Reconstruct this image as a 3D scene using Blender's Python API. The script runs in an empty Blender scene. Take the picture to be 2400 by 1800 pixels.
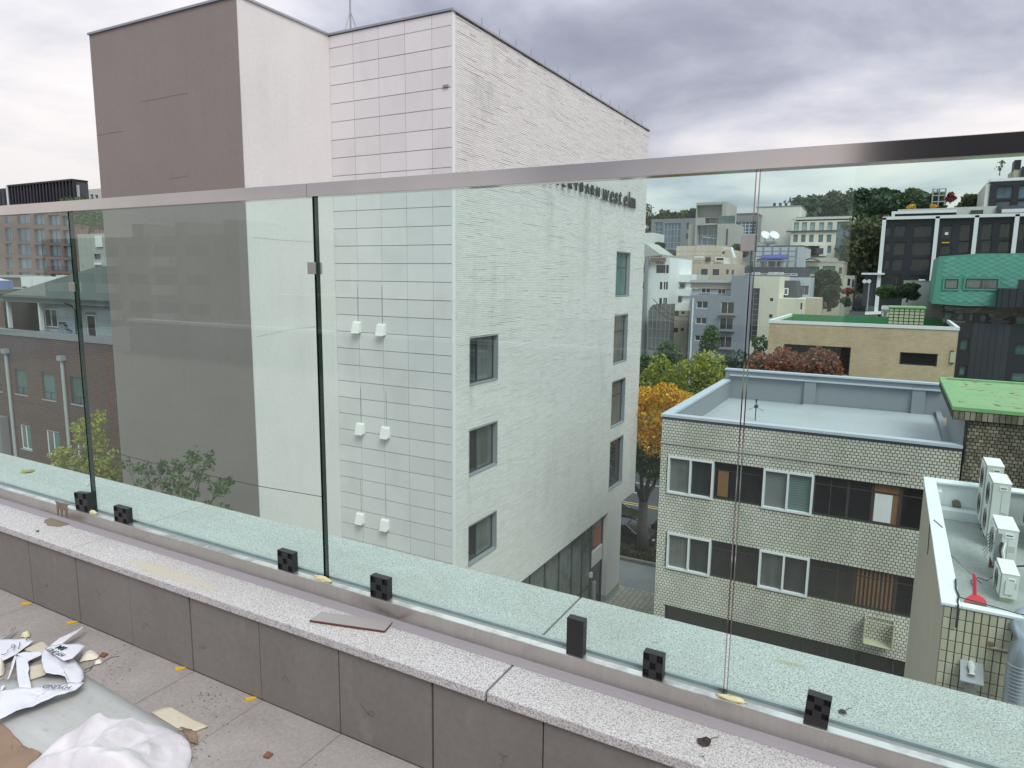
import bpy, math, random
from mathutils import Vector, Matrix, noise
random.seed(7)
PI = math.pi
S = bpy.context.scene
COL = S.collection

# ------------------------------------------------------------------ camera
FPX, CX, CY = 1621.68, 1200.0, 900.0
RX = Vector((0.87648657, -0.08361413, 0.47410965))     # world axes seen from the camera
RY = Vector((0.48127881, 0.12780626, -0.86720024))
RZ = Vector((0.01191601, 0.9882683, 0.15226218))
cd = bpy.data.cameras.new('camera'); cam = bpy.data.objects.new('camera', cd); COL.objects.link(cam)
cam.matrix_world = Matrix((RX, RY, RZ)).to_4x4()
cd.sensor_width = 36; cd.lens = 36 * FPX / 2400; cd.clip_start = 0.05; cd.clip_end = 3000
S.camera = cam

def at(px, py, axis, val):
    """point of the world where the sight line of photo pixel (px, py) meets a plane"""
    r = Vector(((px - CX) / FPX, -(py - CY) / FPX, -1))
    d = Vector((RX.dot(r), RY.dot(r), RZ.dot(r)))
    i = 'xyz'.index(axis)
    return d * (val / d[i])

# ------------------------------------------------------------------ world, sun, exposure
SUN_EL, SUN_ROT = math.radians(52), math.radians(133)
W = bpy.data.worlds.new('World'); S.world = W; W.use_nodes = True
nt = W.node_tree; nt.nodes.clear(); N = nt.nodes.new; L = nt.links.new
sky = N('ShaderNodeTexSky'); sky.sky_type = 'NISHITA'; sky.sun_disc = False
sky.sun_elevation = SUN_EL; sky.sun_rotation = SUN_ROT
tc = N('ShaderNodeTexCoord'); sep = N('ShaderNodeSeparateXYZ'); L(tc.outputs['Generated'], sep.inputs[0])
def wm(op, a, b=None, clamp=False):
    n = N('ShaderNodeMath'); n.operation = op; n.use_clamp = clamp
    for i, v in enumerate((a, b)):
        if v is None: continue
        if isinstance(v, (int, float)): n.inputs[i].default_value = v
        else: L(v, n.inputs[i])
    return n.outputs[0]
zz = wm('ADD', wm('MAXIMUM', sep.outputs[2], 0.0), 0.16)
comb = N('ShaderNodeCombineXYZ'); L(wm('DIVIDE', sep.outputs[0], zz), comb.inputs[0]); L(wm('DIVIDE', sep.outputs[1], zz), comb.inputs[1])
def wnoise(scale, detail, rough, off, dist=0.0):
    mp = N('ShaderNodeMapping'); mp.inputs['Location'].default_value = off; L(comb.outputs[0], mp.inputs[0])
    n = N('ShaderNodeTexNoise'); n.inputs['Scale'].default_value = scale; n.inputs['Detail'].default_value = detail
    n.inputs['Roughness'].default_value = rough; n.inputs['Distortion'].default_value = dist; L(mp.outputs[0], n.inputs[0])
    return n.outputs[0]
big = wnoise(0.38, 3, 0.5, (9.99, 13.8, -19.28)); med = wnoise(1.0, 9, 0.55, (11.51, -5.35, 3.14), 0.25)
f = wm('SUBTRACT', wm('ADD', wm('MULTIPLY', big, 1.5), wm('MULTIPLY', med, 1.3)), 0.75)
hor = wm('MULTIPLY', wm('SUBTRACT', 0.265, sep.outputs[2]), 1.35)
f = wm('ADD', f, wm('MAXIMUM', hor, -0.05))
ramp = N('ShaderNodeValToRGB'); L(f, ramp.inputs[0])
cr = ramp.color_ramp; cr.interpolation = 'B_SPLINE'
cr.elements[0].position = 0.30; cr.elements[0].color = (0.18, 0.187, 0.232, 1)
cr.elements[1].position = 0.98; cr.elements[1].color = (0.72, 0.675, 0.665, 1)
for p, c in ((0.45, (0.235, 0.243, 0.30)), (0.58, (0.33, 0.34, 0.395)), (0.72, (0.46, 0.46, 0.51)), (0.84, (0.60, 0.58, 0.595))):
    e = cr.elements.new(p); e.color = (*c, 1)
sc = N('ShaderNodeVectorMath'); sc.operation = 'SCALE'; L(ramp.outputs[0], sc.inputs[0]); L(wm('MULTIPLY', wm('ADD', wm('MULTIPLY', wm('MAXIMUM', sep.outputs[2], 0.0), 1.3), 0.76), 10.0), sc.inputs['Scale'])
mx = N('ShaderNodeMix'); mx.data_type = 'RGBA'; mx.inputs[0].default_value = 0.93
L(sky.outputs[0], mx.inputs[6]); L(sc.outputs[0], mx.inputs[7])
bg = N('ShaderNodeBackground'); bg.inputs[1].default_value = 0.10; L(mx.outputs[2], bg.inputs[0])
wo = N('ShaderNodeOutputWorld'); L(bg.outputs[0], wo.inputs[0])
sl = bpy.data.lights.new('sun', 'SUN'); sl.energy = 1.5; sl.angle = math.radians(30); sl.color = (1, 0.97, 0.94)
sun = bpy.data.objects.new('sun', sl); COL.objects.link(sun)
sdir = Vector((math.sin(SUN_ROT) * math.cos(SUN_EL), math.cos(SUN_ROT) * math.cos(SUN_EL), math.sin(SUN_EL)))
sun.rotation_euler = sdir.to_track_quat('Z', 'Y').to_euler()
vs = S.view_settings; vs.view_transform = 'Standard'; vs.look = 'None'; vs.exposure = 0.55; vs.gamma = 1; vs.use_curve_mapping = False
S.cycles.max_bounces = 8; S.cycles.transparent_max_bounces = 16; S.cycles.caustics_reflective = False; S.cycles.caustics_refractive = False

# ------------------------------------------------------------------ materials
def lin(r, g, b):
    f = lambda v: v / 255 / 12.92 if v / 255 <= 0.04045 else ((v / 255 + 0.055) / 1.055) ** 2.4
    return (f(r), f(g), f(b))
M = {}
class MN:
    def __init__(s, name):
        s.m = bpy.data.materials.new(name); s.m.use_nodes = True; s.t = s.m.node_tree; s.t.nodes.clear()
        s.out = s.n('ShaderNodeOutputMaterial'); s.b = s.n('ShaderNodeBsdfPrincipled'); s.l(s.b.outputs[0], s.out.inputs[0])
        s.geo = s.n('ShaderNodeNewGeometry'); M[name] = s.m
    def n(s, t): return s.t.nodes.new(t)
    def l(s, a, b): s.t.links.new(a, b)
    def math(s, op, a, b=None, clamp=False):
        n = s.n('ShaderNodeMath'); n.operation = op; n.use_clamp = clamp
        for i, v in enumerate((a, b)):
            if v is None: continue
            if isinstance(v, (int, float)): n.inputs[i].default_value = v
            else: s.l(v, n.inputs[i])
        return n.outputs[0]
    def noise(s, scale, detail=4, rough=0.55, stretch=(1, 1, 1), off=(0, 0, 0), dist=0):
        mp = s.n('ShaderNodeMapping'); mp.inputs['Scale'].default_value = stretch; mp.inputs['Location'].default_value = off
        s.l(s.geo.outputs['Position'], mp.inputs[0])
        t = s.n('ShaderNodeTexNoise'); t.inputs['Scale'].default_value = scale; t.inputs['Detail'].default_value = detail
        t.inputs['Roughness'].default_value = rough; t.inputs['Distortion'].default_value = dist; s.l(mp.outputs[0], t.inputs[0])
        return t.outputs[0]
    def ramp(s, fac, stops):
        r = s.n('ShaderNodeValToRGB'); s.l(fac, r.inputs[0]); e = r.color_ramp.elements
        while len(e) < len(stops): e.new(0.5)
        for el, (p, c) in zip(e, stops):
            el.position = p; el.color = (*c, 1) if len(c) == 3 else c
        return r.outputs[0]
    def mix(s, fac, a, b, mode='MIX'):
        n = s.n('ShaderNodeMix'); n.data_type = 'RGBA'; n.blend_type = mode
        for i, v in ((0, fac), (6, a), (7, b)):
            if isinstance(v, (int, float)): n.inputs[i].default_value = v
            elif isinstance(v, tuple): n.inputs[i].default_value = (*v, 1)
            else: s.l(v, n.inputs[i])
        return n.outputs[2]
    def bump(s, h, strength=0.3, dist=0.01):
        b = s.n('ShaderNodeBump'); b.inputs['Strength'].default_value = strength; b.inputs['Distance'].default_value = dist
        s.l(h, b.inputs['Height']); s.l(b.outputs[0], s.b.inputs['Normal'])
    def setc(s, c):
        if isinstance(c, tuple): s.b.inputs['Base Color'].default_value = (*c, 1)
        else: s.l(c, s.b.inputs['Base Color'])
    def set(s, rough=0.6, metal=0.0, spec=None):
        s.b.inputs['Roughness'].default_value = rough; s.b.inputs['Metallic'].default_value = metal
        if spec is not None: s.b.inputs['Specular IOR Level'].default_value = spec

def plain(name, c, rough=0.7, metal=0.0, var=0.12, scale=1.5, spec=None, fine=True, streak=0.0, bump=0.0):
    """painted or rendered surface with soft wear; streak adds vertical run-off stains"""
    m = MN(name); n1 = m.noise(scale, 5, 0.6); g = lambda k: tuple(min(1, v * k) for v in c)
    col = m.ramp(n1, [(0.3, g(1 - var)), (0.7, g(1 + var * 0.5))])
    if fine:
        n2 = m.noise(scale * 22, 3, 0.7)
        col = m.mix(0.5, col, m.ramp(n2, [(0.35, g(1 - var * 0.8)), (0.65, g(1 + var * 0.6))]))
    if streak:
        n3 = m.noise(1.6, 6, 0.65, (1.4, 1.4, 0.10)); n4 = m.noise(0.35, 4, 0.6, off=(9, 3, 1))
        fac = m.math('MULTIPLY', m.ramp(n3, [(0.48, (0, 0, 0)), (0.72, (1, 1, 1))]), m.ramp(n4, [(0.42, (0, 0, 0)), (0.62, (1, 1, 1))]))
        col = m.mix(m.math('MULTIPLY', fac, streak), col, tuple(v * 0.35 for v in c))
    m.setc(col); m.set(rough, metal, spec)
    if bump: m.bump(m.noise(scale * 30, 4, 0.6), bump, 0.004)
    return m.m

plain('brown_render', (0.275, 0.236, 0.218), 0.9, var=0.10, scale=0.4, streak=0.10, bump=0.3)
plain('white_stucco', (0.75, 0.725, 0.71), 0.85, var=0.09, scale=0.45, streak=0.12, bump=0.3)
plain('joint_grey', (0.16, 0.155, 0.16), 0.9)
plain('panel_joint', (0.40, 0.385, 0.385), 0.9)
plain('roof_metal', (0.42, 0.43, 0.46), 0.4, 0.7)
plain('frame_dark', (0.055, 0.06, 0.07), 0.4, var=0.1)
plain('frame_grey', (0.42, 0.44, 0.47), 0.4, 0.3)
plain('frame_white', (0.78, 0.80, 0.82), 0.45, var=0.05)
plain('vent_white', (0.82, 0.81, 0.78), 0.5, var=0.04)
plain('letter_black', (0.03, 0.03, 0.032), 0.5)
plain('concrete', (0.42, 0.42, 0.39), 0.9, var=0.15, scale=0.5, streak=0.4)
plain('dark_clad', (0.03, 0.034, 0.045), 0.45, var=0.2, scale=0.4)
plain('black_clad', (0.018, 0.019, 0.026), 0.5, var=0.25, scale=0.3, fine=False)
plain('white_paint', (0.76, 0.78, 0.78), 0.6, var=0.08, streak=0.35)
plain('white_trim', (0.8, 0.8, 0.82), 0.6, var=0.05)
plain('cream_wall', (0.70, 0.67, 0.55), 0.85, var=0.08, streak=0.25)
plain('beige_stone', (0.55, 0.47, 0.39), 0.85, var=0.1, streak=0.25)
plain('tan_wall', (0.52, 0.46, 0.36), 0.85, var=0.1, streak=0.3)
plain('pink_brown', (0.22, 0.125, 0.105), 0.85, var=0.12, streak=0.3)
plain('pale_stone', (0.64, 0.63, 0.59), 0.85, var=0.06, streak=0.35)
plain('grey_blue', (0.25, 0.28, 0.33), 0.8, var=0.08, streak=0.3)
plain('mid_grey', (0.23, 0.24, 0.26), 0.7, var=0.1, streak=0.2)
plain('light_panel', (0.46, 0.50, 0.54), 0.6, var=0.06)
plain('slate', (0.07, 0.075, 0.09), 0.7, var=0.2)
plain('green_roof', (0.05, 0.22, 0.09), 0.7, var=0.2)
plain('lime_paint', (0.22, 0.40, 0.18), 0.7, var=0.15)
plain('grey_roof', (0.43, 0.46, 0.475), 0.5, var=0.16, scale=0.5)
plain('grey_parapet', (0.27, 0.29, 0.315), 0.6, var=0.06, scale=0.4)
plain('parapet_top', (0.50, 0.55, 0.62), 0.5, var=0.05)
plain('small_roof', (0.33, 0.355, 0.34), 0.5, var=0.38, scale=1.0)
plain('white_coping', (0.80, 0.84, 0.84), 0.5, var=0.08, scale=2)
plain('ac_body', (0.66, 0.68, 0.64), 0.5, var=0.06, streak=0.2)
plain('ac_dark', (0.05, 0.05, 0.05), 0.7)
plain('steel_grey', (0.30, 0.31, 0.33), 0.5, 0.5)
plain('rust_brown', (0.13, 0.07, 0.045), 0.9, var=0.3, scale=8)
plain('red_plastic', (0.62, 0.035, 0.06), 0.4, var=0.08)
plain('blue_plastic', (0.06, 0.14, 0.40), 0.5)
plain('awning_blue', (0.07, 0.09, 0.33), 0.7)
plain('asphalt', (0.060, 0.060, 0.067), 0.9, var=0.2, scale=0.6)
plain('road_white', (0.6, 0.6, 0.6), 0.8, var=0.2, scale=3)
plain('road_yellow', (0.55, 0.42, 0.12), 0.8, var=0.15, scale=3)
plain('kerb_stone', (0.30, 0.29, 0.27), 0.9, var=0.2, scale=3)
plain('pavement_dark', (0.27, 0.28, 0.28), 0.85, var=0.25, scale=0.8)
plain('ground_earth', (0.10, 0.10, 0.07), 0.95, var=0.4, scale=0.15)
plain('bark', (0.13, 0.12, 0.105), 0.95, var=0.3, scale=4)
plain('rubber', (0.02, 0.02, 0.02), 0.8)
plain('car_black', (0.012, 0.013, 0.018), 0.15, 0.0, var=0.02, spec=0.8)
plain('headlight', (0.5, 0.52, 0.55), 0.1, 0.5)
plain('roof_green_grey', (0.055, 0.072, 0.062), 0.75, var=0.12, scale=0.8)
plain('siding_grey', (0.42, 0.48, 0.50), 0.7, var=0.06)
plain('dark_wall', (0.07, 0.055, 0.05), 0.9, var=0.3, scale=2)
plain('pvc_pipe', (0.40, 0.42, 0.42), 0.5, var=0.08)
plain('tile_base', (0.05, 0.045, 0.03), 0.95, var=0.3)
plain('cream_paint', (0.52, 0.52, 0.36), 0.6, var=0.05)
plain('foam_yellow', (0.78, 0.72, 0.42), 0.8, var=0.12, scale=30, bump=0.6)
plain('black_plastic', (0.018, 0.018, 0.02), 0.45, var=0.15, scale=20)
plain('black_pit', (0.006, 0.006, 0.007), 0.7)
plain('tile_grey_face', (0.36, 0.33, 0.32), 0.6, var=0.1, scale=6)
plain('tile_red_edge', (0.13, 0.045, 0.03), 0.85, var=0.25, scale=30)
plain('chip_brown', (0.22, 0.09, 0.06), 0.8, var=0.2, scale=30)
plain('wedge_yellow', (0.80, 0.48, 0.02), 0.5, var=0.1, scale=20)
plain('paper_white', (0.70, 0.71, 0.76), 0.75, var=0.05, scale=6, bump=0.1)
m_ = plain('sack_white', (0.80, 0.775, 0.80), 0.7, var=0.05, scale=5, bump=0.0)
m = MN('sack_white'); n1 = m.noise(14, 8, 0.7, dist=0.3); n2 = m.noise(3, 4, 0.6); m.setc(m.ramp(n2, [(0.3, (0.58, 0.555, 0.57)), (0.65, (0.74, 0.715, 0.73))])); m.set(0.65); m.bump(n1, 0.4, 0.012)
plain('cardboard', (0.28, 0.19, 0.13), 0.9, var=0.15, scale=8, bump=0.4)
plain('board_cream', (0.58, 0.53, 0.40), 0.85, var=0.12, scale=9)
plain('styrofoam', (0.80, 0.74, 0.62), 0.85, var=0.08, scale=14, bump=0.4)
plain('print_green', (0.012, 0.045, 0.045), 0.7)
plain('ink', (0.03, 0.03, 0.035), 0.7)
plain('leaf_dry', (0.05, 0.035, 0.03), 0.9, var=0.3, scale=40)
plain('leaf_yellow', (0.35, 0.33, 0.07), 0.8)
plain('cement', (0.23, 0.19, 0.14), 0.9, var=0.25, scale=20)
plain('silver_duct', (0.40, 0.45, 0.52), 0.35, 0.7, var=0.15, scale=4)
plain('teal_joint', (0.10, 0.30, 0.235), 0.7)
plain('rust_spot', (0.24, 0.12, 0.05), 0.9)
plain('red_reflection_paint', (0.40, 0.11, 0.06), 0.5)  # flat colour for the reflection painted on the shop window
plain('interior_wood', (0.24, 0.12, 0.05), 0.7, var=0.3, scale=3)
plain('blind_green', (0.10, 0.22, 0.20), 0.6)
plain('blind_grey', (0.22, 0.24, 0.24), 0.6)
plain('curtain_brown', (0.045, 0.036, 0.03), 0.8)
plain('sealant', (0.32, 0.30, 0.31), 0.5, var=0.08, scale=5)

# painted long bricks: white, with damp dirt in streaks and per-brick shade
m = MN('white_brick'); oi = m.n('ShaderNodeObjectInfo')
rnd = m.math('FRACT', m.math('ADD', oi.outputs['Random'], m.geo.outputs['Random Per Island']))
c1 = m.ramp(rnd, [(0.0, (0.70, 0.685, 0.665)), (0.5, (0.755, 0.735, 0.72)), (1.0, (0.79, 0.77, 0.755))])
n1 = m.noise(0.22, 5, 0.6, off=(3, 5, 1)); n2 = m.noise(1.0, 7, 0.7, (1, 1, 0.16), off=(1, 2, 3)); n3 = m.noise(9, 4, 0.7, (1, 0.5, 2.5))
d = m.math('MULTIPLY', m.ramp(n2, [(0.48, (0, 0, 0)), (0.75, (1, 1, 1))]), m.ramp(n1, [(0.38, (0.1,) * 3), (0.62, (1, 1, 1))]))
col = m.mix(m.math('MULTIPLY', d, 0.42), c1, (0.40, 0.40, 0.35))
col = m.mix(m.math('MULTIPLY', m.ramp(n3, [(0.56, (0, 0, 0)), (0.70, (1, 1, 1))]), 0.10), col, (0.36, 0.36, 0.32))
def streak(m, y, w, z1, z0):
    sp = m.n('ShaderNodeSeparateXYZ'); m.l(m.geo.outputs['Position'], sp.inputs[0])
    a = m.math('SUBTRACT', 1.0, m.math('DIVIDE', m.math('ABSOLUTE', m.math('SUBTRACT', sp.outputs[1], y)), w), True)
    t_ = m.math('DIVIDE', m.math('SUBTRACT', sp.outputs[2], z0), z1 - z0, True); top_ = m.math('LESS_THAN', sp.outputs[2], z1)
    return m.math('MULTIPLY', m.math('MULTIPLY', a, t_), top_)
acc = None
for q in ((21.25, .22, -3.95, -5.7), (21.2, .28, -7.4, -9.3), (31.6, .5, 3.85, -1.5), (33.4, .35, 3.85, 0.5), (27.5, .6, 3.6, 1.0), (36.3, .4, -1.0, -2.0), (36.2, .35, -4.7, -5.7), (22.0, 1.2, 6.9, 4.6)):
    k_ = streak(m, *q); acc = k_ if acc is None else m.math('MAXIMUM', acc, k_)
ns_ = m.noise(2.2, 7, 0.75, (1, 1.6, 0.35), off=(7, 7, 7))
col = m.mix(m.math('MULTIPLY', m.math('MULTIPLY', acc, m.ramp(ns_, [(0.38, (0, 0, 0)), (0.62, (1, 1, 1))])), 0.6), col, (0.30, 0.31, 0.26))
m.setc(col); m.set(0.75)
m = MN('brick_joint'); nj = m.noise(1.4, 8, 0.8, (1, 0.5, 6), off=(4, 4, 4))
m.setc(m.ramp(nj, [(0.40, (0.66, 0.65, 0.62)), (0.52, (0.46, 0.45, 0.42)), (0.62, (0.18, 0.18, 0.15))])); m.set(0.9)

# metal wall panels, off white
m = MN('panel_white'); oi = m.n('ShaderNodeObjectInfo')
c1 = m.ramp(oi.outputs['Random'], [(0.0, (0.71, 0.685, 0.685)), (1.0, (0.77, 0.742, 0.742))])
n1 = m.noise(0.8, 5, 0.6, (1, 1, 0.5)); col = m.mix(m.ramp(n1, [(0.50, (0, 0, 0)), (0.8, (0.30,) * 3)]), c1, (0.45, 0.44, 0.43))
m.setc(col); m.set(0.45, 0, 0.4)

def tilemat(name, ca, cb, dirt, dirtfac, rough=0.45, s1=0.5, stretch=0.35):
    m = MN(name); oi = m.n('ShaderNodeObjectInfo')
    rnd = m.math('FRACT', m.math('ADD', oi.outputs['Random'], m.geo.outputs['Random Per Island']))
    c1 = m.ramp(rnd, [(0.0, ca), (1.0, cb)])
    n1 = m.noise(s1, 6, 0.7, (1, 1, stretch)); n2 = m.noise(s1 * 12, 4, 0.7)
    fac = m.math('ADD', m.math('MULTIPLY', m.ramp(n1, [(0.40, (0, 0, 0)), (0.66, (1, 1, 1))]), dirtfac), m.math('MULTIPLY', m.ramp(n2, [(0.5, (0, 0, 0)), (0.7, (1, 1, 1))]), dirtfac * 0.35), True)
    m.setc(m.mix(fac, c1, dirt)); m.set(rough)
tilemat('cream_tile', (0.68, 0.65, 0.58), (0.80, 0.77, 0.70), (0.34, 0.32, 0.22), 0.45)
tilemat('stained_tile', (0.17, 0.145, 0.105), (0.38, 0.34, 0.26), (0.06, 0.052, 0.035), 0.85, s1=0.9)
tilemat('big_cream_tile', (0.50, 0.47, 0.34), (0.62, 0.59, 0.46), (0.34, 0.29, 0.14), 0.35, s1=1.6)
tilemat('brown_small_tile', (0.085, 0.05, 0.038), (0.17, 0.10, 0.075), (0.06, 0.045, 0.04), 0.5)
tilemat('teal_shingle', (0.115, 0.34, 0.27), (0.135, 0.38, 0.305), (0.10, 0.30, 0.25), 0.3)
tilemat('clad_seam', (0.028, 0.032, 0.043), (0.045, 0.05, 0.062), (0.02, 0.022, 0.03), 0.4)
tilemat('stone_strip', (0.07, 0.055, 0.048), (0.22, 0.18, 0.16), (0.05, 0.04, 0.035), 0.3)

# wall and floor tiles of the terrace
m = MN('terrace_wall_tile'); n1 = m.noise(2.2, 7, 0.65); n2 = m.noise(40, 4, 0.7, (1, 1, 1)); n3 = m.noise(9, 5, 0.7, (1, 1, 0.4), off=(2, 2, 2)); oi = m.n('ShaderNodeObjectInfo')
c = m.ramp(n1, [(0.3, (0.165, 0.150, 0.136)), (0.7, (0.265, 0.242, 0.220))]); c = m.mix(0.35, c, m.ramp(n2, [(0.3, (0.155, 0.142, 0.13)), (0.7, (0.27, 0.247, 0.225))]))
c = m.mix(m.math('MULTIPLY', m.ramp(n3, [(0.60, (0, 0, 0)), (0.78, (1, 1, 1))]), 0.35), c, (0.42, 0.39, 0.365))
c = m.mix(m.math('MULTIPLY', oi.outputs['Random'], 0.25), c, (0.19, 0.172, 0.158)); m.setc(c); m.set(0.55)
m = MN('terrace_floor_tile'); n1 = m.noise(3.0, 8, 0.7); n2 = m.noise(70, 4, 0.8); n3 = m.noise(14, 6, 0.8, off=(5, 1, 0), dist=0.6); n4 = m.noise(1.6, 5, 0.6, off=(8, 8, 1))
c = m.ramp(n1, [(0.3, (0.24, 0.218, 0.198)), (0.7, (0.38, 0.35, 0.322))]); c = m.mix(0.4, c, m.ramp(n2, [(0.3, (0.20, 0.18, 0.165)), (0.7, (0.46, 0.43, 0.40))]))
c = m.mix(m.math('MULTIPLY', m.math('MULTIPLY', m.ramp(n3, [(0.56, (0, 0, 0)), (0.66, (1, 1, 1))]), m.ramp(n4, [(0.45, (0, 0, 0)), (0.6, (1, 1, 1))])), 0.5), c, (0.12, 0.10, 0.085))
m.setc(c); m.set(0.8); m.bump(n2, 0.25, 0.002)
m = MN('board_white'); n1 = m.noise(3, 7, 0.7, (0.5, 3, 1)); n2 = m.noise(22, 5, 0.8)
c = m.ramp(n1, [(0.3, (0.36, 0.37, 0.35)), (0.7, (0.50, 0.51, 0.49))]); c = m.mix(m.math('MULTIPLY', m.ramp(n2, [(0.55, (0, 0, 0)), (0.7, (1, 1, 1))]), 0.4), c, (0.22, 0.20, 0.17)); m.setc(c); m.set(0.7)

# flamed granite: light ground with dark and mid grains
m = MN('granite')
v = m.n('ShaderNodeTexVoronoi'); v.inputs['Scale'].default_value = 190; m.l(m.geo.outputs['Position'], v.inputs['Vector'])
n1 = m.noise(190, 5, 0.75); n2 = m.noise(3, 4, 0.6); n3 = m.noise(290, 2, 0.6, off=(3, 3, 3))
c = m.ramp(n1, [(0.36, (0.13, 0.125, 0.12)), (0.44, (0.34, 0.325, 0.315)), (0.51, (0.64, 0.62, 0.61)), (0.70, (0.80, 0.79, 0.78))])
c = m.mix(m.ramp(n3, [(0.60, (0, 0, 0)), (0.66, (0.75,) * 3)]), c, (0.10, 0.09, 0.09))
c = m.mix(m.ramp(n2, [(0.4, (0, 0, 0)), (0.75, (0.30,) * 3)]), c, (0.42, 0.38, 0.33))
# buff stain where slurry dried on the inner edge of the coping, and a small one outside the glass
def spot(m, cx, cy, rx, ry):
    mp = m.n('ShaderNodeMapping'); mp.vector_type = 'TEXTURE'; mp.inputs['Location'].default_value = (cx, cy, -1.262); mp.inputs['Scale'].default_value = (rx, ry, 0.06)
    m.l(m.geo.outputs['Position'], mp.inputs[0]); ln = m.n('ShaderNodeVectorMath'); ln.operation = 'LENGTH'; m.l(mp.outputs[0], ln.inputs[0])
    return m.ramp(m.math('ADD', ln.outputs['Value'], m.math('MULTIPLY', m.noise(9, 5, 0.7), 0.7)), [(0.75, (1, 1, 1)), (1.35, (0, 0, 0))])
dn_ = m.noise(1.3, 7, 0.7, off=(4, 2, 0)); c = m.mix(m.math('MULTIPLY', m.ramp(dn_, [(0.48, (0, 0, 0)), (0.70, (1, 1, 1))]), 0.30), c, (0.34, 0.31, 0.27))
oi = m.n('ShaderNodeObjectInfo'); c = m.mix(m.math('MULTIPLY', oi.outputs['Random'], 0.16), c, (0.40, 0.39, 0.38))
c = m.mix(m.math('MULTIPLY', spot(m, -2.62, 1.745, 0.52, 0.07), 0.7), c, (0.52, 0.46, 0.34))
pst = at(1850, 1555, 'z', -1.262)
c = m.mix(m.math('MULTIPLY', spot(m, pst.x, pst.y, 0.09, 0.03), 0.55), c, (0.38, 0.32, 0.16))
m.setc(c); m.set(0.8); m.bump(n1, 0.5, 0.0012)

# brushed stainless steel
m = MN('stainless'); n1 = m.noise(60, 4, 0.6, (1, 1, 0.02)); n2 = m.noise(4, 5, 0.6)
m.setc(m.mix(0.5, m.ramp(n1, [(0.3, (0.50, 0.475, 0.44)), (0.7, (0.60, 0.575, 0.54))]), m.ramp(n2, [(0.3, (0.48, 0.455, 0.42)), (0.7, (0.62, 0.60, 0.565))])))
m.set(0.30, 1.0); m.l(m.ramp(n2, [(0.3, (0.22,) * 3), (0.7, (0.40,) * 3)]), m.b.inputs['Roughness'])
m = MN('polished_steel'); n2 = m.noise(4, 5, 0.6); m.setc(m.ramp(n2, [(0.3, (0.62, 0.57, 0.525)), (0.7, (0.68, 0.63, 0.585))])); m.set(0.14, 1.0)
m = MN('bright_steel'); n2 = m.noise(6, 6, 0.7); m.setc(m.ramp(n2, [(0.35, (0.5, 0.48, 0.46)), (0.55, (0.86, 0.85, 0.83))])); m.set(0.42, 1.0)

def glassmat(name, tint, refl=2.0, edge=None):
    """architectural glass: tinted on the way through, mirror by Fresnel on the face the light enters"""
    m = MN(name); m.t.nodes.remove(m.b)
    tr = m.n('ShaderNodeBsdfTransparent'); tr.inputs[0].default_value = (*tint, 1)
    gl = m.n('ShaderNodeBsdfGlossy'); gl.inputs['Roughness'].default_value = 0.0; gl.inputs[0].default_value = (0.9, 1.0, 0.95, 1)
    fr = m.n('ShaderNodeFresnel'); fr.inputs[0].default_value = 1.5
    front = m.math('SUBTRACT', 1.0, m.geo.outputs['Backfacing'])
    fac = m.math('MULTIPLY', m.math('MULTIPLY', fr.outputs[0], refl), front, True)
    mx = m.n('ShaderNodeMixShader'); m.l(fac, mx.inputs[0]); m.l(tr.outputs[0], mx.inputs[1]); m.l(gl.outputs[0], mx.inputs[2])
    # film of dust and wiping marks
    df = m.n('ShaderNodeBsdfDiffuse'); df.inputs[0].default_value = (0.75, 0.8, 0.78, 1); m2 = m.n('ShaderNodeMixShader')
    dn = m.ramp(m.noise(1.7, 6, 0.65, (1, 1, 0.8), dist=1.2), [(0.45, (0.001,) * 3), (0.75, (0.014,) * 3)])
    m.l(dn, m2.inputs[0]); m.l(mx.outputs[0], m2.inputs[1]); m.l(df.outputs[0], m2.inputs[2]); m.l(m2.outputs[0], m.out.inputs[0])
    return m.m
glassmat('railing_glass', (0.91, 1.0, 0.968), 1.35)
glassmat('clear_window', (0.55, 0.62, 0.60), 2.0)
m = MN('glass_edge'); m.setc((0.004, 0.02, 0.014)); m.set(0.12)

def pane(name, a, b, rough=0.06, scale=0.35):
    """opaque dark glazing: what shows is a dim room and a mirror of the street"""
    m = MN(name); oi = m.n('ShaderNodeObjectInfo'); n1 = m.noise(scale, 5, 0.6); n2 = m.noise(scale * 4, 3, 0.5, (3, 3, 0.3), off=(2, 1, 0))
    f = m.math('ADD', m.math('MULTIPLY', n1, 0.7), m.math('MULTIPLY', m.math('ADD', n2, m.math('MULTIPLY', oi.outputs['Random'], 0.6)), 0.3))
    m.setc(m.ramp(f, [(0.35, a), (0.68, b)])); m.set(rough, 0, 0.8)
pane('pane_dark', (0.010, 0.012, 0.014), (0.045, 0.050, 0.052))
pane('pane_grey', (0.035, 0.045, 0.045), (0.17, 0.18, 0.17))
pane('pane_green', (0.02, 0.05, 0.05), (0.09, 0.20, 0.19))
pane('pane_blue', (0.03, 0.055, 0.09), (0.10, 0.17, 0.24))
pane('pane_sky', (0.18, 0.33, 0.38), (0.26, 0.42, 0.47))
pane('pane_black', (0.004, 0.004, 0.006), (0.020, 0.018, 0.018), 0.10)
pane('pane_shop', (0.035, 0.045, 0.043), (0.19, 0.22, 0.20), 0.05, 0.8)

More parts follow.
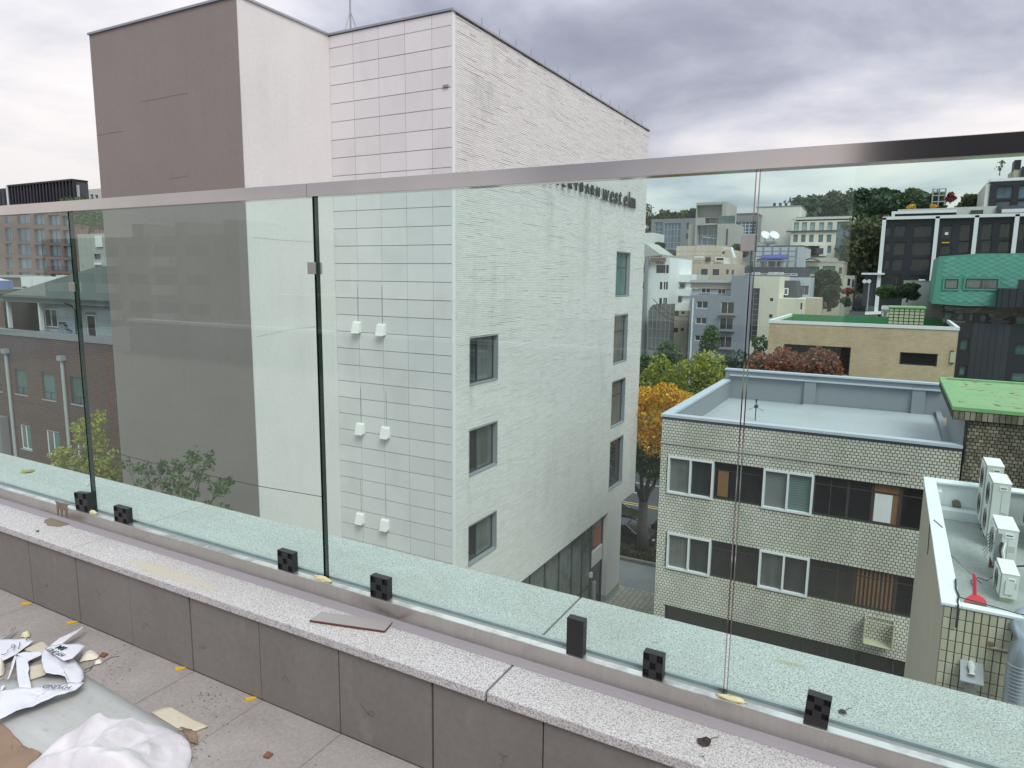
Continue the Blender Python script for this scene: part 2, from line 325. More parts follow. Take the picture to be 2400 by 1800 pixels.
def leafmat(name, stops, trans=0.35):
    m = MN(name); r = m.geo.outputs['Random Per Island']; n = m.noise(0.7, 3, 0.6)
    f = m.math('ADD', m.math('MULTIPLY', r, 0.6), m.math('MULTIPLY', n, 0.4))
    c = m.ramp(f, stops); m.setc(c); m.set(0.6)
    tb = m.n('ShaderNodeBsdfTranslucent'); m.l(c, tb.inputs[0]); mx = m.n('ShaderNodeMixShader'); mx.inputs[0].default_value = trans
    m.l(m.b.outputs[0], mx.inputs[1]); m.l(tb.outputs[0], mx.inputs[2]); m.l(mx.outputs[0], m.out.inputs[0])
leafmat('leaf_green', [(0.2, (0.04, 0.085, 0.03)), (0.8, (0.13, 0.21, 0.06))])
leafmat('leaf_lime', [(0.2, (0.13, 0.19, 0.03)), (0.55, (0.34, 0.38, 0.05)), (0.85, (0.56, 0.50, 0.06))])
leafmat('leaf_orange', [(0.2, (0.26, 0.16, 0.02)), (0.45, (0.72, 0.38, 0.03)), (0.85, (0.85, 0.56, 0.06))])
leafmat('leaf_red', [(0.15, (0.09, 0.10, 0.04)), (0.45, (0.24, 0.10, 0.05)), (0.85, (0.46, 0.14, 0.08))])
leafmat('leaf_pine', [(0.2, (0.022, 0.05, 0.025)), (0.85, (0.075, 0.125, 0.05))])
leafmat('leaf_olive', [(0.2, (0.07, 0.09, 0.04)), (0.85, (0.19, 0.20, 0.09))])
leafmat('leaf_maple', [(0.2, (0.16, 0.02, 0.03)), (0.85, (0.36, 0.05, 0.06))])
leafmat('leaf_hedge', [(0.2, (0.03, 0.04, 0.012)), (0.85, (0.12, 0.11, 0.03))])

# street paving blocks: joints too small to build one by one
m = MN('paver'); bt = m.n('ShaderNodeTexBrick'); m.l(m.geo.outputs['Position'], bt.inputs[0])
bt.inputs['Scale'].default_value = 1.0; bt.inputs['Brick Width'].default_value = 0.30; bt.inputs['Row Height'].default_value = 0.30; bt.inputs['Mortar Size'].default_value = 0.014; bt.offset = 0
bt.inputs['Color1'].default_value = (0.42, 0.40, 0.33, 1); bt.inputs['Color2'].default_value = (0.52, 0.49, 0.41, 1); bt.inputs['Mortar'].default_value = (0.10, 0.095, 0.08, 1)
m.setc(m.mix(m.ramp(m.noise(0.7, 5, 0.7), [(0.4, (0, 0, 0)), (0.75, (0.5,) * 3)]), bt.outputs[0], (0.14, 0.135, 0.115))); m.set(0.85)
# small square facing tiles of the house on the left, under 5 px each
m = MN('brown_tile_wall'); bt = m.n('ShaderNodeTexBrick'); mp = m.n('ShaderNodeMapping'); mp.inputs['Rotation'].default_value = (PI / 2, 0, 0); m.l(m.geo.outputs['Position'], mp.inputs[0]); m.l(mp.outputs[0], bt.inputs[0])
bt.inputs['Scale'].default_value = 1.0; bt.inputs['Brick Width'].default_value = 0.155; bt.inputs['Row Height'].default_value = 0.105; bt.inputs['Mortar Size'].default_value = 0.020; bt.offset = 0; bt.inputs['Mortar Smooth'].default_value = 0.1
bt.inputs['Color1'].default_value = (0.15, 0.068, 0.048, 1); bt.inputs['Color2'].default_value = (0.22, 0.105, 0.076, 1); bt.inputs['Mortar'].default_value = (0.022, 0.016, 0.014, 1)
m.setc(m.mix(m.ramp(m.noise(0.5, 6, 0.7, (1, 1, 0.4)), [(0.4, (0, 0, 0)), (0.75, (0.6,) * 3)]), bt.outputs[0], (0.10, 0.085, 0.08))); m.set(0.6); m.bump(bt.outputs['Fac'], -0.4, 0.01)
m = MN('yellow_brick'); bt = m.n('ShaderNodeTexBrick'); mp = m.n('ShaderNodeMapping'); mp.inputs['Rotation'].default_value = (PI / 2, 0, 0); m.l(m.geo.outputs['Position'], mp.inputs[0]); m.l(mp.outputs[0], bt.inputs[0])
bt.inputs['Scale'].default_value = 1.0; bt.inputs['Brick Width'].default_value = 0.40; bt.inputs['Row Height'].default_value = 0.10; bt.inputs['Mortar Size'].default_value = 0.014; bt.inputs['Mortar Smooth'].default_value = 0.3
bt.inputs['Color1'].default_value = (0.60, 0.47, 0.31, 1); bt.inputs['Color2'].default_value = (0.70, 0.56, 0.385, 1); bt.inputs['Mortar'].default_value = (0.36, 0.27, 0.15, 1)
m.setc(m.mix(m.ramp(m.noise(0.5, 6, 0.7, (1, 1, 0.6)), [(0.45, (0, 0, 0)), (0.8, (0.5,) * 3)]), bt.outputs[0], (0.30, 0.21, 0.11))); m.set(0.85); m.bump(bt.outputs['Fac'], -0.5, 0.01)
# flaking lime-green roof coat
m = MN('flaking_green'); n1 = m.noise(1.1, 8, 0.75, (0.7, 1.0, 1), dist=0.5)
m.setc(m.ramp(n1, [(0.38, (0.20, 0.36, 0.17)), (0.54, (0.25, 0.42, 0.21)), (0.565, (0.34, 0.36, 0.20)), (0.595, (0.07, 0.08, 0.05))])); m.set(0.8)

# ------------------------------------------------------------------ mesh helpers
class MB:
    def __init__(s): s.v = []; s.f = []; s.mi = []; s.cur = 0
    def quad(s, *p):
        b = len(s.v); s.v += [tuple(q) for q in p]; s.f.append(tuple(range(b, b + len(p)))); s.mi.append(s.cur); return s
    def box(s, x0, x1, y0, y1, z0, z1, skip=''):
        b = len(s.v)
        s.v += [(x0, y0, z0), (x1, y0, z0), (x1, y1, z0), (x0, y1, z0), (x0, y0, z1), (x1, y0, z1), (x1, y1, z1), (x0, y1, z1)]
        for k, q in (('b', (0, 3, 2, 1)), ('t', (4, 5, 6, 7)), ('f', (0, 1, 5, 4)), ('r', (1, 2, 6, 5)), ('k', (2, 3, 7, 6)), ('l', (3, 0, 4, 7))):
            if k in skip: continue
            s.f.append(tuple(b + i for i in q)); s.mi.append(s.cur)
        return s
    def prism(s, pts, lift):
        """closed polygon of points, extruded by a vector"""
        b = len(s.v); n = len(pts); lift = Vector(lift)
        s.v += [tuple(p) for p in pts] + [tuple(Vector(p) + lift) for p in pts]
        s.f.append(tuple(range(b + n - 1, b - 1, -1))); s.f.append(tuple(range(b + n, b + 2 * n))); s.mi += [s.cur] * 2
        for i in range(n):
            j = (i + 1) % n; s.f.append((b + i, b + j, b + n + j, b + n + i)); s.mi.append(s.cur)
        return s
    def tube(s, pts, r, n=8, taper=None):
        pts = [Vector(p) for p in pts]; b = len(s.v); k = len(pts)
        for i, p in enumerate(pts):
            d = (pts[min(i + 1, k - 1)] - pts[max(i - 1, 0)]).normalized()
            a = d.orthogonal().normalized(); c = d.cross(a); rr = r if taper is None else r + (taper - r) * i / (k - 1)
            for j in range(n):
                t = 2 * PI * j / n; s.v.append(tuple(p + a * (rr * math.cos(t)) + c * (rr * math.sin(t))))
        for i in range(k - 1):
            for j in range(n):
                j2 = (j + 1) % n; s.f.append((b + i * n + j, b + i * n + j2, b + (i + 1) * n + j2, b + (i + 1) * n + j)); s.mi.append(s.cur)
        s.f.append(tuple(b + j for j in range(n - 1, -1, -1))); s.f.append(tuple(b + (k - 1) * n + j for j in range(n))); s.mi += [s.cur] * 2
        return s
    def build(s, name, mat, parent=None, smooth=False, bevel=0, kind=None, **props):
        me = bpy.data.meshes.new(name); me.from_pydata(s.v, [], s.f)
        mats = mat if isinstance(mat, (list, tuple)) else [mat]
        for q in mats: me.materials.append(M[q])
        me.polygons.foreach_set('material_index', s.mi)
        if smooth: me.polygons.foreach_set('use_smooth', [True] * len(me.polygons))
        me.update()
        o = bpy.data.objects.new(name, me); COL.objects.link(o); adopt(o, parent)
        if bevel:
            bm = o.modifiers.new('bevel', 'BEVEL'); bm.width = bevel; bm.segments = 2; bm.limit_method = 'ANGLE'
        if kind: o['kind'] = kind
        for k, v in props.items(): o[k] = v
        return o
def wloc(o):
    l = Vector(o.location); 
    return l
def adopt(o, parent):
    if parent is None: return
    o.parent = parent; base = Vector((0, 0, 0)); p = parent
    while p is not None:
        base += p.location if p.parent is None else Vector((0, 0, 0)); p = p.parent
    if parent.parent is None: o.matrix_parent_inverse = Matrix.Translation(-parent.location)
def tag(o, label, cat, group=None):
    o['label'] = label; o['category'] = cat
    if group: o['group'] = group
    return o
def thing(name, label, cat, loc=(0, 0, 0), group=None):
    o = bpy.data.objects.new(name, None); COL.objects.link(o); o.location = loc; o.empty_display_size = 0.2
    return tag(o, label, cat, group)
def struct(mb, name, mat, **k): return mb.build(name, mat, kind='structure', **k)

def facade(mb, ax, c, u0, u1, v0, v1, holes=(), d=0.2):
    """wall face with openings and their reveals. ax 'y': faces -Y at y=c; 'x': faces +X at x=c"""
    P = (lambda u, v, k=0: (u, c + k, v)) if ax == 'y' else (lambda u, v, k=0: (c - k, u, v))
    us = sorted({u0, u1, *[h[0] for h in holes], *[h[1] for h in holes]}); vv = sorted({v0, v1, *[h[2] for h in holes], *[h[3] for h in holes]})
    us = [u for u in us if u0 <= u <= u1]; vv = [v for v in vv if v0 <= v <= v1]
    for a, b in zip(us, us[1:]):
        for e, g in zip(vv, vv[1:]):
            mu, mv = (a + b) / 2, (e + g) / 2
            if any(h[0] < mu < h[1] and h[2] < mv < h[3] for h in holes): continue
            mb.quad(P(a, e), P(b, e), P(b, g), P(a, g))
    for h in holes:
        a, b, e, g = h[:4]
        mb.quad(P(a, e), P(a, g), P(a, g, d), P(a, e, d)); mb.quad(P(b, e), P(b, e, d), P(b, g, d), P(b, g))
        mb.quad(P(a, e), P(a, e, d), P(b, e, d), P(b, e)); mb.quad(P(a, g), P(b, g), P(b, g, d), P(a, g, d))
    return mb
def abox(mb, ax, c, u0, u1, v0, v1, k0, k1):
    if ax == 'y': mb.box(u0, u1, c + k0, c + k1, v0, v1)
    else: mb.box(c - k1, c - k0, u0, u1, v0, v1)
def window(parent, ax, c, r, d=0.2, fw=0.06, cols=(), rows=(), fm='frame_dark', pm='pane_dark', proud=0.0, name='window', pms=None):
    """frame with mullions, and one pane mesh per light; sits at depth d in its opening"""
    a, b, e, g = r[:4]; f = MB(); k0, k1 = d - 0.05 - proud, d + 0.03
    abox(f, ax, c, a, b, e, e + fw, k0, k1); abox(f, ax, c, a, b, g - fw, g, k0, k1)
    abox(f, ax, c, a, a + fw, e + fw, g - fw, k0, k1); abox(f, ax, c, b - fw, b, e + fw, g - fw, k0, k1)
    for t in cols: x = a + (b - a) * t; abox(f, ax, c, x - fw * 0.45, x + fw * 0.45, e + fw, g - fw, k0 + 0.003, k1)
    for t in rows: z = e + (g - e) * t; abox(f, ax, c, a + fw, b - fw, z - fw * 0.4, z + fw * 0.4, k0 + 0.006, k1)
    fo = f.build(name, fm, parent)
    us = [a] + [a + (b - a) * t for t in sorted(cols)] + [b]
    for i, (p, q) in enumerate(zip(us, us[1:])):
        m_ = MB(); abox(m_, ax, c, p + 0.01, q - 0.01, e + 0.01, g - 0.01, d - 0.015, d + 0.015)
        m_.build('pane', (pms[i % len(pms)] if pms else pm), fo)
    return fo

def tiling(parent, name, mat, ax, c, u0, u1, v0, v1, pu, pv, gap, th, holes=(), off=0.5, nmax=300, ch=0.0, key=None, jitter=0.0, full_first=True):
    """separate tiles proud of a wall: the nearest nmax are parts, the rest one mesh"""
    cells = []; nv = int((v1 - v0) / pv) + 1
    for j in range(nv):
        vb = v1 - (j + 1) * pv; o = (off * pu if j % 2 else 0.0) - pu
        while u0 + o < u1:
            a, b = max(u0, u0 + o) + gap / 2, min(u1, u0 + o + pu) - gap / 2; e, g = max(v0, vb) + gap / 2, vb + pv - gap / 2; o += pu
            if b - a < pu * 0.15 or g - e < pv * 0.2: continue
            skip = False
            for h in holes:
                if a < h[1] and b > h[0] and e < h[3] and g > h[2]:
                    if h[0] <= a and b <= h[1] and h[2] <= e and g <= h[3]: skip = True; break
                    if e < h[2] < g and h[2] - e < (g - h[2]) or e < h[3] < g and g - h[3] < (h[3] - e) and False: pass
                    # trim against the side that cuts least
                    cand = [('b', b - h[0]), ('a', h[1] - a), ('g', g - h[2]), ('e', h[3] - e)]; k, dd = min(cand, key=lambda t: t[1])
                    if k == 'b': b = h[0] - gap / 2
                    elif k == 'a': a = h[1] + gap / 2
                    elif k == 'g': g = h[2] - gap / 2
                    else: e = h[3] + gap / 2
                    if b - a < pu * 0.12 or g - e < pv * 0.15: skip = True; break
            if not skip: cells.append((a, b, e, g))
    full = (pu - gap, pv - gap)
    isf = lambda t: abs(t[1] - t[0] - full[0]) < 1e-6 and abs(t[3] - t[2] - full[1]) < 1e-6
    P3 = (lambda t: Vector(((t[0] + t[1]) / 2, c, (t[2] + t[3]) / 2))) if ax == 'y' else (lambda t: Vector((c, (t[0] + t[1]) / 2, (t[2] + t[3]) / 2)))
    key = key or (lambda p: p.length)
    order = sorted(cells, key=lambda t: (not isf(t), key(P3(t))))
    parts, rest = order[:nmax], order[nmax:]
    def one(mb, t, k=0.0, org=Vector((0, 0, 0))):
        a, b, e, g = t; q = ch
        if ax == 'y': F = lambda u, v, w: (u - org.x, c - w - org.y, v - org.z)
        else: F = lambda u, v, w: (c + w - org.x, u - org.y, v - org.z)
        o_ = [F(a, e, 0), F(b, e, 0), F(b, g, 0), F(a, g, 0)]; w = th + k
        i_ = [F(a + q, e + q, w), F(b - q, e + q, w), F(b - q, g - q, w), F(a + q, g - q, w)]
        n = len(mb.v); mb.v += o_ + i_; mb.f += [(n + 4, n + 5, n + 6, n + 7)] + [(n + i, n + (i + 1) % 4, n + 4 + (i + 1) % 4, n + 4 + i) for i in range(4)]; mb.mi += [0] * 5
    shared = None
    for t in parts:
        p = P3(t)
        if isf(t):
            if shared is None:
                mb = MB(); one(mb, t, 0, p); o = mb.build(name, mat); shared = o.data
            else: o = bpy.data.objects.new(name, shared); COL.objects.link(o)
            o.location = p + (Vector((0, -random.random() * jitter, 0)) if ax == 'y' else Vector((random.random() * jitter, 0, 0)))
        else: mb = MB(); one(mb, t); o = mb.build(name, mat)
        adopt(o, parent)
    if rest:
        mb = MB()
        for t in rest: one(mb, t, random.random() * jitter)
        mb.build(name + '_field', mat, parent, kind='stuff')

def text(s, mat, name, size, extrude, P, U, V, parent=None, sx=1.0, bold=0.0, spacing=1.0):
    """lettering in the plane of unit vectors U (reading direction) and V (up), starting at P"""
    cu = bpy.data.curves.new(name, 'FONT'); cu.body = s; cu.size = size; cu.extrude = extrude; cu.offset = bold; cu.space_character = spacing; cu.materials.append(M[mat]); cu.resolution_u = 3
    tmp = bpy.data.objects.new('tmp', cu); COL.objects.link(tmp); me = bpy.data.meshes.new_from_object(tmp); bpy.data.objects.remove(tmp); bpy.data.curves.remove(cu)
    if not me.materials: me.materials.append(M[mat])
    o = bpy.data.objects.new(name, me); COL.objects.link(o)
    U, V = Vector(U).normalized(), Vector(V).normalized(); Nn = U.cross(V)
    mw = Matrix((U * sx, V, Nn)).transposed().to_4x4(); mw.translation = Vector(P)
    if parent is not None:
        o.parent = parent
        if parent.parent is None: o.matrix_parent_inverse = Matrix.Translation(-parent.location)
    o.matrix_basis = mw
    return o

def leaves(mb, c, rad, n, size, rng, shell=0.55, flat=1.0):
    for _ in range(n):
        while True:
            p = Vector((rng.uniform(-1, 1), rng.uniform(-1, 1), rng.uniform(-1, 1)))
            if shell < p.length < 1 or (p.length < 1 and rng.random() < 0.25): break
        q = Vector((c[0] + p.x * rad[0], c[1] + p.y * rad[1], c[2] + p.z * rad[2]))
        a = Vector((rng.uniform(-1, 1), rng.uniform(-1, 1), rng.uniform(-1, 1) * flat)).normalized(); b = a.orthogonal().normalized()
        b = (b * math.cos(rng.random() * 6) + a.cross(b) * math.sin(rng.random() * 6)).normalized(); s = size * rng.uniform(0.6, 1.3)
        a, b = a * s, b * s * 0.6
        mb.quad(q - a, q + b, q + a, q - b)

def tree(name, label, x, y, z0, h, r, leafm, n, size, seed, group=None, trunk=0.18, lobes=9, crown0=0.35, spread=1.0, fork=5, cat='tree'):
    rng = random.Random(seed); t = thing(name, label, cat, (x, y, z0), group)
    tb = MB(); zc = z0 + h * crown0; top = Vector((x + rng.uniform(-.2, .2), y, zc))
    tb.tube([(x, y, z0), (x + rng.uniform(-.1, .1), y, z0 + h * crown0 * 0.5), top], trunk, 8, trunk * 0.75)
    cm = MB(); cs = []
    for k in range(lobes):
        a = 2 * PI * k / lobes + rng.uniform(-.4, .4); rr = r * rng.uniform(0.25, 0.62) * spread; hz = z0 + h * rng.uniform(crown0 + 0.08, 0.88)
        cs.append(Vector((x + math.cos(a) * rr, y + math.sin(a) * rr, hz)))
    cs.append(Vector((x, y, z0 + h * 0.86)))
    for k, cc in enumerate(cs):
        if k < fork: tb.tube([top - Vector((0, 0, h * 0.03)), top.lerp(cc, 0.5) + Vector((0, 0, h * 0.02)), cc], trunk * 0.5, 6, trunk * 0.12)
    tb.build('trunk', 'bark', t, smooth=True)
    for cc in cs:
        q = r * rng.uniform(0.36, 0.52); leaves(cm, cc, (q, q, q * rng.uniform(0.65, 0.9) * min(1.5, h * (1 - crown0) / (1.5 * r))), n // len(cs), size, rng)
    cm.build('crown', leafm, t)
    return t

# ================================================================== SETTING
GZ = -18.8                                        # street level; the camera stands on a fifth-floor terrace
FZ = -1.631                                       # terrace floor
CT = -1.262                                       # top of the parapet coping

# ground sheet with the hill on the far side of the road
def hz(x, y):
    z = GZ
    if y > 70: z += 0.082 * (min(y, 250) - 70)
    if y > 230:
        w = min(1, max(0, (x + 95) / 40)) * 0.75 + 0.25
        w *= 1 if x < 60 else max(0.5, 1 - (x - 60) / 200)
        t = min(1, (y - 230) / 110); z += (3 * t * t - 2 * t ** 3) * 34 * w
    return z
g = MB(); xs = [-900, -500, -300] + list(range(-200, 261, 20)) + [400, 700]; ys = [-300, -60, 68] + list(range(80, 421, 20)) + [600, 1200]
for j, y in enumerate(ys):
    for x in xs: g.v.append((x, y, hz(x, y)))
nx = len(xs)
for j in range(len(ys) - 1):
    for i in range(nx - 1): b = j * nx + i; g.f.append((b, b + 1, b + nx + 1, b + nx)); g.mi.append(0)
struct(g, 'ground', 'ground_earth')
struct(MB().box(-200, 120, 44.6, 64, GZ - 0.3, GZ + 0.004, 'b'), 'road', 'asphalt')
# markings: double yellow centre line, dashed white lane lines, edge lines
mk = MB()
for y in (54.0, 54.45): mk.box(-200, 120, y, y + 0.15, GZ + 0.004, GZ + 0.010, 'b')
struct(mk, 'centre_line', 'road_yellow')
mk = MB()
for x in range(-120, 60, 8):
    for y in (51.0, 57.3): mk.box(x + 1, x + 6 if y > 52 else x + 8, y, y + 0.15, GZ + 0.004, GZ + 0.010, 'b')
mk.box(-200, 120, 60.3, 60.45, GZ + 0.004, GZ + 0.010, 'b').box(-200, 120, 47.9, 48.05, GZ + 0.004, GZ + 0.010, 'b')
struct(mk, 'lane_marking', 'road_white')
struct(MB().box(-200, 120, 38.6, 44.4, GZ - 0.2, GZ + 0.12, 'b'), 'pavement', 'pavement_dark')
struct(MB().box(-60, 60, -30, 38.6, GZ - 0.2, GZ + 0.125, 'b'), 'forecourt', 'paver')
struct(MB().box(-200, 120, 44.4, 44.6, GZ - 0.2, GZ + 0.14, 'b'), 'kerb', 'kerb_stone')
struct(MB().box(-200, 120, 64, 67.9, GZ - 0.2, GZ + 0.12, 'b'), 'far_pavement', 'pavement_dark')
struct(MB().box(-200, 120, 63.85, 64.0, GZ - 0.2, GZ + 0.14, 'b'), 'far_kerb', 'kerb_stone')

# hedge bed between pavement and road, with its stone edging
t = thing('hedge_bed', 'low clipped brown-green hedge in a stone-edged bed beside the road', 'hedge', (-16, 43.2, GZ + 0.12))
e = MB()
x = -24.0
while x < -8:
    w = 0.98; ea = MB().box(x, x + w, 42.35, 42.6, GZ + 0.12, GZ + 0.34); ea.build('kerbstone', 'kerb_stone', t, bevel=0.02); x += 1.0
MB().box(-24, -8, 42.6, 44.0, GZ + 0.12, GZ + 0.25).build('soil', 'ground_earth', t)
cm = MB(); rng = random.Random(5)
for _ in range(5200):
    q = Vector((rng.uniform(-24, -8), rng.uniform(42.65, 43.95), GZ + 0.2 + rng.random() ** 0.6 * 0.55)); a = Vector((rng.uniform(-1, 1), rng.uniform(-1, 1), rng.uniform(-1, 1))).normalized(); b = a.orthogonal() * 0.06; a = a * 0.1
    cm.quad(q - a, q + b, q + a, q - b)
cm.build('foliage', 'leaf_hedge', t, kind='stuff')

# ------------------------------------------------------------------ terrace
fl = MB().box(-14, 5, -5, 1.72, FZ - 0.3, FZ - 0.012)
tf = struct(fl, 'terrace_floor', 'joint_grey')
x = -10.5 + 0.002
base = MB(); tw = 0.4017; x0t = -1.1825 * 1.7 - 0.005
k = -22
sh = {}
while True:
    xa = x0t + k * tw
    if xa > 4: break
    for (ya, yb) in ((0.90, 1.705), (0.095, 0.897), (-0.71, 0.092)):
        w_, d_ = tw - 0.003, yb - ya - 0.003; key = round(d_, 4)
        if key not in sh:
            b = MB().box(-w_ / 2, w_ / 2, -d_ / 2, d_ / 2, -0.010, 0); o = b.build('floor_tile', 'terrace_floor_tile'); sh[key] = o.data
        else: o = bpy.data.objects.new('floor_tile', sh[key]); COL.objects.link(o)
        o.location = (xa + tw / 2, (ya + yb) / 2, FZ + random.uniform(-0.0006, 0.0006)); o.parent = tf
    k += 1
MB().box(-14, 5, -5, -0.715, FZ - 0.011, FZ).build('far_floor_tile', 'terrace_floor_tile', tf)

ob = thing('terrace_building', 'building that carries the terrace, mostly below and behind the camera', 'building', (-4, -5, GZ))
MB().box(-26, 5.0, -20, 2.38, GZ, FZ - 0.41).build('wall', 'mid_grey', ob)
pw = thing('parapet_wall', 'low terrace parapet of grey wall tiles under a speckled granite coping', 'parapet', (-1.2, 1.9, FZ))
MB().box(-14, 5, 1.712, 2.40, FZ - 0.4, CT - 0.036).build('core', 'joint_grey', pw)
b0 = None
for k in range(-22, 14):
    xa = x0t + k * tw; w_ = tw - 0.0055
    if b0 is None:
        o = MB().box(-w_ / 2, w_ / 2, -0.009, 0.009, FZ + 0.006, CT - 0.040).build('wall_tile', 'terrace_wall_tile', bevel=0.0012); b0 = o.data
    else:
        o = bpy.data.objects.new('wall_tile', b0); COL.objects.link(o); bm = o.modifiers.new('bevel', 'BEVEL'); bm.width = 0.0012; bm.segments = 2
    o.location = (xa + tw / 2 + random.uniform(-.0012, .0012), 1.709 + random.uniform(-0.0012, 0.0012), 0); adopt(o, pw)
# granite slabs, 2.21 m long, the joints as in the picture
for a, b in ((-9.9, -7.72), (-7.71, -5.50), (-5.49, -3.245), (-3.240, -1.006), (-0.998, 1.25), (1.26, 3.5)):
    MB().box(a, b, 1.686, 2.43, CT - 0.034, CT).build('coping_slab', 'granite', pw, bevel=0.004)
MB().box(-9.9, 3.5, 1.70, 2.42, CT - 0.030, CT - 0.003).build('joint_mortar', 'joint_grey', pw)
# pencil figures left on the wall tiles by the tiler
def pencil(cr_, lines, r=0.00042):
    ox, oy, sc_ = cr_
    for ln in lines:
        mb = MB(); mb.tube([at(ox + sc_ * a, oy + sc_ * b, 'y', 1.6985) for a, b in ln], r, 5); mb.build('pencil_mark', 'ink', pw)
A = (0, 1160, .2351); B = (500, 1335, .2803); C_ = (1000, 1350, .2712)
pencil(A, [[(452, 902), (462, 915)], [(460, 888), (478, 890), (466, 912), (486, 908)]])
pencil(A, [[(957, 948), (982, 978), (1006, 1004)]])
pencil(A, [[(1500, 1320), (1470, 1292), (1440, 1278), (1420, 1298), (1422, 1322), (1440, 1326), (1456, 1300), (1450, 1282)]])
pencil(A, [[(1978, 1512), (2000, 1510), (2004, 1528), (1990, 1534)], [(2022, 1512), (2014, 1524), (2026, 1536), (2044, 1534), (2056, 1520), (2044, 1508), (2022, 1512)]])
pencil(B, [[(582, 922), (588, 892), (600, 890), (618, 918), (638, 942)]])
pencil(B, [[(1226, 1118), (1262, 1164), (1300, 1214), (1326, 1228), (1344, 1218), (1336, 1192), (1316, 1180), (1300, 1196), (1304, 1214)]])
pencil(C_, [[(628, 1534), (660, 1554), (704, 1564)], [(654, 1566), (670, 1622)], [(636, 1622), (650, 1656)]])

# grey sealant fillet at the foot of the railing channel
t = tag(MB().prism([(-9.9, 1.858, CT + 0.001), (-9.9, 1.8945, CT + 0.001), (-9.9, 1.8945, CT + 0.011)], (13.4, 0, 0)).build('sealant_strip', 'sealant'), 'smooth purple-grey sealant strip along the foot of the steel channel', 'sealant')

# ------------------------------------------------------------------ glass railing
gr = thing('glass_railing', 'frameless glass railing with steel handrail and base channel on the parapet', 'railing', (-1.2, 1.93, CT))
ZB, ZR = -1.195, 0.2815
MB().box(-9.9, 3.5, 1.895, 1.900, CT, ZB, '').build('channel_front', 'stainless', gr, bevel=0.001)
MB().box(-9.9, 3.5, 1.8955, 1.923, ZB, ZB + 0.003).build('channel_lip', 'bright_steel', gr)
MB().box(-9.9, 3.5, 1.900, 1.924, CT, ZB - 0.004).build('channel_inner', 'steel_grey', gr)
MB().box(-9.9, 3.5, 1.957, 1.969, CT, ZB + 0.003).build('channel_back', 'frame_grey', gr)
MB().box(-9.9, 3.5, 1.9242, 1.9285, CT, ZB - 0.003).build('gasket', 'black_plastic', gr)
MB().box(-9.9, 3.5, 1.9288, 1.9565, CT, ZB - 0.006).build('setting_silicone', 'sealant', gr)
JX = [-8.14, -6.58, -5.02, -3.46, -1.895, -0.338, 1.22, 2.78]
for a, b in zip(JX, JX[1:]):
    mb = MB(); x0, x1, y0, y1, z0, z1 = a + 0.0048, b - 0.0048, 1.932, 1.952, ZB - 0.02, ZR + 0.012
    mb.quad((x0, y0, z0), (x1, y0, z0), (x1, y0, z1), (x0, y0, z1)); mb.quad((x1, y1, z0), (x0, y1, z0), (x0, y1, z1), (x1, y1, z1))
    mb.cur = 1
    mb.quad((x0, y1, z0), (x0, y0, z0), (x0, y0, z1), (x0, y1, z1)); mb.quad((x1, y0, z0), (x1, y1, z0), (x1, y1, z1), (x1, y0, z1))
    mb.quad((x0, y0, z1), (x1, y0, z1), (x1, y1, z1), (x0, y1, z1)); mb.quad((x0, y1, z0), (x1, y1, z0), (x1, y0, z0), (x0, y0, z0))
    mb.build('glass_pane', ['railing_glass', 'glass_edge'], gr)
for a, b in ((-9.9, -5.02), (-5.018, -1.912), (-1.910, 3.5)):
    MB().box(a, b, 1.915, 1.962, ZR, ZR + 0.048).build('handrail', 'polished_steel', gr, bevel=0.0015)
for x, z in ((-3.46, -0.07), (-1.895, 0.025), (-0.338, 0.098), (1.22, 0.1), (-5.02, -0.1)):
    c = MB().box(x - 0.030, x + 0.006, 1.922, 1.931, z - 0.022, z + 0.022).box(x - 0.030, x + 0.006, 1.9535, 1.962, z - 0.022, z + 0.022)
    c.box(x - 0.004, x + 0.004, 1.931, 1.9535, z - 0.018, z + 0.018); c.build('glass_clip', 'stainless', gr, bevel=0.001)

# black plastic spacer blocks wedged between channel and glass
def block(px0, px1, py0, py1, label, tilt=0.0, solid=False, foot=0):
    p = at(px0, py1, 'y', 1.902); q = at(px1, py1, 'y', 1.902); zt = at((px0 + px1) / 2, py0, 'y', 1.902).z; zb = ZB - 0.004 + 0.007
    x0, x1 = p.x, q.x; h = max(0.03, zt - zb); w = x1 - x0
    t = thing('spacer_block', label, 'plastic spacer', (x0 + w / 2, 1.915, zb), 'black plastic spacer blocks wedged under the glass')
    mb = MB(); hs = []
    if not solid:
        zz0 = zb + (h * foot); cw, chh = w / 3, (zb + h - zz0) / 3
        for i in range(3):
            for j in range(3):
                if (i + j) % 2 == 0: hs.append((x0 + i * cw + cw * 0.08, x0 + (i + 1) * cw - cw * 0.08, zz0 + j * chh + chh * 0.08, zz0 + (j + 1) * chh - chh * 0.08))
    facade(mb, 'y', 1.902, x0, x1, zb, zb + h, hs, 0.008); mb.box(x0, x1, 1.902, 1.9305, zb, zb + h, 'f')
    mb.box(x0 + 0.001, x1 - 0.001, 1.9105, 1.929, zb + 0.001, zb + h - 0.001)
    o = mb.build('body', 'black_plastic', t)
    if hs:
        q_ = MB()
        for a, b, c, d in hs: q_.box(a, b, 1.909, 1.9103, c, d)
        q_.build('socket', 'black_pit', t)
    if tilt: t.rotation_euler = (0, tilt, 0)
    return t
block(178, 207, 1157, 1190, 'leaning black spacer block beside the far left glass joint', -0.10)
block(268, 298, 1190, 1217, 'small black spacer block just right of the first glass joint')
block(651, 686, 1294, 1326, 'black spacer block left of the second glass joint')
block(868, 908, 1354, 1392, 'black spacer block right of the second glass joint, above the tile offcut')
block(1327, 1366, 1452, 1520, 'tall plain-faced black spacer block standing upright mid railing', 0, True)
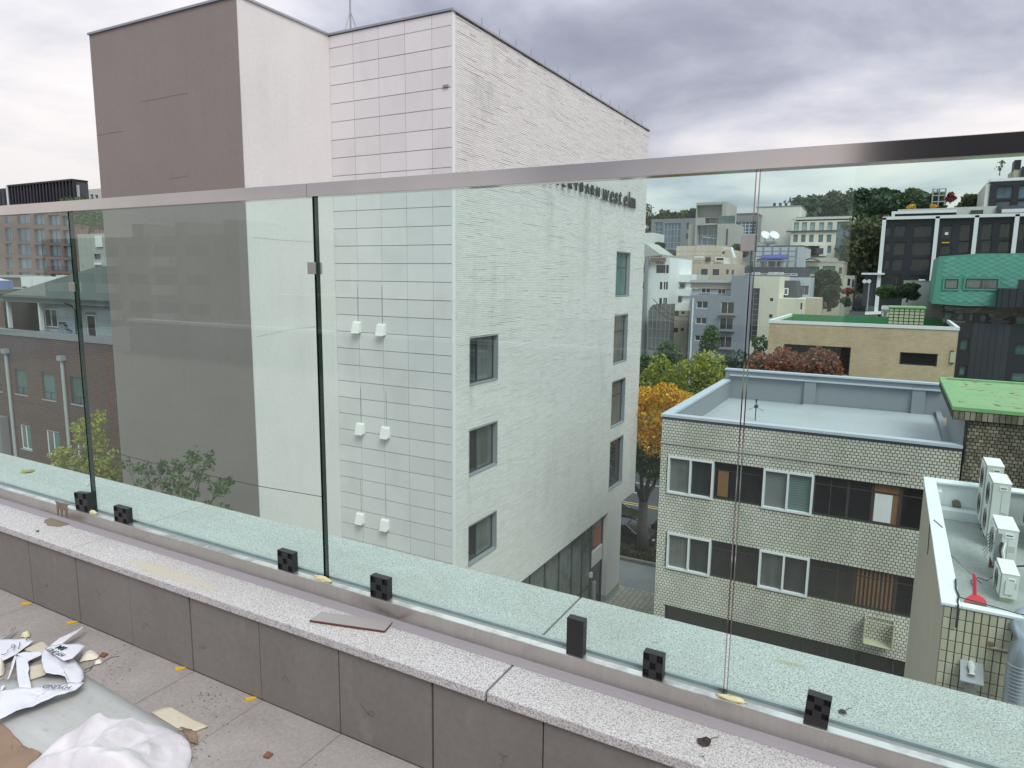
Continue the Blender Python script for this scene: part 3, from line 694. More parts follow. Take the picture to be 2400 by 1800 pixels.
block(1505, 1552, 1533, 1587, 'black spacer block with checkered sockets left of the third glass joint')
block(1880, 1938, 1632, 1717, 'largest black spacer block with a smoky clear foot, nearest the right', 0.06, False, 0.28)

def blob(name, px, py, rx, rz, label, seed, mat='foam_yellow', y=1.915):
    rng = random.Random(seed); c = at(px, py, 'y', y); c.z = ZB + 0.003; mb = MB(); n, mm = 14, 6
    for j in range(mm + 1):
        ph = PI / 2 * j / mm
        for i in range(n):
            a = 2 * PI * i / n; w = 1 + 0.35 * noise.noise(Vector((math.cos(a) * 2, math.sin(a) * 2 + seed, ph * 2)))
            mb.v.append((c.x + rx * w * math.cos(a) * math.cos(ph), c.y + 0.011 * w * math.sin(a) * math.cos(ph), c.z + rz * w * math.sin(ph)))
    for j in range(mm):
        for i in range(n): mb.f.append((j * n + i, j * n + (i + 1) % n, (j + 1) * n + (i + 1) % n, (j + 1) * n + i)); mb.mi.append(0)
    return tag(mb.build(name, mat, smooth=True), label, 'foam', 'yellow foam squeezed out under the glass joints')
blob('foam_blob', 217, 1195, 0.030, 0.014, 'round dollop of yellow foam under the far left glass joint', 1)
blob('foam_blob', 755, 1345, 0.050, 0.016, 'ragged yellow foam under the second glass joint', 2)
blob('foam_blob', 1712, 1632, 0.042, 0.010, 'long thin smear of yellow foam under the third glass joint', 3)

# dried slurry running down the channel at the left
mb = MB(); P = lambda cx, cy, y=1.8935: at(cx * .2351, 1160 + cy * .2351, 'y', y)
pts = [(545, 55), (600, 78), (700, 92), (672, 108), (664, 235), (655, 232), (640, 150), (622, 160), (612, 238), (600, 150), (585, 110), (578, 240), (572, 238), (560, 90)]
mb.prism([P(*q) for q in pts], (0, 0.0012, 0)); 
c = at(575 * .2351, 1160 + 275 * .2351, 'z', CT)
ring = []
rng = random.Random(3)
for i in range(22):
    a = 2 * PI * i / 22; w = 1 + rng.uniform(-.16, .16); ring.append((c.x + 0.085 * w * math.cos(a), c.y + 0.045 * w * math.sin(a), CT))
mb.prism(ring, (0, 0, 0.004)); tag(mb.build('slurry_spill', 'cement'), 'dried brown cement slurry that ran down the channel onto the granite', 'cement spill')

# tile offcut lying on the coping
F = lambda cx, cy, z=CT: at(500 + cx * .2803, 1335 + cy * .2803, 'z', z)
t = thing('tile_offcut', 'grey tile offcut with red-brown cut edge lying on the granite coping', 'tile offcut', F(1150, 440))
top = [F(805, 418, CT + .0108), F(905, 352, CT + .0108), F(1500, 430, CT + .0108), F(1432, 508, CT + .0108)]
MB().prism([q - Vector((0, 0, 0.0098)) for q in top], (0, 0, 0.0080)).build('clay_body', 'tile_red_edge', t)
MB().prism([q - Vector((0, 0, 0.0017)) for q in top], (0, 0, 0.0017)).build('glazed_face', 'tile_grey_face', t)

def leafobj(name, px, py, s, label, mat, z, seed, ax='z', stalk=True):
    rng = random.Random(seed); c = at(px, py, ax, z); mb = MB()
    ring = [c + Vector((math.cos(a) * s * (0.75 + 0.4 * rng.random()), math.sin(a) * s * (0.6 + 0.4 * rng.random()), 0.001 + 0.012 * rng.random())) for a in [2 * PI * i / 9 for i in range(9)]]
    for i in range(9): mb.quad(c + Vector((0, 0, 0.002)), ring[i], ring[(i + 1) % 9])
    if stalk: mb.tube([c, c + Vector((s * 1.1, s * 0.9, 0.014)), c + Vector((s * 1.7, s * 1.5, 0.012))], 0.0011, 5)
    return tag(mb.build(name, mat), label, 'leaf')
leafobj('dry_leaf', 1649, 1742, 0.020, 'dark curled dry leaf on the granite coping at the lower right', 'leaf_dry', CT, 5)
leafobj('dry_leaf', 1974, 1672, 0.014, 'thin grey dry leaf outside the glass, right of the largest spacer', 'leaf_dry', CT, 8)
leafobj('fallen_leaf', 66, 1106, 0.045, 'yellow leaf litter on the outer coping at the far left', 'leaf_yellow', CT, 12, stalk=False)
leafobj('dirt_crumb', 87, 1247, 0.009, 'small dark crumb on the granite coping at the far left', 'leaf_dry', CT, 15, stalk=False)
leafobj('paint_flake', 205, 1137, 0.010, 'white paint flake on the outer coping by the first glass joint', 'paper_white', CT, 16)
leafobj('dirt_crumb', 1647, 1776, 0.005, 'tiny dark crumb below the dark dry leaf', 'leaf_dry', CT, 17, stalk=False)

# yellow wedges under the wall tiles
for i, (px, py, lb) in enumerate(((63, 1416, 'yellow wedge under the wall tile at the far left'), (170, 1460, 'yellow wedge at the foot of the wall beside the torn sack strip'), (424, 1568, 'yellow wedge at the foot of the wall, third from the left'), (589, 1639, 'yellow wedge at the foot of the wall, nearest the right'))):
    c = at(px, py, 'z', FZ); mb = MB(); dx, dy = Vector((0.45, 0.9, 0)).normalized() * 0.021, Vector((0.9, -0.45, 0)).normalized() * 0.0085
    p = [c - dx - dy, c + dx - dy * 0.6, c + dx + dy * 0.6, c - dx + dy]
    z = Vector((0, 0, 0.012)); mb.v += [tuple(q) for q in p] + [tuple(p[0] + z), tuple(p[1] + z * .25), tuple(p[2] + z * .25), tuple(p[3] + z)]
    mb.f += [(3, 2, 1, 0), (4, 5, 6, 7), (0, 1, 5, 4), (1, 2, 6, 5), (2, 3, 7, 6), (3, 0, 4, 7)]; mb.mi += [0] * 6
    tag(mb.build('tile_wedge', 'wedge_yellow', bevel=0.0012), lb, 'wedge', 'yellow levelling wedges along the foot of the wall')

# ---- building waste on the floor
D = lambda cx, cy: (cx * .1266, 1440 + cy * .1266)
E_ = lambda cx, cy: (cx * .2803, 1335 + cy * .2803)
def sheet(name, pts, z, label, cat, mat, crop=D, curl=0.0, th=0.0015, seed=0, n=3, parent=None, amp=0.006, group=None):
    """thin crumpled sheet from its outline, laid at height z over the floor"""
    P_ = [at(*crop(a, b), 'z', FZ + z) for a, b in pts]; c = sum(P_, Vector()) / len(P_); mb = MB(); rings = 5; N_ = []
    for i in range(len(P_)):
        a, b = P_[i], P_[(i + 1) % len(P_)]
        for k in range(n): N_.append(a.lerp(b, k / n))
    m_ = len(N_)
    for r_ in range(rings + 1):
        for q in N_:
            p = c.lerp(q, r_ / rings) if r_ else c.copy()
            h = amp * noise.noise(Vector((p.x * 9 + seed, p.y * 9, seed))) + amp * 0.5 * noise.noise(Vector((p.x * 30 + seed, p.y * 30, seed))) + curl * (r_ / rings) ** 3
            p.z = max(FZ + 0.002 + z * 0.3, p.z + h); mb.v.append(tuple(p))
    for r_ in range(rings):
        for i in range(m_): b = r_ * m_; mb.f.append((b + i, b + (i + 1) % m_, b + m_ + (i + 1) % m_, b + m_ + i)); mb.mi.append(0)
    o = mb.build(name, mat, parent, smooth=True); s = o.modifiers.new('thickness', 'SOLIDIFY'); s.thickness = th; s.offset = -1
    if label: tag(o, label, cat, group)
    return o
sheet('white_board', [(150, 900), (700, 870), (1490, 1350), (1640, 1700), (0, 1720), (-300, 1500), (-200, 950)], 0.006, 'dirty off-white board lying flat on the floor under the rubbish', 'board', 'board_white', E_, amp=0.0, th=0.005)
sheet('cardboard_piece', [(-60, 1270), (0, 1285), (80, 1340), (150, 1420), (240, 1490), (350, 1530), (220, 1700), (-80, 1720)], 0.016, 'torn wrinkled brown cardboard at the bottom left corner', 'cardboard', 'cardboard', E_, amp=0.016, seed=4, n=4)
sheet('board_scrap', [(1260, 1190), (1340, 1160), (1420, 1140), (1600, 1240), (1740, 1310), (1620, 1352), (1500, 1335)], 0.006, 'flat beige board scrap on the floor beside the white sack', 'board scrap', 'board_cream', E_, amp=0.003, th=0.004)
sheet('crushed_paper', [(1480, 1345), (1600, 1318), (1650, 1390), (1655, 1450), (1590, 1440), (1540, 1370)], 0.014, 'crushed brown paper at the edge of the white sack', 'paper', 'cardboard', E_, amp=0.03, seed=9)
sheet('cream_board', [(545, 965), (785, 905), (850, 1108), (560, 1200)], 0.014, 'split cream board scrap seen inside the loop of torn sack', 'board scrap', 'board_cream', D, amp=0.002, th=0.006)
sheet('beige_scrap', [(440, 640), (600, 560), (760, 490), (830, 520), (900, 590), (800, 690), (620, 690)], 0.022, 'beige board scrap between the two torn white pieces', 'board scrap', 'board_cream', D, amp=0.006, th=0.006, seed=2)
ps = sheet('marked_sack_piece', [(-120, 480), (0, 455), (150, 440), (480, 438), (620, 500), (460, 610), (300, 730), (180, 790), (0, 880), (-120, 880)], 0.030, 'torn white sack piece with handwritten figures at the far left', 'torn sack', 'paper_white', D, amp=0.006, seed=6)
def scr(lines, z, parent, r=0.0012):
    for ln in lines:
        mb = MB(); mb.tube([at(*D(a, b), 'z', FZ + z) for a, b in ln], r, 5); mb.build('handwriting', 'ink', parent)
scr([[(368, 508), (362, 570), (338, 640)], [(278, 570), (245, 555), (212, 575), (210, 600), (240, 610), (272, 590), (282, 565), (270, 620), (242, 668)], [(145, 655), (148, 690), (120, 720), (60, 745)], [(120, 720), (90, 735), (20, 742)], [(485, 445), (490, 475), (520, 478)]], 0.040, ps)
tp = thing('torn_sack', 'torn white sack curled in a loop, printed with green-black letters', 'torn sack', at(*D(1000, 1000), 'z', FZ))
sheet('strip', [(300, 790), (400, 740), (490, 800), (520, 900), (545, 1010), (520, 1070), (540, 1150), (560, 1250), (585, 1370), (365, 1390), (330, 1250), (310, 1050), (300, 900)], 0.024, None, None, 'paper_white', D, parent=tp, amp=0.004, seed=11)
sheet('strip', [(850, 640), (1000, 740), (1150, 830), (1260, 880), (1370, 800), (1410, 840), (1480, 960), (1540, 1050), (1555, 1170), (1510, 1265), (1290, 1400), (1275, 1260), (1200, 1160), (1080, 1110), (930, 1115), (850, 1105), (800, 1000), (770, 850), (785, 720)], 0.035, None, None, 'paper_white', D, parent=tp, amp=0.012, seed=13, n=2)
sheet('strip', [(860, 625), (920, 580), (1140, 540), (1250, 555), (1480, 540), (1585, 580), (1460, 700), (1340, 810), (1260, 830), (1180, 850), (1000, 740)], 0.062, None, None, 'paper_white', D, parent=tp, amp=0.004, seed=17, n=2)
sheet('strip', [(920, 585), (1100, 440), (1250, 370), (1400, 300), (1470, 290), (1550, 200), (1545, 235), (1440, 330), (1300, 430), (1150, 545)], 0.045, None, None, 'paper_white', D, parent=tp, amp=0.004, seed=19, n=2)
sheet('strip', [(-120, 1440), (200, 1410), (400, 1370), (700, 1340), (960, 1310), (1250, 1300), (1290, 1250), (1560, 1262), (1390, 1390), (1200, 1480), (900, 1580), (600, 1690), (300, 1800), (-120, 1960)], 0.045, None, None, 'paper_white', D, parent=tp, amp=0.016, seed=23, n=2)
sheet('strip', [(300, 740), (480, 700), (700, 690), (790, 700), (780, 745), (640, 800), (520, 870), (440, 800)], 0.028, None, None, 'paper_white', D, parent=tp, amp=0.008, seed=29)
def sackprint(s, a, b, c, size, z, sx=1.0, bold=0.0):
    """print on a sack: a = start, b = end of the baseline, c = a point towards the letters' tops"""
    A_, B_, C2 = (at(*D(*q), 'z', FZ + z) for q in (a, b, c)); U = (B_ - A_).normalized(); V = Vector((0, 0, 1)).cross(U)
    if V.dot(C2 - A_) < 0: V = -V
    o = text(s, 'print_green', 'lettering', size, 0.0003, A_, U, V, tp, sx, bold)
sackprint('HYUND', (1225, 740), (890, 600), (1180, 830), 0.030, 0.0655)
sackprint('BM', (1255, 618), (1075, 555), (1200, 690), 0.036, 0.0655, 1.0, 0.0012)
sackprint('HYUND', (1345, 1325), (1000, 1310), (1345, 1400), 0.031, 0.0555)
sheet('sack_strip', [(130, 1210), (165, 1190), (240, 1000), (310, 770), (280, 750), (225, 880), (180, 1080)], 0.022, 'narrow loose strip of white sack left of the loop', 'torn sack', 'paper_white', D, amp=0.004)
sheet('sack_strip', [(0, 1400), (20, 1340), (70, 1300), (95, 1320), (40, 1400)], 0.020, 'short bit of white sack at the far left edge', 'torn sack', 'paper_white', D, amp=0.003)
sheet('board_sliver', [(-100, 400), (0, 425), (130, 370), (300, 240), (270, 285), (180, 360), (60, 440), (-90, 470)], 0.03, 'grey tapering sliver above the handwritten sack piece', 'board scrap', 'concrete', D, amp=0.003, th=0.004)
def lump(name, pts, hgt, label, cat, mat, crop=D, seed=0, amp=0.3):
    P_ = [at(*crop(a, b), 'z', FZ + 0.006) for a, b in pts]; c = sum(P_, Vector()) / len(P_); mb = MB(); rings = 5; m_ = len(P_)
    for r_ in range(rings + 1):
        for q in P_:
            p = c.lerp(q, 1 - r_ / rings); rr = 1 - r_ / rings; p.z += hgt * (1 - rr ** 3) * (1 + amp * noise.noise(Vector((p.x * 60 + seed, p.y * 60, 0)))); mb.v.append(tuple(p))
    for r_ in range(rings):
        for i in range(m_): b = r_ * m_; mb.f.append((b + i, b + (i + 1) % m_, b + m_ + (i + 1) % m_, b + m_ + i)); mb.mi.append(0)
    return tag(mb.build(name, mat, smooth=True), label, cat)
lump('foam_chip', [(1520, 720), (1620, 690), (1700, 670), (1780, 700), (1835, 770), (1800, 815), (1730, 835), (1640, 850), (1560, 860), (1470, 885), (1500, 810), (1530, 760)], 0.018, 'broken off-white foam chip right of the torn sack', 'foam chip', 'styrofoam')
lump('foam_chip', [(1750, 885), (1870, 842), (1892, 900), (1755, 930)], 0.012, 'small white square chip on the crack in the floor', 'foam chip', 'styrofoam')
lump('foam_chip', [(375, 412), (450, 370), (520, 342), (560, 380), (550, 410), (480, 432)], 0.02, 'small tan foam crumb above the handwritten sack piece', 'foam chip', 'foam_yellow')
lump('foam_chip', [(-80, 960), (60, 965), (100, 1010), (60, 1120), (-80, 1180)], 0.05, 'rounded off-white foam lump at the far left edge', 'foam chip', 'styrofoam')
for i, (pts, lb) in enumerate((([(1840, 785), (1900, 722), (2005, 750), (1925, 805)], 'red-brown tile chip beside the broken foam chip'), )):
    mb = MB().prism([at(*D(*q), 'z', FZ + 0.001) for q in pts], (0, 0, 0.008)); tag(mb.build('tile_chip', 'chip_brown', bevel=0.001), lb, 'tile chip')
mb = MB().prism([F(415, 1572, FZ + .001), F(455, 1530, FZ + .001), F(502, 1548, FZ + .001), F(462, 1585, FZ + .001)], (0, 0, 0.007)); tag(mb.build('tile_chip', 'chip_brown', bevel=0.001), 'square brown tile chip alone on the floor tiles at bottom centre', 'tile chip')
gv = MB(); rng = random.Random(21)
for _ in range(300):
    ex = rng.choice(((1640, 1460, 130), (300, 1000, 260), (1780, 1100, 120), (900, 800, 120), (1200, 1500, 1500), (60, 800, 200)))
    q = at(*E_(rng.gauss(ex[0], ex[2]), rng.gauss(ex[1], ex[2] * 0.6)), 'z', FZ)
    if q.y > 1.69: continue
    s = rng.uniform(0.0008, 0.0026); gv.box(q.x - s, q.x + s, q.y - s * .7, q.y + s * .7, FZ, FZ + s * .7)
gv.build('grit', 'rust_brown', kind='stuff')
# cracks in the floor finish by the foam chips
cb = MB()
for ln in ([(2210, 780), (2060, 800), (1880, 910), (1740, 950), (1560, 1050)], [(1730, 950), (1660, 1040), (1560, 1090)]):
    cb.tube([at(*D(*q), 'z', FZ) for q in ln], 0.0022, 4)
tag(cb.build('adhesive_smear', 'leaf_dry'), 'dark ragged line of dried adhesive on the floor by the foam chips', 'adhesive')

# the big white sack at the bottom
out = [(220, 1665), (330, 1560), (430, 1470), (530, 1395), (700, 1335), (860, 1298), (960, 1288), (1100, 1286), (1200, 1292), (1330, 1318), (1450, 1352), (1530, 1395), (1582, 1440), (1600, 1500), (1602, 1560), (1580, 1640), (1520, 1800), (1350, 1950), (900, 2050), (400, 1980), (200, 1800)]
P_ = [at(*E_(*q), 'z', FZ + 0.012) for q in out]; c = at(*E_(950, 1640), 'z', FZ); mb = MB(); n = 6; ringp = []
for i in range(len(P_)):
    for k in range(n): ringp.append(P_[i].lerp(P_[(i + 1) % len(P_)], k / n))
R_ = 60; m_ = len(ringp); rng = random.Random(31)
FOLDS = [(rng.uniform(-.42, .42), rng.uniform(-.24, .28), rng.uniform(0, 3.14), rng.uniform(.05, .12), rng.choice((-.02, .035, .05, .06))) for _ in range(22)]
for r_ in range(R_ + 1):
    rr = 1 - r_ / R_
    for q in ringp:
        p = c.lerp(q, rr) if rr > 0 else c.copy(); d = max(0.0, 1 - rr ** 2.6) ** 0.55
        w = Vector((p.x, p.y, 0)); fold = 0.0
        for (fx, fy, fa, fw_, fh) in FOLDS:
            dx_, dy_ = p.x - c.x - fx, p.y - c.y - fy; u_ = dx_ * math.cos(fa) + dy_ * math.sin(fa); v_ = -dx_ * math.sin(fa) + dy_ * math.cos(fa)
            fold += fh * max(0, 1 - abs(v_ + .05 * math.sin(u_ * 14)) / fw_) * max(0, 1 - (u_ / (fw_ * 3.2)) ** 2)
        ns = noise.noise(w * 7 + Vector((3, 1, 0))); rid = 1 - abs(noise.noise(w * 5 + Vector((9, 4, 0)))) * 2.2; rid2 = 1 - abs(noise.noise(w * 13 + Vector((1, 7, 2)))) * 2.4
        p.z = FZ + 0.010 + d * (0.042 + 0.016 * ns + fold * .8 + 0.006 * max(0, rid2)); mb.v.append(tuple(p))
for r_ in range(R_):
    for i in range(m_): b = r_ * m_; mb.f.append((b + i, b + (i + 1) % m_, b + m_ + (i + 1) % m_, b + m_ + i)); mb.mi.append(0)
tag(mb.build('white_sack', 'sack_white', smooth=True), 'large crumpled white woven sack lying at the bottom of the terrace', 'sack')

# what stands behind the camera and shows in the glass and steel: back wall, parapet, an apartment block
bw = thing('stair_house', 'dark clad stair house at the right end of the terrace behind the camera', 'stair house', (3, -2, FZ))
MB().box(-0.36, 8, -8, -2.6, FZ, 2.3).build('wall', 'dark_clad', bw)
bp = thing('rear_parapet', 'low white-topped parapet on the rear edge of the terrace', 'parapet', (-5, -5, FZ))
MB().box(-14, -.3, -5.2, -5, FZ - 1, -1.0).build('wall', 'mid_grey', bp); MB().box(-14, -.3, -5.24, -4.96, -1.0, -0.95).build('coping', 'white_coping', bp)
APZ = 3.9
ap = thing('apartment_block', 'long beige apartment block with balconies behind the terrace', 'apartment block', (-34, -46, GZ))
mb = MB().box(-92, -57, -60, -44, GZ, APZ); mb.build('wall', 'concrete', ap)
for x in range(-90, -60, 5):
    for k in range(5):
        z = APZ - 3.2 - k * 3.0
        if (x // 5) % 2 == 0: MB().box(x, x + 3.4, -44, -43.2, z, z + 1.0).build('balcony', 'white_paint', ap)
        MB().box(x, x + 3.4, -43.99, -43.94, z + 1.1, z + 2.2).build('window', 'pane_grey', ap)
for x in (-80, -72, -64): MB().box(x, x + 2.2, -54, -48, APZ, APZ + 1.8).build('roof_house', 'concrete', ap)
ap2 = thing('rear_tower', 'grey-brown flat block beside the apartment block behind the terrace', 'building', (-43, -50, GZ))
MB().box(-56, -30, -60, -46, GZ, -2.0).build('wall', 'tan_wall', ap2)

# ================================================================== WHITE BUILDING
wb = thing('white_building', 'tall white building with brown side wall, panelled recess and long-brick sign wall', 'building', (-18, 28, GZ))
XB, YP, YB, ZT = -13.3, 20.0, 16.0, 8.5
near_w = [(21.12, 23.15, -3.9, -2.2), (21.1, 23.15, -7.32, -5.62), (21.07, 23.15, -10.82, -9.3)]
far_w = [(35.92, 38.1, -0.92, 1.42), (35.92, 38.08, -4.65, -2.02), (35.9, 38.05, -8.25, -5.69), (35.92, 38.05, -11.9, -9.11)]
ZO = -13.2
mb = MB(); XW = XB - 0.022
mb.box(-26.4, -18.62, YB, 40.6, GZ, ZT - .004, 'r'); mb.build('brown_wall', 'brown_render', wb)
mb = MB(); mb.quad((-18.6, YB + 0.012, GZ), (-18.6, YP + 0.03, GZ), (-18.6, YP + 0.03, ZT), (-18.6, YB + 0.012, ZT)); mb.quad((-18.6, YB - 0.004, GZ), (-18.6, YB + 0.012, GZ), (-18.6, YB + 0.012, ZT), (-18.6, YB - 0.004, ZT)); mb.quad((-18.64, YB - 0.004, GZ), (-18.6, YB - 0.004, GZ), (-18.6, YB - 0.004, ZT), (-18.64, YB - 0.004, ZT)); mb.build('stucco_wall', 'white_stucco', wb)
for pts_, pl_ in ((((332, 238), (370, 232), (405, 224), (440, 218)), YB), (((226, 318), (255, 312), (290, 307)), YB), (((395, 420), (440, 412)), YB)):
    MB().tube([at(a, b, 'y', pl_ - .004) for a, b in pts_], .003, 4).build('crack', 'joint_grey', wb)
for pts_ in (((592, 556), (650, 562), (740, 568)), ((600, 790), (680, 772), (745, 765))):
    MB().tube([at(a, b, 'x', -18.598) for a, b in pts_], .003, 4).build('crack', 'joint_grey', wb)
mb = MB(); mb.quad((-18.6, YP + .03, GZ), (XB - .02, YP + .03, GZ), (XB - .02, YP + .03, ZT), (-18.6, YP + .03, ZT)); mb.build('panel_backing', 'panel_joint', wb)
# panels, 0.635 m courses
cols = [(-18.6, -17.49), (-17.49, -16.35), (-16.35, -15.21), (-15.21, -14.1), (-14.1, -13.28)]
sh = {}
z = 8.48; row = 0
while z > -14:
    hgt = 0.42 if row == 0 else 0.635
    for i, (a, b) in enumerate(cols):
        if z < -11.2 and row % 1 == 0 and z < -12: continue
        key = (i, hgt)
        if key not in sh:
            o = MB().box(-(b - a) / 2 + .009, (b - a) / 2 - .009, -0.02, 0.02, -hgt / 2 + .011, hgt / 2 - .011).build('panel', 'panel_white'); sh[key] = o.data
        else: o = bpy.data.objects.new('panel', sh[key]); COL.objects.link(o)
        o.location = ((a + b) / 2, YP + 0.006 + random.uniform(-.002, .002), z - hgt / 2); adopt(o, wb)
    z -= hgt; row += 1
MB().box(-18.59, -13.29, YP - .012, YP + .028, GZ, z - 0.01).build('lower_panel', 'panel_white', wb)
# brick wall: backing with openings, then bricks
mb = MB(); facade(mb, 'x', XW, YP + .03, 40.6, ZO, ZT, near_w + far_w, 0.004)
mb.build('brick_backing', 'brick_joint', wb)
rv = MB()
for h in near_w + far_w:            # smooth reveals and sills round the openings
    a, b, e, g_ = h; q = 0.035
    rv.box(XB - 0.28, XB + 0.004, a - q, a, e - q, g_ + q).box(XB - 0.28, XB + 0.004, b, b + q, e - q, g_ + q).box(XB - 0.28, XB + 0.004, a, b, g_, g_ + q).box(XB - 0.28, XB + 0.02, a, b, e - q, e)
rv.build('window_surround', 'frame_grey', wb)
MB().box(XB - 0.03, XB + 0.012, YP - 0.012, YP + 0.16, GZ + 5.6, ZT).build('corner_trim', 'white_trim', wb)
holes = [(a - .035, b + .035, e - .035, g_ + .035) for a, b, e, g_ in near_w + far_w]
# bricks of uneven length; single pieces nearest the camera, the rest joined
rng = random.Random(4); bricks = []; z = ZT - 0.05
while z > ZO + 0.03:
    y = YP + 0.165 + rng.uniform(-0.35, 0)
    proud_run = 0
    while y < 40.58:
        ln = rng.choice((0.29, 0.39, 0.39, 0.49, 0.58)); a, b = max(y, YP + .165), min(y + ln - 0.006, 40.58); y += ln
        if b - a < 0.05: continue
        e, g_ = z - 0.067 + 0.0045, z - 0.0045
        if proud_run > 0: proud_run -= 1; g_ -= 0.012; k = rng.uniform(.013, .020)
        else:
            k = rng.uniform(0.014, 0.020)
            if rng.random() < 0.06: proud_run = rng.randint(1, 4)
        hit = False
        for h in holes:
            if a < h[1] and b > h[0] and e < h[3] and g_ > h[2]:
                if a >= h[0] - .05 and b <= h[1] + .05: hit = True
                elif a < h[0] and b > h[1]: b = h[0]
                elif a < h[0]: b = h[0]
                else: a = h[1]
                if b - a < .04: hit = True
        if not hit: bricks.append((a, b, e, g_, k))
    z -= 0.067
bricks.sort(key=lambda t: Vector((XB, (t[0] + t[1]) / 2, t[2])).length)
def brick(mb, t):
    a, b, e, g_, k = t; x0, x1 = XW, XW + k + 0.004; n = len(mb.v)
    mb.v += [(x0, a, e), (x0, b, e), (x0, b, g_), (x0, a, g_), (x1, a, e), (x1, b, e), (x1, b, g_), (x1, a, g_)]
    mb.f += [(n + 4, n + 5, n + 6, n + 7)] + [(n + i, n + (i + 1) % 4, n + 4 + (i + 1) % 4, n + 4 + i) for i in range(4)]; mb.mi += [0] * 5
for t in bricks[:300]:
    mb = MB(); brick(mb, t); mb.build('brick', 'white_brick', wb)
mb = MB()
for t in bricks[300:]: brick(mb, t)
mb.build('brick_field', 'white_brick', wb, kind='stuff')
for i, h in enumerate(near_w):
    window(wb, 'x', XB, h, 0.24, 0.055, (0.40,), (), 'frame_dark', 'pane_grey', name='window', pms=['pane_dark', 'pane_grey'])
for i, h in enumerate(far_w):
    window(wb, 'x', XB, h, 0.24, 0.055, (), (0.66,), 'frame_dark', ('pane_green', 'pane_grey', 'pane_grey', 'pane_dark')[i], name='window')
# far end, top, overhang underside, ground-floor column and shop glazing
mb = MB(); mb.quad((XW, 40.6, ZO), (-26.4, 40.6, GZ), (-26.4, 40.6, ZT), (XW, 40.6, ZT)); mb.quad((XW, 20, ZO), (XW, 40.6, ZO), (-18.6, 40.6, ZO), (-18.6, 20, ZO)); mb.box(-18.6, XW, YP + .04, 40.6, ZT - .4, ZT - .02)
mb.build('smooth_wall', 'white_stucco', wb)
MB().box(-14.3, XB + .002, 36.0, 38.2, GZ + .55, ZO - .003).build('column', 'white_stucco', wb); MB().box(-14.32, XB + .03, 35.97, 38.23, GZ, GZ + .55).build('column_foot', 'concrete', wb)
sf = MB(); X0 = -13.62
MB().box(-18.6, X0 - 0.06, 20.1, 38, GZ, ZO - .01).build('shop_interior', 'curtain_brown', wb)
for y in (22, 23.6, 25.2, 26.8, 28.4, 30.0, 31.6, 33.0, 34.26, 35.93): sf.box(X0 - .05, X0 + .05, y - .04, y + .04, GZ, ZO - .003)
for z in (-16.9,): sf.box(X0 - .05, X0 + .05, 22, 34.22, z - .03, z + .03)
sf.box(X0 - .05, X0 + .05, 22, 35.9, ZO - .1, ZO - .006)
so = sf.build('shop_front', 'frame_dark', wb)
ys_ = (22, 23.6, 25.2, 26.8, 28.4, 30.0, 31.6, 33.0, 34.26)
for a, b in zip(ys_, ys_[1:]):
    for z0, z1 in ((GZ + .1, -16.93), (-16.87, ZO - .1)): MB().box(X0 - .02, X0 - .005, a + .04, b - .04, z0, z1).build('pane', 'pane_shop', so)
MB().box(X0 - .02, X0 - .005, 34.30, 35.89, -15.1, ZO - .1).build('pane', 'pane_grey', so)
MB().box(X0 - .004, X0 + .004, 34.6, 35.7, -14.9, -13.9).build('red_reflection', 'red_reflection_paint', so)  # orange-red reflection in the pane, painted on as a thin coloured sheet
MB().box(X0 - .04, X0 + .06, 34.30, 35.89, -15.98, -15.1).build('fascia_band', 'white_stucco', so)
MB().box(X0 - .02, X0 - .005, 34.30, 35.89, GZ + .1, -15.98).build('door_pane', 'pane_black', so)
MB().box(X0 - .02, X0 + .10, 34.6, 35.0, GZ + .1, -17.0).build('door_leaf', 'frame_grey', so)
MB().box(X0 + .0, X0 + .14, 34.15, 34.32, -16.5, -16.2).build('camera_housing', 'frame_white', so)
# metal roof edge, little rods along it, aerial
mb = MB(); o_ = 0.03
mb.box(-26.45, -18.56, YB - .05, YB + .25, ZT, ZT + .07).box(-18.85, -18.55, YB + .25, YP - .05, ZT, ZT + .07).box(-18.85, XB + .06, YP - .06, YP + .25, ZT, ZT + .07).box(XB - .25, XB + .06, YP + .25, 40.65, ZT, ZT + .07).box(-26.45, -26.15, YB + .25, 40.65, ZT, ZT + .07)
mb.build('roof_edge', 'roof_metal', wb)
MB().box(-26.3, -18.9, YB + .2, 40.5, ZT - .5, ZT - .1).build('roof_deck', 'grey_roof', wb)
for y in [22 + 1.25 * i for i in range(15)]:
    MB().tube([(XB - .1, y, ZT + .06), (XB - .1, y, ZT + .42)], 0.018, 5).build('roof_rod', 'steel_grey', wb)
t = thing('roof_aerial', 'thin guyed aerial mast on the roof of the white building', 'aerial', (-21.1, 24, ZT - .1))
MB().tube([(-21.1, 24, ZT - .1), (-21.1, 24, ZT + 6)], 0.035, 6).build('mast', 'steel_grey', t)
for dx, dy in ((-1.1, 0), (1.0, .3), (0.1, 1.2)): MB().tube([(-21.1, 24, ZT + 2.5), (-21.1 + dx, 24 + dy, ZT)], 0.008, 4).build('guy_wire', 'steel_grey', t)
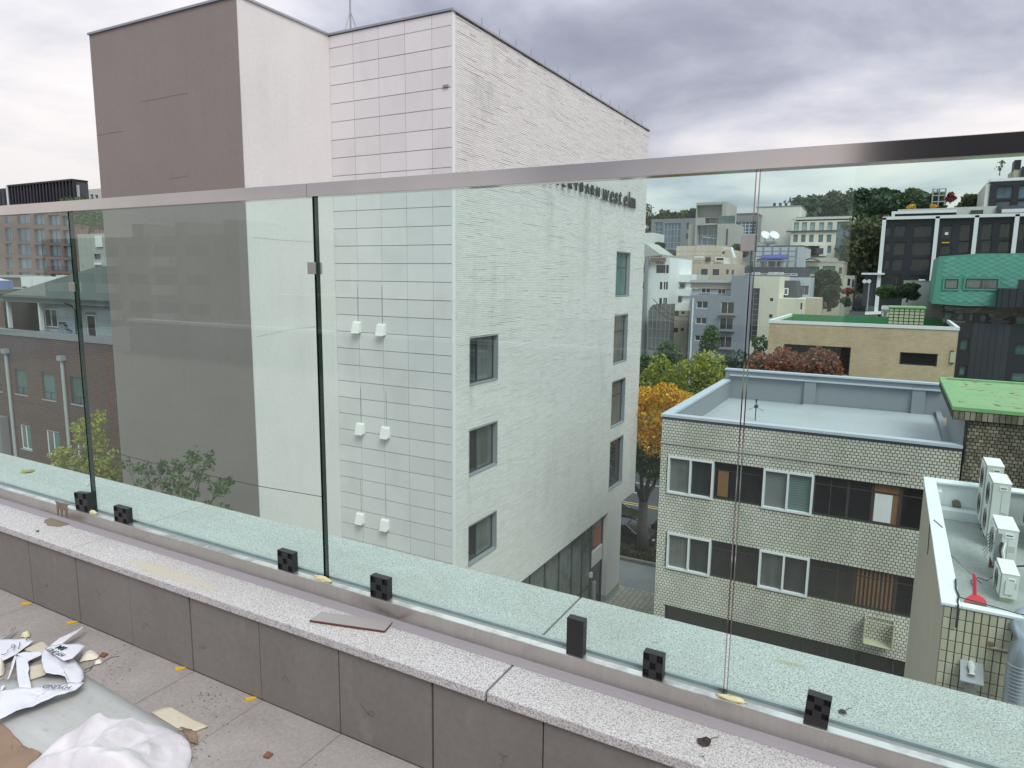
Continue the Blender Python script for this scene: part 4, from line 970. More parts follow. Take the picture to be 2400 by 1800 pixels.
# boxy exhaust hoods on the panels
for px, py in ((835, 768), (892, 774), (843, 1006), (902, 1015), (843, 1216), (901, 1231)):
    c = at(px, py, 'y', YP - .1); x0, x1, z0, z1 = c.x - .19, c.x + .19, c.z - .21, c.z + .23
    mb = MB(); mb.v += [(x0, YP - .016, z0 + .04), (x1, YP - .016, z0 + .04), (x1, YP - .016, z1), (x0, YP - .016, z1), (x0 + .02, YP - .24, z0), (x1 - .02, YP - .24, z0), (x1 - .02, YP - .12, z1 - .04), (x0 + .02, YP - .12, z1 - .04)]
    mb.f += [(0, 1, 2, 3)[::-1], (4, 5, 6, 7), (0, 4, 7, 3), (1, 2, 6, 5), (3, 7, 6, 2), (0, 1, 5, 4)]; mb.mi += [0] * 6
    mb.build('exhaust_hood', 'vent_white', wb, bevel=0.015)
    MB().tube([(c.x + .02, YP - .02, c.z + .24), (c.x + .02, YP - .02, c.z + 1.6)], 0.006, 4).build('cable', 'steel_grey', wb)
mb = MB(); c = at(1045, 203, 'y', YP - .02); mb.box(c.x - .1, c.x + .1, YP - .06, YP - .012, c.z - .03, c.z + .05).build('lamp_bracket', 'steel_grey', wb)
# sign letters standing off the brick wall
sg = thing('wall_sign', 'black raised sign letters POTTERY BARN west elm on the long-brick wall', 'sign', (XB + .1, 32, 4))
def letters(s, y0, y1, zb, size, sx, bold=0.0):
    n = len(s); k = (y1 - y0) / n
    for i, ch_ in enumerate(s):
        if ch_ == ' ': continue
        text(ch_, 'letter_black', 'letter', size, 0.03, (XB + .10, y0 + i * k, zb), (0, 1, 0), (0, 0, 1), sg, sx, bold)
letters('POTTERYBARN', 25.95, 33.15, 3.99, 0.62, 0.95, 0.018)
for ch_, y, sx in (('w', 33.35, 1.05), ('e', 34.42, .98), ('s', 35.08, .98), ('t', 35.72, .98), ('e', 36.5, .98), ('l', 37.18, .98), ('m', 37.5, 1.02)):
    text(ch_, 'letter_black', 'letter', 1.12, 0.03, (XB + .10, y, 3.92), (0, 1, 0), (0, 0, 1), sg, sx, 0.012)
MB().box(XB + .02, XB + .05, 33.2, 38.6, 3.93, 3.955).box(XB + .02, XB + .05, 25.9, 33.2, 4.30, 4.325).build('mounting_rail', 'steel_grey', sg)

# ================================================================== CREAM-TILED BUILDING, centre right
tb = thing('cream_tiled_building', 'cream mosaic-tiled three-storey building with grey walled flat roof', 'building', (-2.7, 33, GZ))
YT = 27.0; TX0, TX1, TZ = -7.82, 2.42, -5.40
T = lambda px, py: at(px, py, 'y', YT)
def R(x0, y0, x1, y1):
    a, b, c_, d = T(x0, y0), T(x1, y1), T(x0, y1), T(x1, y0)
    return (min(a.x, c_.x) * .5 + max(a.x, c_.x) * .5, (b.x + d.x) / 2, c_.z * .5 + b.z * .5 if False else min(c_.z, b.z), max(a.z, d.z))
def R2(tl, br):
    a, b = T(*tl), T(*br); return (a.x, b.x, b.z, a.z)
U1, U0_, V1, V0 = -7.10, -8.62, -10.30, -12.0
# two window bands: white sliding windows and dark glazed runs, measured on the facade plane
wa = T(1565, 1068); print('win', wa, T(1675, 1160), T(1789, 1098), T(1908, 1204), T(1912, 1117), T(2186, 1250))
band1 = (wa.x, T(2183, 1155).x, T(1563, 1150).z - .02, wa.z)
band2 = (T(1562, 1247).x, T(2165, 1370).x, T(1561, 1326).z - .02, T(1562, 1247).z)
band3 = (T(1559, 1417).x, T(2152, 1570).x, -17.5, T(1559, 1417).z)
holes = [band1, band2, band3]
mb = MB(); facade(mb, 'y', YT, TX0, TX1, GZ, TZ, holes, 0.25)
mb.quad((TX0, YT, GZ), (TX0, YT, TZ), (TX0, 39, TZ), (TX0, 39, GZ)); mb.quad((TX1, 39, GZ), (TX0, 39, GZ), (TX0, 39, TZ), (TX1, 39, TZ)); mb.build('wall', 'tile_base', tb)
MB().box(TX0 + .05, TX1 - .05, YT + .3, 38.9, GZ, -6.7).build('core', 'curtain_brown', tb)
# roof deck and the painted walls round it
MB().box(TX0 + .2, TX1 + .005, YT + .2, 38.8, -6.7, -6.42).build('roof_deck', 'grey_roof', tb); MB().box(TX1 - .22, TX1 + .005, YT + .3, 38.74, -6.36, -6.15).build('roof_upstand', 'grey_parapet', tb)
st = MB().prism([(-4.6, 28, -6.42), (TX1 - .25, 28, -6.42), (TX1 - .25, 38.7, -6.42), (-3.7, 38.7, -6.42)], (0, 0, 0.07)); st.build('roof_overlay', 'grey_roof', tb)
mb = MB().box(TX0 + .02, TX0 + .30, YT + .3, 38.75, -6.42, TZ - .07).box(TX0 + .02, TX1 + 1.6, 38.75, 39.0, -6.42, TZ + .52).box(TX0 + .02, TX1 - .02, YT + .02, YT + .3, -6.42, TZ - .07)
mb.build('roof_wall', 'grey_parapet', tb)
mb = MB()
for px in (1895, 2150): x = at(px, 960, 'y', 38.7).x; mb.box(x - .28, x + .28, 38.60, 38.76, -6.42, TZ + .34)
mb.build('roof_pilaster', 'grey_parapet', tb)
MB().box(TX0 - .05, TX1, YT - .05, YT + .34, TZ - .07, TZ + .03).box(TX0 - .05, TX0 + .34, YT + .34, 38.6, TZ - .07, TZ + .03).box(TX0 - .02, TX1 + 1.6, 38.66, 39.1, TZ + .52, TZ + .60).box(TX0 + .3, TX1 - .02, 38.55, 38.76, TZ + .24, TZ + .30).build('parapet_cap', 'parapet_top', tb)
MB().box(TX0 - .02, TX1, YT - .035, YT - .002, TZ - .16, TZ - .07).build('drip_edge', 'frame_dark', tb)
tiling(tb, 'wall_tile', 'cream_tile', 'y', YT, TX0, TX1, -15.2, TZ - .16, 0.1405, 0.115, 0.019, 0.012, holes, nmax=300, ch=0.006, jitter=0.004, key=lambda p: (p.x - 1.6) ** 2 * .5 + (p.z + 6.6) ** 2)
lg = MB().box(TX0 - .02, 0.95, YT - .05, YT - .013, band1[3] + .50, band1[3] + .56).build('string_course', 'concrete', tb)
def winpx(x0, x1, zs, kind, cols=(0.5,), pms=None, pm='pane_dark', proud=0.10):
    a = T(x0, 1100).x if zs is band1 else T(x0, 1290).x; b = T(x1, 1100).x if zs is band1 else T(x1, 1290).x
    if kind == 'white': return window(tb, 'y', YT, (a, b, zs[2] - .07, zs[3] + .03), 0.10, 0.075, cols, (), 'frame_white', pm, proud, 'sliding_window', pms)
    return window(tb, 'y', YT, (a, b, zs[2], zs[3]), 0.16, 0.05, cols, (0.80,), 'curtain_brown', pm, 0.0, 'dark_window', pms)
# columns measured at mid height of each band
xa = lambda px, py: T(px, py).x
def W2(xl, xr, band, kind, cols=(0.5,), pms=None, pm='pane_dark'):
    z0, z1 = band[2], band[3]
    if kind == 'w': return window(tb, 'y', YT, (xl, xr, z0 - .05, z1 + .02), 0.10, 0.075, cols, (), 'frame_white', pm, 0.12, 'sliding_window', pms)
    return window(tb, 'y', YT, (xl, xr, z0, z1), 0.16, 0.045, cols, (0.78,), 'curtain_brown', pm, 0.0, 'dark_window', pms)
x1, x2, x3, x4 = xa(1565, 1110), xa(1672, 1125), xa(1787, 1150), xa(1905, 1165)
W2(x1, x2, band1, 'w', pms=['pane_grey', 'pane_dark']); W2(x2, x3, band1, 'd', (0.5,), ['pane_black', 'pane_black'])
w_ = W2(x3, x4, band1, 'w', pms=['blind_grey', 'blind_green'])
for i in range(15):
    z = band1[2] + .09 + i * (band1[3] - band1[2] - .16) / 15; MB().box(x3 + .12, x4 - .12, YT + .070, YT + .082, z, z + .035).build('blind_slat', 'blind_green' if i % 1 else 'blind_grey', w_)
n4 = xa(1953, 1180), xa(2042, 1200), xa(2107, 1215), band1[1]
W2(x4, n4[0] + 0.45, band1, 'd', (0.5,), ['pane_black']); W2(n4[0] + 0.45, n4[1], band1, 'd', (), ['pane_black']); W2(n4[1], n4[2], band1, 'd', (), ['interior_wood']); W2(n4[2], n4[3], band1, 'd', (), ['pane_black'])
MB().box(n4[1] + .07, n4[1] + .62, YT + .125, YT + .135, band1[2] + .08, band1[3] - .38).build('paper_notice', 'white_paint', tb)
MB().box(x2 + .15, x2 + .55, YT + .125, YT + .135, band1[2] + .1, band1[3] - .35).build('shelf_unit', 'interior_wood', tb)
y1, y2, y3, y4 = xa(1563, 1290), xa(1665, 1310), xa(1778, 1330), xa(1895, 1350)
W2(y1, y2, band2, 'w', pms=['pane_grey', 'pane_dark']); W2(y2, y3, band2, 'd', (0.5,), ['pane_black']); W2(y3, y4, band2, 'w', pms=['pane_grey', 'pane_dark'])
yy = xa(1960, 1380), xa(2000, 1390), xa(2097, 1400), band2[1]
W2(y4, yy[0], band2, 'd', (), ['pane_black']); W2(yy[0], yy[1], band2, 'd', (), ['pane_black']); W2(yy[1], yy[2], band2, 'd', (), ['curtain_brown']); W2(yy[2], yy[3], band2, 'd', (), ['pane_black'])
for i in range(9):
    x = yy[1] + .08 + i * (yy[2] - yy[1] - .1) / 9; MB().box(x, x + .06, YT + .12, YT + .14, band2[2] + .05, band2[3] - .05).build('curtain_fold', 'interior_wood', tb)
bx = [band3[0]] + [xa(p, 1500) for p in (1690, 1883, 1940, 2005, 2100)] + [band3[1]]
for a, b in zip(bx, bx[1:]): window(tb, 'y', YT, (a, b, band3[2], band3[3]), 0.2, 0.03, (), (), 'curtain_brown', 'pane_black', name='shop_window')
q0, q1 = xa(2027, 1450), xa(2096, 1465); zt, zb_ = T(2030, 1440).z, T(2025, 1490).z - .1
mb = MB().box(q0, q0 + .03, YT - .45, YT - .02, zb_, zt).box(q1 - .03, q1, YT - .45, YT - .02, zb_, zt).box(q0, q1, YT - .45, YT - .02, zb_, zb_ + .03).box(q0, q1, YT - .45, YT - .42, zt - .03, zt).box(q0, q1, YT - .05, YT - .02, zt - .03, zt).build('unit_cage', 'cream_paint', tb)
# spinning vent on the roof
c = at(1770, 985, 'z', -6.40); t = thing('roof_wind_spinner', 'small black three-bladed spinner on a pole on the grey roof', 'wind spinner', c)
MB().tube([c, c + Vector((0, 0, .62))], 0.025, 6).build('pole', 'frame_dark', t)
hb = MB(); 
for a in (PI / 2, PI / 2 + 2.1, PI / 2 - 2.1): hb.prism([c + Vector((0, -.03, .65)), c + Vector((math.cos(a) * .38 - .05 * math.sin(a), -.05, .65 + math.sin(a) * .34)), c + Vector((math.cos(a) * .40 + .05 * math.sin(a), -.03, .65 + math.sin(a) * .36))], (0, .02, 0))
hb.build('blade', 'frame_dark', t)
MB().tube([c + Vector((0, -.06, .65)), c + Vector((0, .1, .65))], 0.09, 10).build('hub', 'frame_dark', t)

# dark-stained stair tower with the flaking green roof
gt = thing('stained_stair_tower', 'stained mosaic-tiled stair tower with flaking lime-green roof', 'building', (5, 31, GZ))
GX, GY, GZT = 2.45, YT + 0.02, -4.15
mb = MB().box(GX, 9, GY, 35, GZ, GZT - .05); mb.build('wall', 'tile_base', gt); MB().box(GX - .022, GX - .002, GY + .3, 35, -6.35, GZT - .36).build('painted_flank', 'grey_parapet', gt)
tiling(gt, 'wall_tile', 'stained_tile', 'y', GY, GX, 5.2, -9.5, GZT - .36, 0.150, 0.118, 0.020, 0.014, (), nmax=300, ch=0.006, jitter=0.012, key=lambda p: (p - Vector((2.5, GY, -4.6))).length)
MB().box(GX - .42, 9.2, GY - .12, 35.2, GZT - .34, GZT - .02).build('eave', 'tile_base', gt)
tiling(gt, 'eave_tile', 'stained_tile', 'y', GY - .12, GX - .42, 5.2, GZT - .34, GZT - .04, 0.16, 0.30, 0.02, 0.012, (), nmax=60, ch=0.006)
MB().box(GX - .25, 9, GY + .1, 35, GZT - .02, GZT + .02).build('roof_deck', 'flaking_green', gt)
MB().box(GX - .45, 9.2, GY - .15, GY + .10, GZT - .03, GZT + .09).box(GX - .45, GX - .22, GY + .10, 35.2, GZT - .03, GZT + .09).box(GX - .22, 9.2, 34.9, 35.2, GZT - .03, GZT + .09).build('roof_rim', 'lime_paint', gt)
MB().tube([(GX + .03, GY - .08, -6), (GX + .03, GY - .08, GZT - .4)], 0.02, 5).build('wire', 'rubber', gt)

# ================================================================== SMALL TILED BUILDING WITH ROOF PLANT, far right
sb = thing('small_tiled_building', 'low cream-tiled building with white-capped roof wall full of air-conditioning units', 'building', (2, 15.5, GZ))
SX, SY, SZ, RZ_ = 1.06, 12.0, -4.85, -5.66
mb = MB().box(SX + .02, 6, SY, 19.9, GZ, RZ_ - .065).box(SX + .021, 6, SY, SY + .018, RZ_ - .065, SZ - .052); mb.build('core', 'tile_base', sb)
MB().box(SX + .02, SX + .20, SY + .02, 19.9, RZ_ - .06, SZ - .05).box(SX + .2, 6, 19.6, 19.85, RZ_ - .06, SZ - .05).box(SX + .2, 6, SY + .02, SY + .12, RZ_ - .06, SZ - .05).build('roof_wall', 'white_coping', sb)
MB().box(SX + .2, 6, SY + .12, 19.6, RZ_ - .05, RZ_).build('roof_deck', 'small_roof', sb)
MB().box(SX - .04, SX + .22, SY - .03, 19.9, SZ - .05, SZ).box(SX + .22, 6, SY - .03, SY + .13, SZ - .05, SZ).box(SX + .22, 6, 19.52, 19.9, SZ - .05, SZ).build('wall_cap', 'white_coping', sb, bevel=0.01)
tiling(sb, 'wall_tile', 'big_cream_tile', 'y', SY, SX + .005, 2.6, -8.5, SZ - .055, 0.098, 0.182, 0.013, 0.012, (), off=0.0, nmax=260, ch=0.004, jitter=0.002, key=lambda p: (p - Vector((1.1, SY, -4.8))).length)
# left flank: ribbed render seen edge-on
mb = MB(); y = SY + .01
while y < 19.9: mb.box(SX - .005, SX + .02, y, min(y + .14, 19.9), GZ, SZ - .05); y += 0.15
mb.build('side_rib', 'tan_wall', sb, kind='stuff')
MB().box(1.30, 1.42, 19.35, 19.6, RZ_, SZ - .2).build('roof_kerb', 'white_coping', sb)
pc = MB(); pc.box(1.31, 2.3, 19.2, 19.52, RZ_, RZ_ + .22).build('roof_step', 'white_coping', sb)
pa = MB(); cc = at(2240, 1182, 'y', 19.59); rg = [cc + Vector((math.cos(a) * .11 + (.03 if a > 3 else 0), 0, math.sin(a) * .12)) for a in [2 * PI * i / 10 for i in range(10)]]
pa.prism(rg, (0, -.008, 0)).build('repair_patch', 'cement', sb)
# vent hood and pipe stub on the tiled front
v0, v1 = at(2253, 1566, 'y', 11.75), at(2305, 1608, 'y', 11.75)
mb = MB(); mb.v += [(v0.x, SY - .014, v0.z + .03), (v1.x, SY - .014, v0.z + .03), (v1.x, 11.72, v1.z + .02), (v0.x, 11.72, v1.z + .02), (v0.x, SY - .014, v0.z), (v1.x, SY - .014, v0.z), (v1.x, 11.72, v1.z), (v0.x, 11.72, v1.z)]
mb.f += [(0, 3, 2, 1), (4, 5, 6, 7), (0, 4, 7, 3), (1, 2, 6, 5), (3, 7, 6, 2)]; mb.mi += [0] * 5; mb.build('vent_shield', 'steel_grey', sb)
cz = at(2277, 1562, 'y', 11.9); MB().tube([cz + Vector((0, .1, .0)), cz + Vector((0, -.04, 0)), cz + Vector((0, -.12, -.08))], 0.05, 12).build('vent_pipe', 'white_paint', sb)
cz = at(2323, 1510, 'y', 11.96); MB().box(cz.x - .03, cz.x + .03, 11.96, 11.985, cz.z - .03, cz.z + .03).build('rust_mark', 'rust_spot', sb); MB().box(cz.x, cz.x + .5, 11.95, 11.985, cz.z - .06, cz.z - .045).build('pipe_run', 'tan_wall', sb)
MB().box(cz.x - .27, cz.x - .12, 11.93, 11.985, -9, at(2277, 1610, 'y', 11.93).z).build('pipe_chase', 'concrete', sb)

def ac(x0, x1, y0, y1, z0, z1, label, stand=True, plate=False, cat='air conditioner', grille='x', slats=False):
    t = thing('air_conditioner', label, cat, ((x0 + x1) / 2, (y0 + y1) / 2, RZ_), 'outdoor air-conditioning units on the small roof')
    MB().box(x0, x1, y0, y1, z0, z1 - .012).build('body', 'ac_body', t, bevel=0.008)
    MB().box(x0 - .008, x1 + .008, y0 - .008, y1 + .008, z1 - .014, z1 + .004).build('lid', 'vent_white', t, bevel=0.004)
    MB().box(x0 - .035, x0 - .004, y0 + .05, y1 - .03, z0 + .04, z1 - .05).build('front_grille', 'ac_body', t, bevel=0.01)
    hb_ = MB().box(x0 + (x1 - x0) * .35, x1 - (x1 - x0) * .2, y0 - .012, y0 - .001, z1 - .16, z1 - .07); hb_.build('handle_recess', 'vent_white', t)
    MB().box(x0 + (x1 - x0) * .42, x1 - (x1 - x0) * .27, y0 - .016, y0 - .013, z1 - .125, z1 - .105).build('handle_slot', 'ac_dark', t)
    MB().box(x0 + (x1 - x0) * .52, x0 + (x1 - x0) * .535, y0 - .004, y0 - .0005, z0 + .03, z1 - .2).build('panel_seam', 'steel_grey', t)
    lb_ = MB()
    for k in range(4): lb_.box(x0 + (x1 - x0) * (.55 if k % 2 else .6), x0 + (x1 - x0) * .9, y0 - .004, y0 - .0005, z0 + (z1 - z0) * .42 + k * .03, z0 + (z1 - z0) * .42 + k * .03 + .007)
    lb_.build('rating_label', 'steel_grey', t)
    for k in range(2 if z1 - z0 > 1 else 1):
        zc_ = z0 + (z1 - z0) * ((.28 + .45 * k) if z1 - z0 > 1 else .5); rr_ = min(.24, (z1 - z0) * .4)
        for q_ in (1, .8, .6, .4, .2): MB().tube([(x0 - .040, (y0 + y1) / 2 - .05 + rr_ * q_ * math.cos(a), zc_ + rr_ * q_ * math.sin(a)) for a in [2 * PI * i / 20 for i in range(21)]], .005, 4).build('fan_guard_ring', 'ac_dark', t)
    if slats:
        s_ = MB()
        for k in range(6): s_.box(x0 - .10, x0 - .06, y0 + .1 + k * .13, y0 + .15 + k * .13, z0 + .05, z1 - .08)
        for k in range(6):
            a = MB().prism([(x0 - .17, y0 + .02 + k * .12, z0 + .1 + .03 * k), (x0 - .04, y0 + .02 + k * .12, z0 + .42), (x0 - .04, y0 + .05 + k * .12, z0 + .42), (x0 - .17, y0 + .05 + k * .12, z0 + .1 + .03 * k)], (0, .0, .02)); a.build('deflector_slat', 'steel_grey', t)
        MB().box(x0 - .03, x0 + .07, y0 - .02, y0 + .0, z0 + .0, z1 - .1).build('deflector_bracket', 'steel_grey', t)
    ft = MB()
    for y in (y0 + .08, y1 - .16): ft.box(x0 + .02, x1 - .02, y, y + .08, RZ_, z0)
    ft.build('stand', 'rust_brown' if stand else 'cream_paint', t)
    return t
ac(2.10, 2.35, 14.47, 15.25, -5.56, -5.10, 'smallest air conditioner, nearest the front edge of the small roof', False)
t = ac(2.10, 2.42, 15.5, 16.40, -5.34, -4.60, 'middle air conditioner with open slatted wind deflector and curling hoses', slats=True)
for dx, mt, r in ((.13, 'vent_white', .016), (.08, 'rubber', .018)):
    MB().tube([(2.10 + dx, 15.48, -4.86), (2.10 + dx - .03, 15.40, -5.0), (2.10 + dx, 15.36, -5.15), (2.3, 15.3, -5.25), (2.55, 15.4, -5.22)], r, 8).build('hose', mt, t)
MB().box(2.16, 2.29, 14.44, 14.466, -5.47, -5.22).build('valve_cover', 'ac_body', t)
ac(2.19, 2.51, 17.5, 18.38, -5.50, -4.20, 'tall two-fan air conditioner, second from the back wall of the small roof')
ac(2.18, 2.50, 18.66, 19.50, -5.50, -4.10, 'tall two-fan air conditioner hard against the back wall of the small roof')
# perforated steel tower at the frame edge
t = thing('cooling_unit', 'grey perforated steel roof unit at the right frame edge', 'roof unit', (3.3, 18.3, RZ_))
MB().box(3.02, 3.8, 17.6, 19.1, RZ_ + .25, -4.35).build('body', 'steel_grey', t); q = MB()
for i in range(9):
    for j in range(5): z = -4.5 - i * .1; q.prism([(3.012, 17.7 + j * .27, z), (3.012, 17.86 + j * .27, z - .06), (3.012, 17.88 + j * .27, z - .03), (3.012, 17.72 + j * .27, z + .03)], (-.004, 0, 0))
q.build('slot', 'ac_dark', t, kind='stuff')
# red dustpan leaning in the near corner
c0 = at(2250, 1400, 'y', 12.45); t = thing('dustpan', 'red plastic dustpan standing in the near corner of the small roof', 'dustpan', (c0.x, 12.4, RZ_))
D2 = lambda cx, cy, y: at(1880 + cx * .2351, 1230 + cy * .2351, 'y', y)
MB().prism([D2(1700, 490, 12.5), D2(1722, 490, 12.5), D2(1738, 530, 12.5), D2(1742, 720, 12.45), D2(1700, 720, 12.45)], (0, .04, 0)).build('handle', 'red_plastic', t, bevel=0.005)
MB().prism([D2(1612, 770, 12.35), D2(1640, 735, 12.4), D2(1700, 700, 12.45), D2(1760, 705, 12.45), D2(1815, 735, 12.4), D2(1840, 775, 12.35), D2(1838, 830, 12.3), D2(1620, 800, 12.3)], (0, .05, 0)).build('pan', 'red_plastic', t, bevel=0.008)
MB().prism([D2(1610, 765, 12.30), D2(1720, 770, 12.30), D2(1838, 800, 12.30), D2(1838, 830, 12.30), D2(1620, 800, 12.30)], (0, -.03, 0)).build('pan_lip', 'chip_brown', t)
# silver duct at the right edge
t = thing('exhaust_duct', 'ribbed silver exhaust duct running down the front at the right edge', 'duct', (2.0, 11.6, -8))
pts = [(2.35, 12.6, -5.0), (2.12, 12.3, -4.98), (2.04, 11.95, -5.0), (2.02, 11.68, -5.15), (2.02, 11.62, -5.4), (2.01, 11.6, -6.5), (2.0, 11.6, -9)]
MB().tube(pts, 0.15, 18).build('duct', 'silver_duct', t, smooth=True); rb = MB()
z = -5.4
while z > -8: rb.tube([(2.012, 11.61, z), (2.012, 11.61, z - .008)], 0.156, 18); z -= .055
rb.build('rib', 'frame_grey', t, kind='stuff')
# loose cables
def cable(label, pts, r, mat='rubber', name='cable'): return tag(MB().tube(pts, r, 5).build(name, mat), label, 'cable')
cable('black cable dropped over the white roof cap and along the flank', [(1.05, 16.2, -5.6), (1.03, 16.2, -4.9), (1.10, 16.2, -4.835), (1.22, 15.8, -4.835), (1.32, 15.4, -5.2), (1.9, 15.2, -5.64)], .008)
cable('dark cable bundle hanging at the near corner of the white roof cap', [(1.27, 13.0, -4.83), (1.25, 12.6, -4.835), (1.27, 12.3, -4.83), (1.24, 12.1, -4.84), (1.24, 11.95, -4.84), (1.24, 11.94, -5.2)], .014)
cable('thin black cable strung along the white front cap', [(1.28, 12.25, -4.83), (1.5, 12.12, -4.80), (2.0, 12.05, -4.83), (2.6, 12.05, -4.8)], .008)
cable('curled black cable end on the small grey roof', [(1.75, 15.0, -5.65), (1.72, 15.15, -5.6), (1.85, 15.3, -5.57), (2.0, 15.3, -5.6), (2.1, 15.35, -5.5)], .010)

# ================================================================== ACROSS THE ROAD
def Q(crop):
    ox, oy, k = {'a': (1480, 400, .2351), 'b': (1880, 300, .2351), 'c': (1480, 700, .2351), 'd': (1880, 650, .2351), 'l': (0, 420, .1175), 'm': (0, 600, .1175), 'n': (0, 380, .2803), 'o': (0, 800, .2803), 'p': (0, 0, 1)}[crop]
    return lambda x, y: (ox + k * x, oy + k * y)
def rect(crop, Y, x0, y0, x1, y1):
    """rectangle on the plane y = Y from the corners seen in the picture"""
    q = Q(crop); a = at(*q(x0, y0), 'y', Y); b = at(*q(x1, y1), 'y', Y); return (a.x, b.x, b.z, a.z)
def house(name, label, cat, crop, Y, x0, y0, x1, depth, mat, wins=(), side=(), d=0.18, wm='frame_dark', pm='pane_dark', z0=None, fw=0.07, roofm=None, thing_=None, bottom=None, cap=None, capm='white_trim', wall='wall'):
    """block with its front on plane Y: wins are (x0,y0,x1,y1[,cols,rows,frame,pane]) as seen in the picture"""
    q = Q(crop); a = at(*q(x0, y0), 'y', Y); X0, Z1 = a.x, a.z; X1 = at(*q(x1, y0), 'y', Y).x
    if z0 is None: z0 = hz((X0 + X1) / 2, Y) - 1.0
    t = thing_ or thing(name, label, cat, ((X0 + X1) / 2, Y, z0 + 1))
    hs = []; 
    for w in wins:
        r = rect(crop, Y, *w[:4]); r = (max(r[0], X0 + .05), min(r[1], X1 - .05), r[2], min(r[3], Z1 - .05)); hs.append(r)
    mb = MB(); facade(mb, 'y', Y, X0, X1, z0, Z1, hs, d)
    ss = []
    for w in side: ss.append((Y + w[0], Y + w[1], Z1 - w[3], Z1 - w[2]))
    facade(mb, 'x', X1, Y, Y + depth, z0, Z1, ss, d)
    mb.quad((X0, Y, z0), (X0, Y, Z1), (X0, Y + depth, Z1), (X0, Y + depth, z0)); mb.quad((X1, Y + depth, z0), (X0, Y + depth, z0), (X0, Y + depth, Z1), (X1, Y + depth, Z1))
    if not roofm: mb.quad((X0, Y, Z1), (X1, Y, Z1), (X1, Y + depth, Z1), (X0, Y + depth, Z1))
    mb.build(wall, mat, t)
    if roofm: MB().box(X0 + .2, X1 - .2, Y + .2, Y + depth - .2, Z1 - .7, Z1 - .5).build('roof_deck', roofm, t)
    if cap: MB().box(X0 - .06, X1 + .06, Y - .06, Y + .22, Z1, Z1 + cap).box(X1 - .2, X1 + .06, Y + .22, Y + depth, Z1, Z1 + cap).box(X0 - .06, X0 + .2, Y + .22, Y + depth, Z1, Z1 + cap).build('roof_cap', capm, t)
    for w, r in zip(wins, hs):
        ex = list(w[4:]) + [None] * 4
        window(t, 'y', Y, r, d - .02, fw, ex[0] or (), ex[1] or (), ex[2] or wm, ex[3] or pm)
    for w, r in zip(side, ss): window(t, 'x', X1, r, d - .02, fw, (), (), wm, pm)
    return t, X0, X1, Z1
def abx(t, name, mat, crop, Y, x0, y0, x1, y1, k0=-.1, k1=0.0, **kw):
    r = rect(crop, Y, x0, y0, x1, y1); return MB().box(r[0], r[1], Y + k0, Y + k1, r[2], r[3]).build(name, mat, t, **kw)

# yellow brick building
t, X0, X1, Z1 = house('yellow_brick_building', 'low sand-yellow brick building with dark green roof and stair box', 'building', 'p', 68, 1803, 757, 2249, 15, 'yellow_brick', [(1838, 806, 1989, 880), (2110, 825, 2195, 860)], z0=GZ, pm='pane_black', roofm='green_roof', cap=.28, fw=.1, d=.3)
abx(t, 'wall_light', 'cream_paint', 'd', 68, 1482, 735, 1516, 850); abx(t, 'wall_light', 'cream_paint', 'd', 68, 1455, 1000, 1489, 1120)
abx(t, 'light_cap', 'frame_dark', 'd', 68, 1480, 728, 1518, 738, -.14); abx(t, 'light_cap', 'frame_dark', 'd', 68, 1470, 848, 1508, 858, -.14)
MB().box(X0 + .2, X1 - .2, 82.7, 82.95, Z1 - .7, Z1 + .25).box(X0 + .02, X0 + .2, 68.2, 82.7, Z1 - .7, Z1 - .01).build('roof_wall', 'green_roof', t)
r = rect('d', 74, 868, 305, 1215, 440); MB().box(r[0], r[1], 74, 78, Z1 - .6, r[3]).build('stair_box', 'tile_base', t)
tiling(t, 'stair_tile', 'cream_paint', 'y', 74, r[0], r[1], Z1 - .1, r[3], .42, .30, .07, .02, (), off=0, nmax=130, ch=.01)
MB().box(r[0] - .1, r[1] + .1, 73.9, 78.1, r[3], r[3] + .12).build('stair_box_cap', 'lime_paint', t)
MB().box(X1 - 3.3, X1 - .3, 69, 74, Z1 - .55, Z1 - .3).build('roof_light', 'pane_black', t)

# teal house over a stone band and dark seamed cladding
t = thing('teal_house', 'green-teal shingled house over a stone band and black seamed cladding', 'house', (16, 80, GZ + 1))
Y = 80; q = Q('b'); P0, P1, P2, P3, P4 = (at(*Q('b')(*p), 'y', Y) for p in ((1368, 1280), (2215, 1240), (2215, 1660), (1303, 1640), (1760, 1252)))
b1 = at(*Q('d')(1300, 262), 'y', Y); b2 = at(*Q('d')(1620, 285), 'y', Y); b3 = at(*Q('d')(1945, 290), 'y', Y); tp_ = [b1, b2, b3, Vector((P1.x + 14, Y, b3.z)), Vector((P1.x + 14, Y, P1.z)), P4, P0]
MB().prism(tp_, (0, 12, 0)).build('upper_wall', 'teal_joint', t)
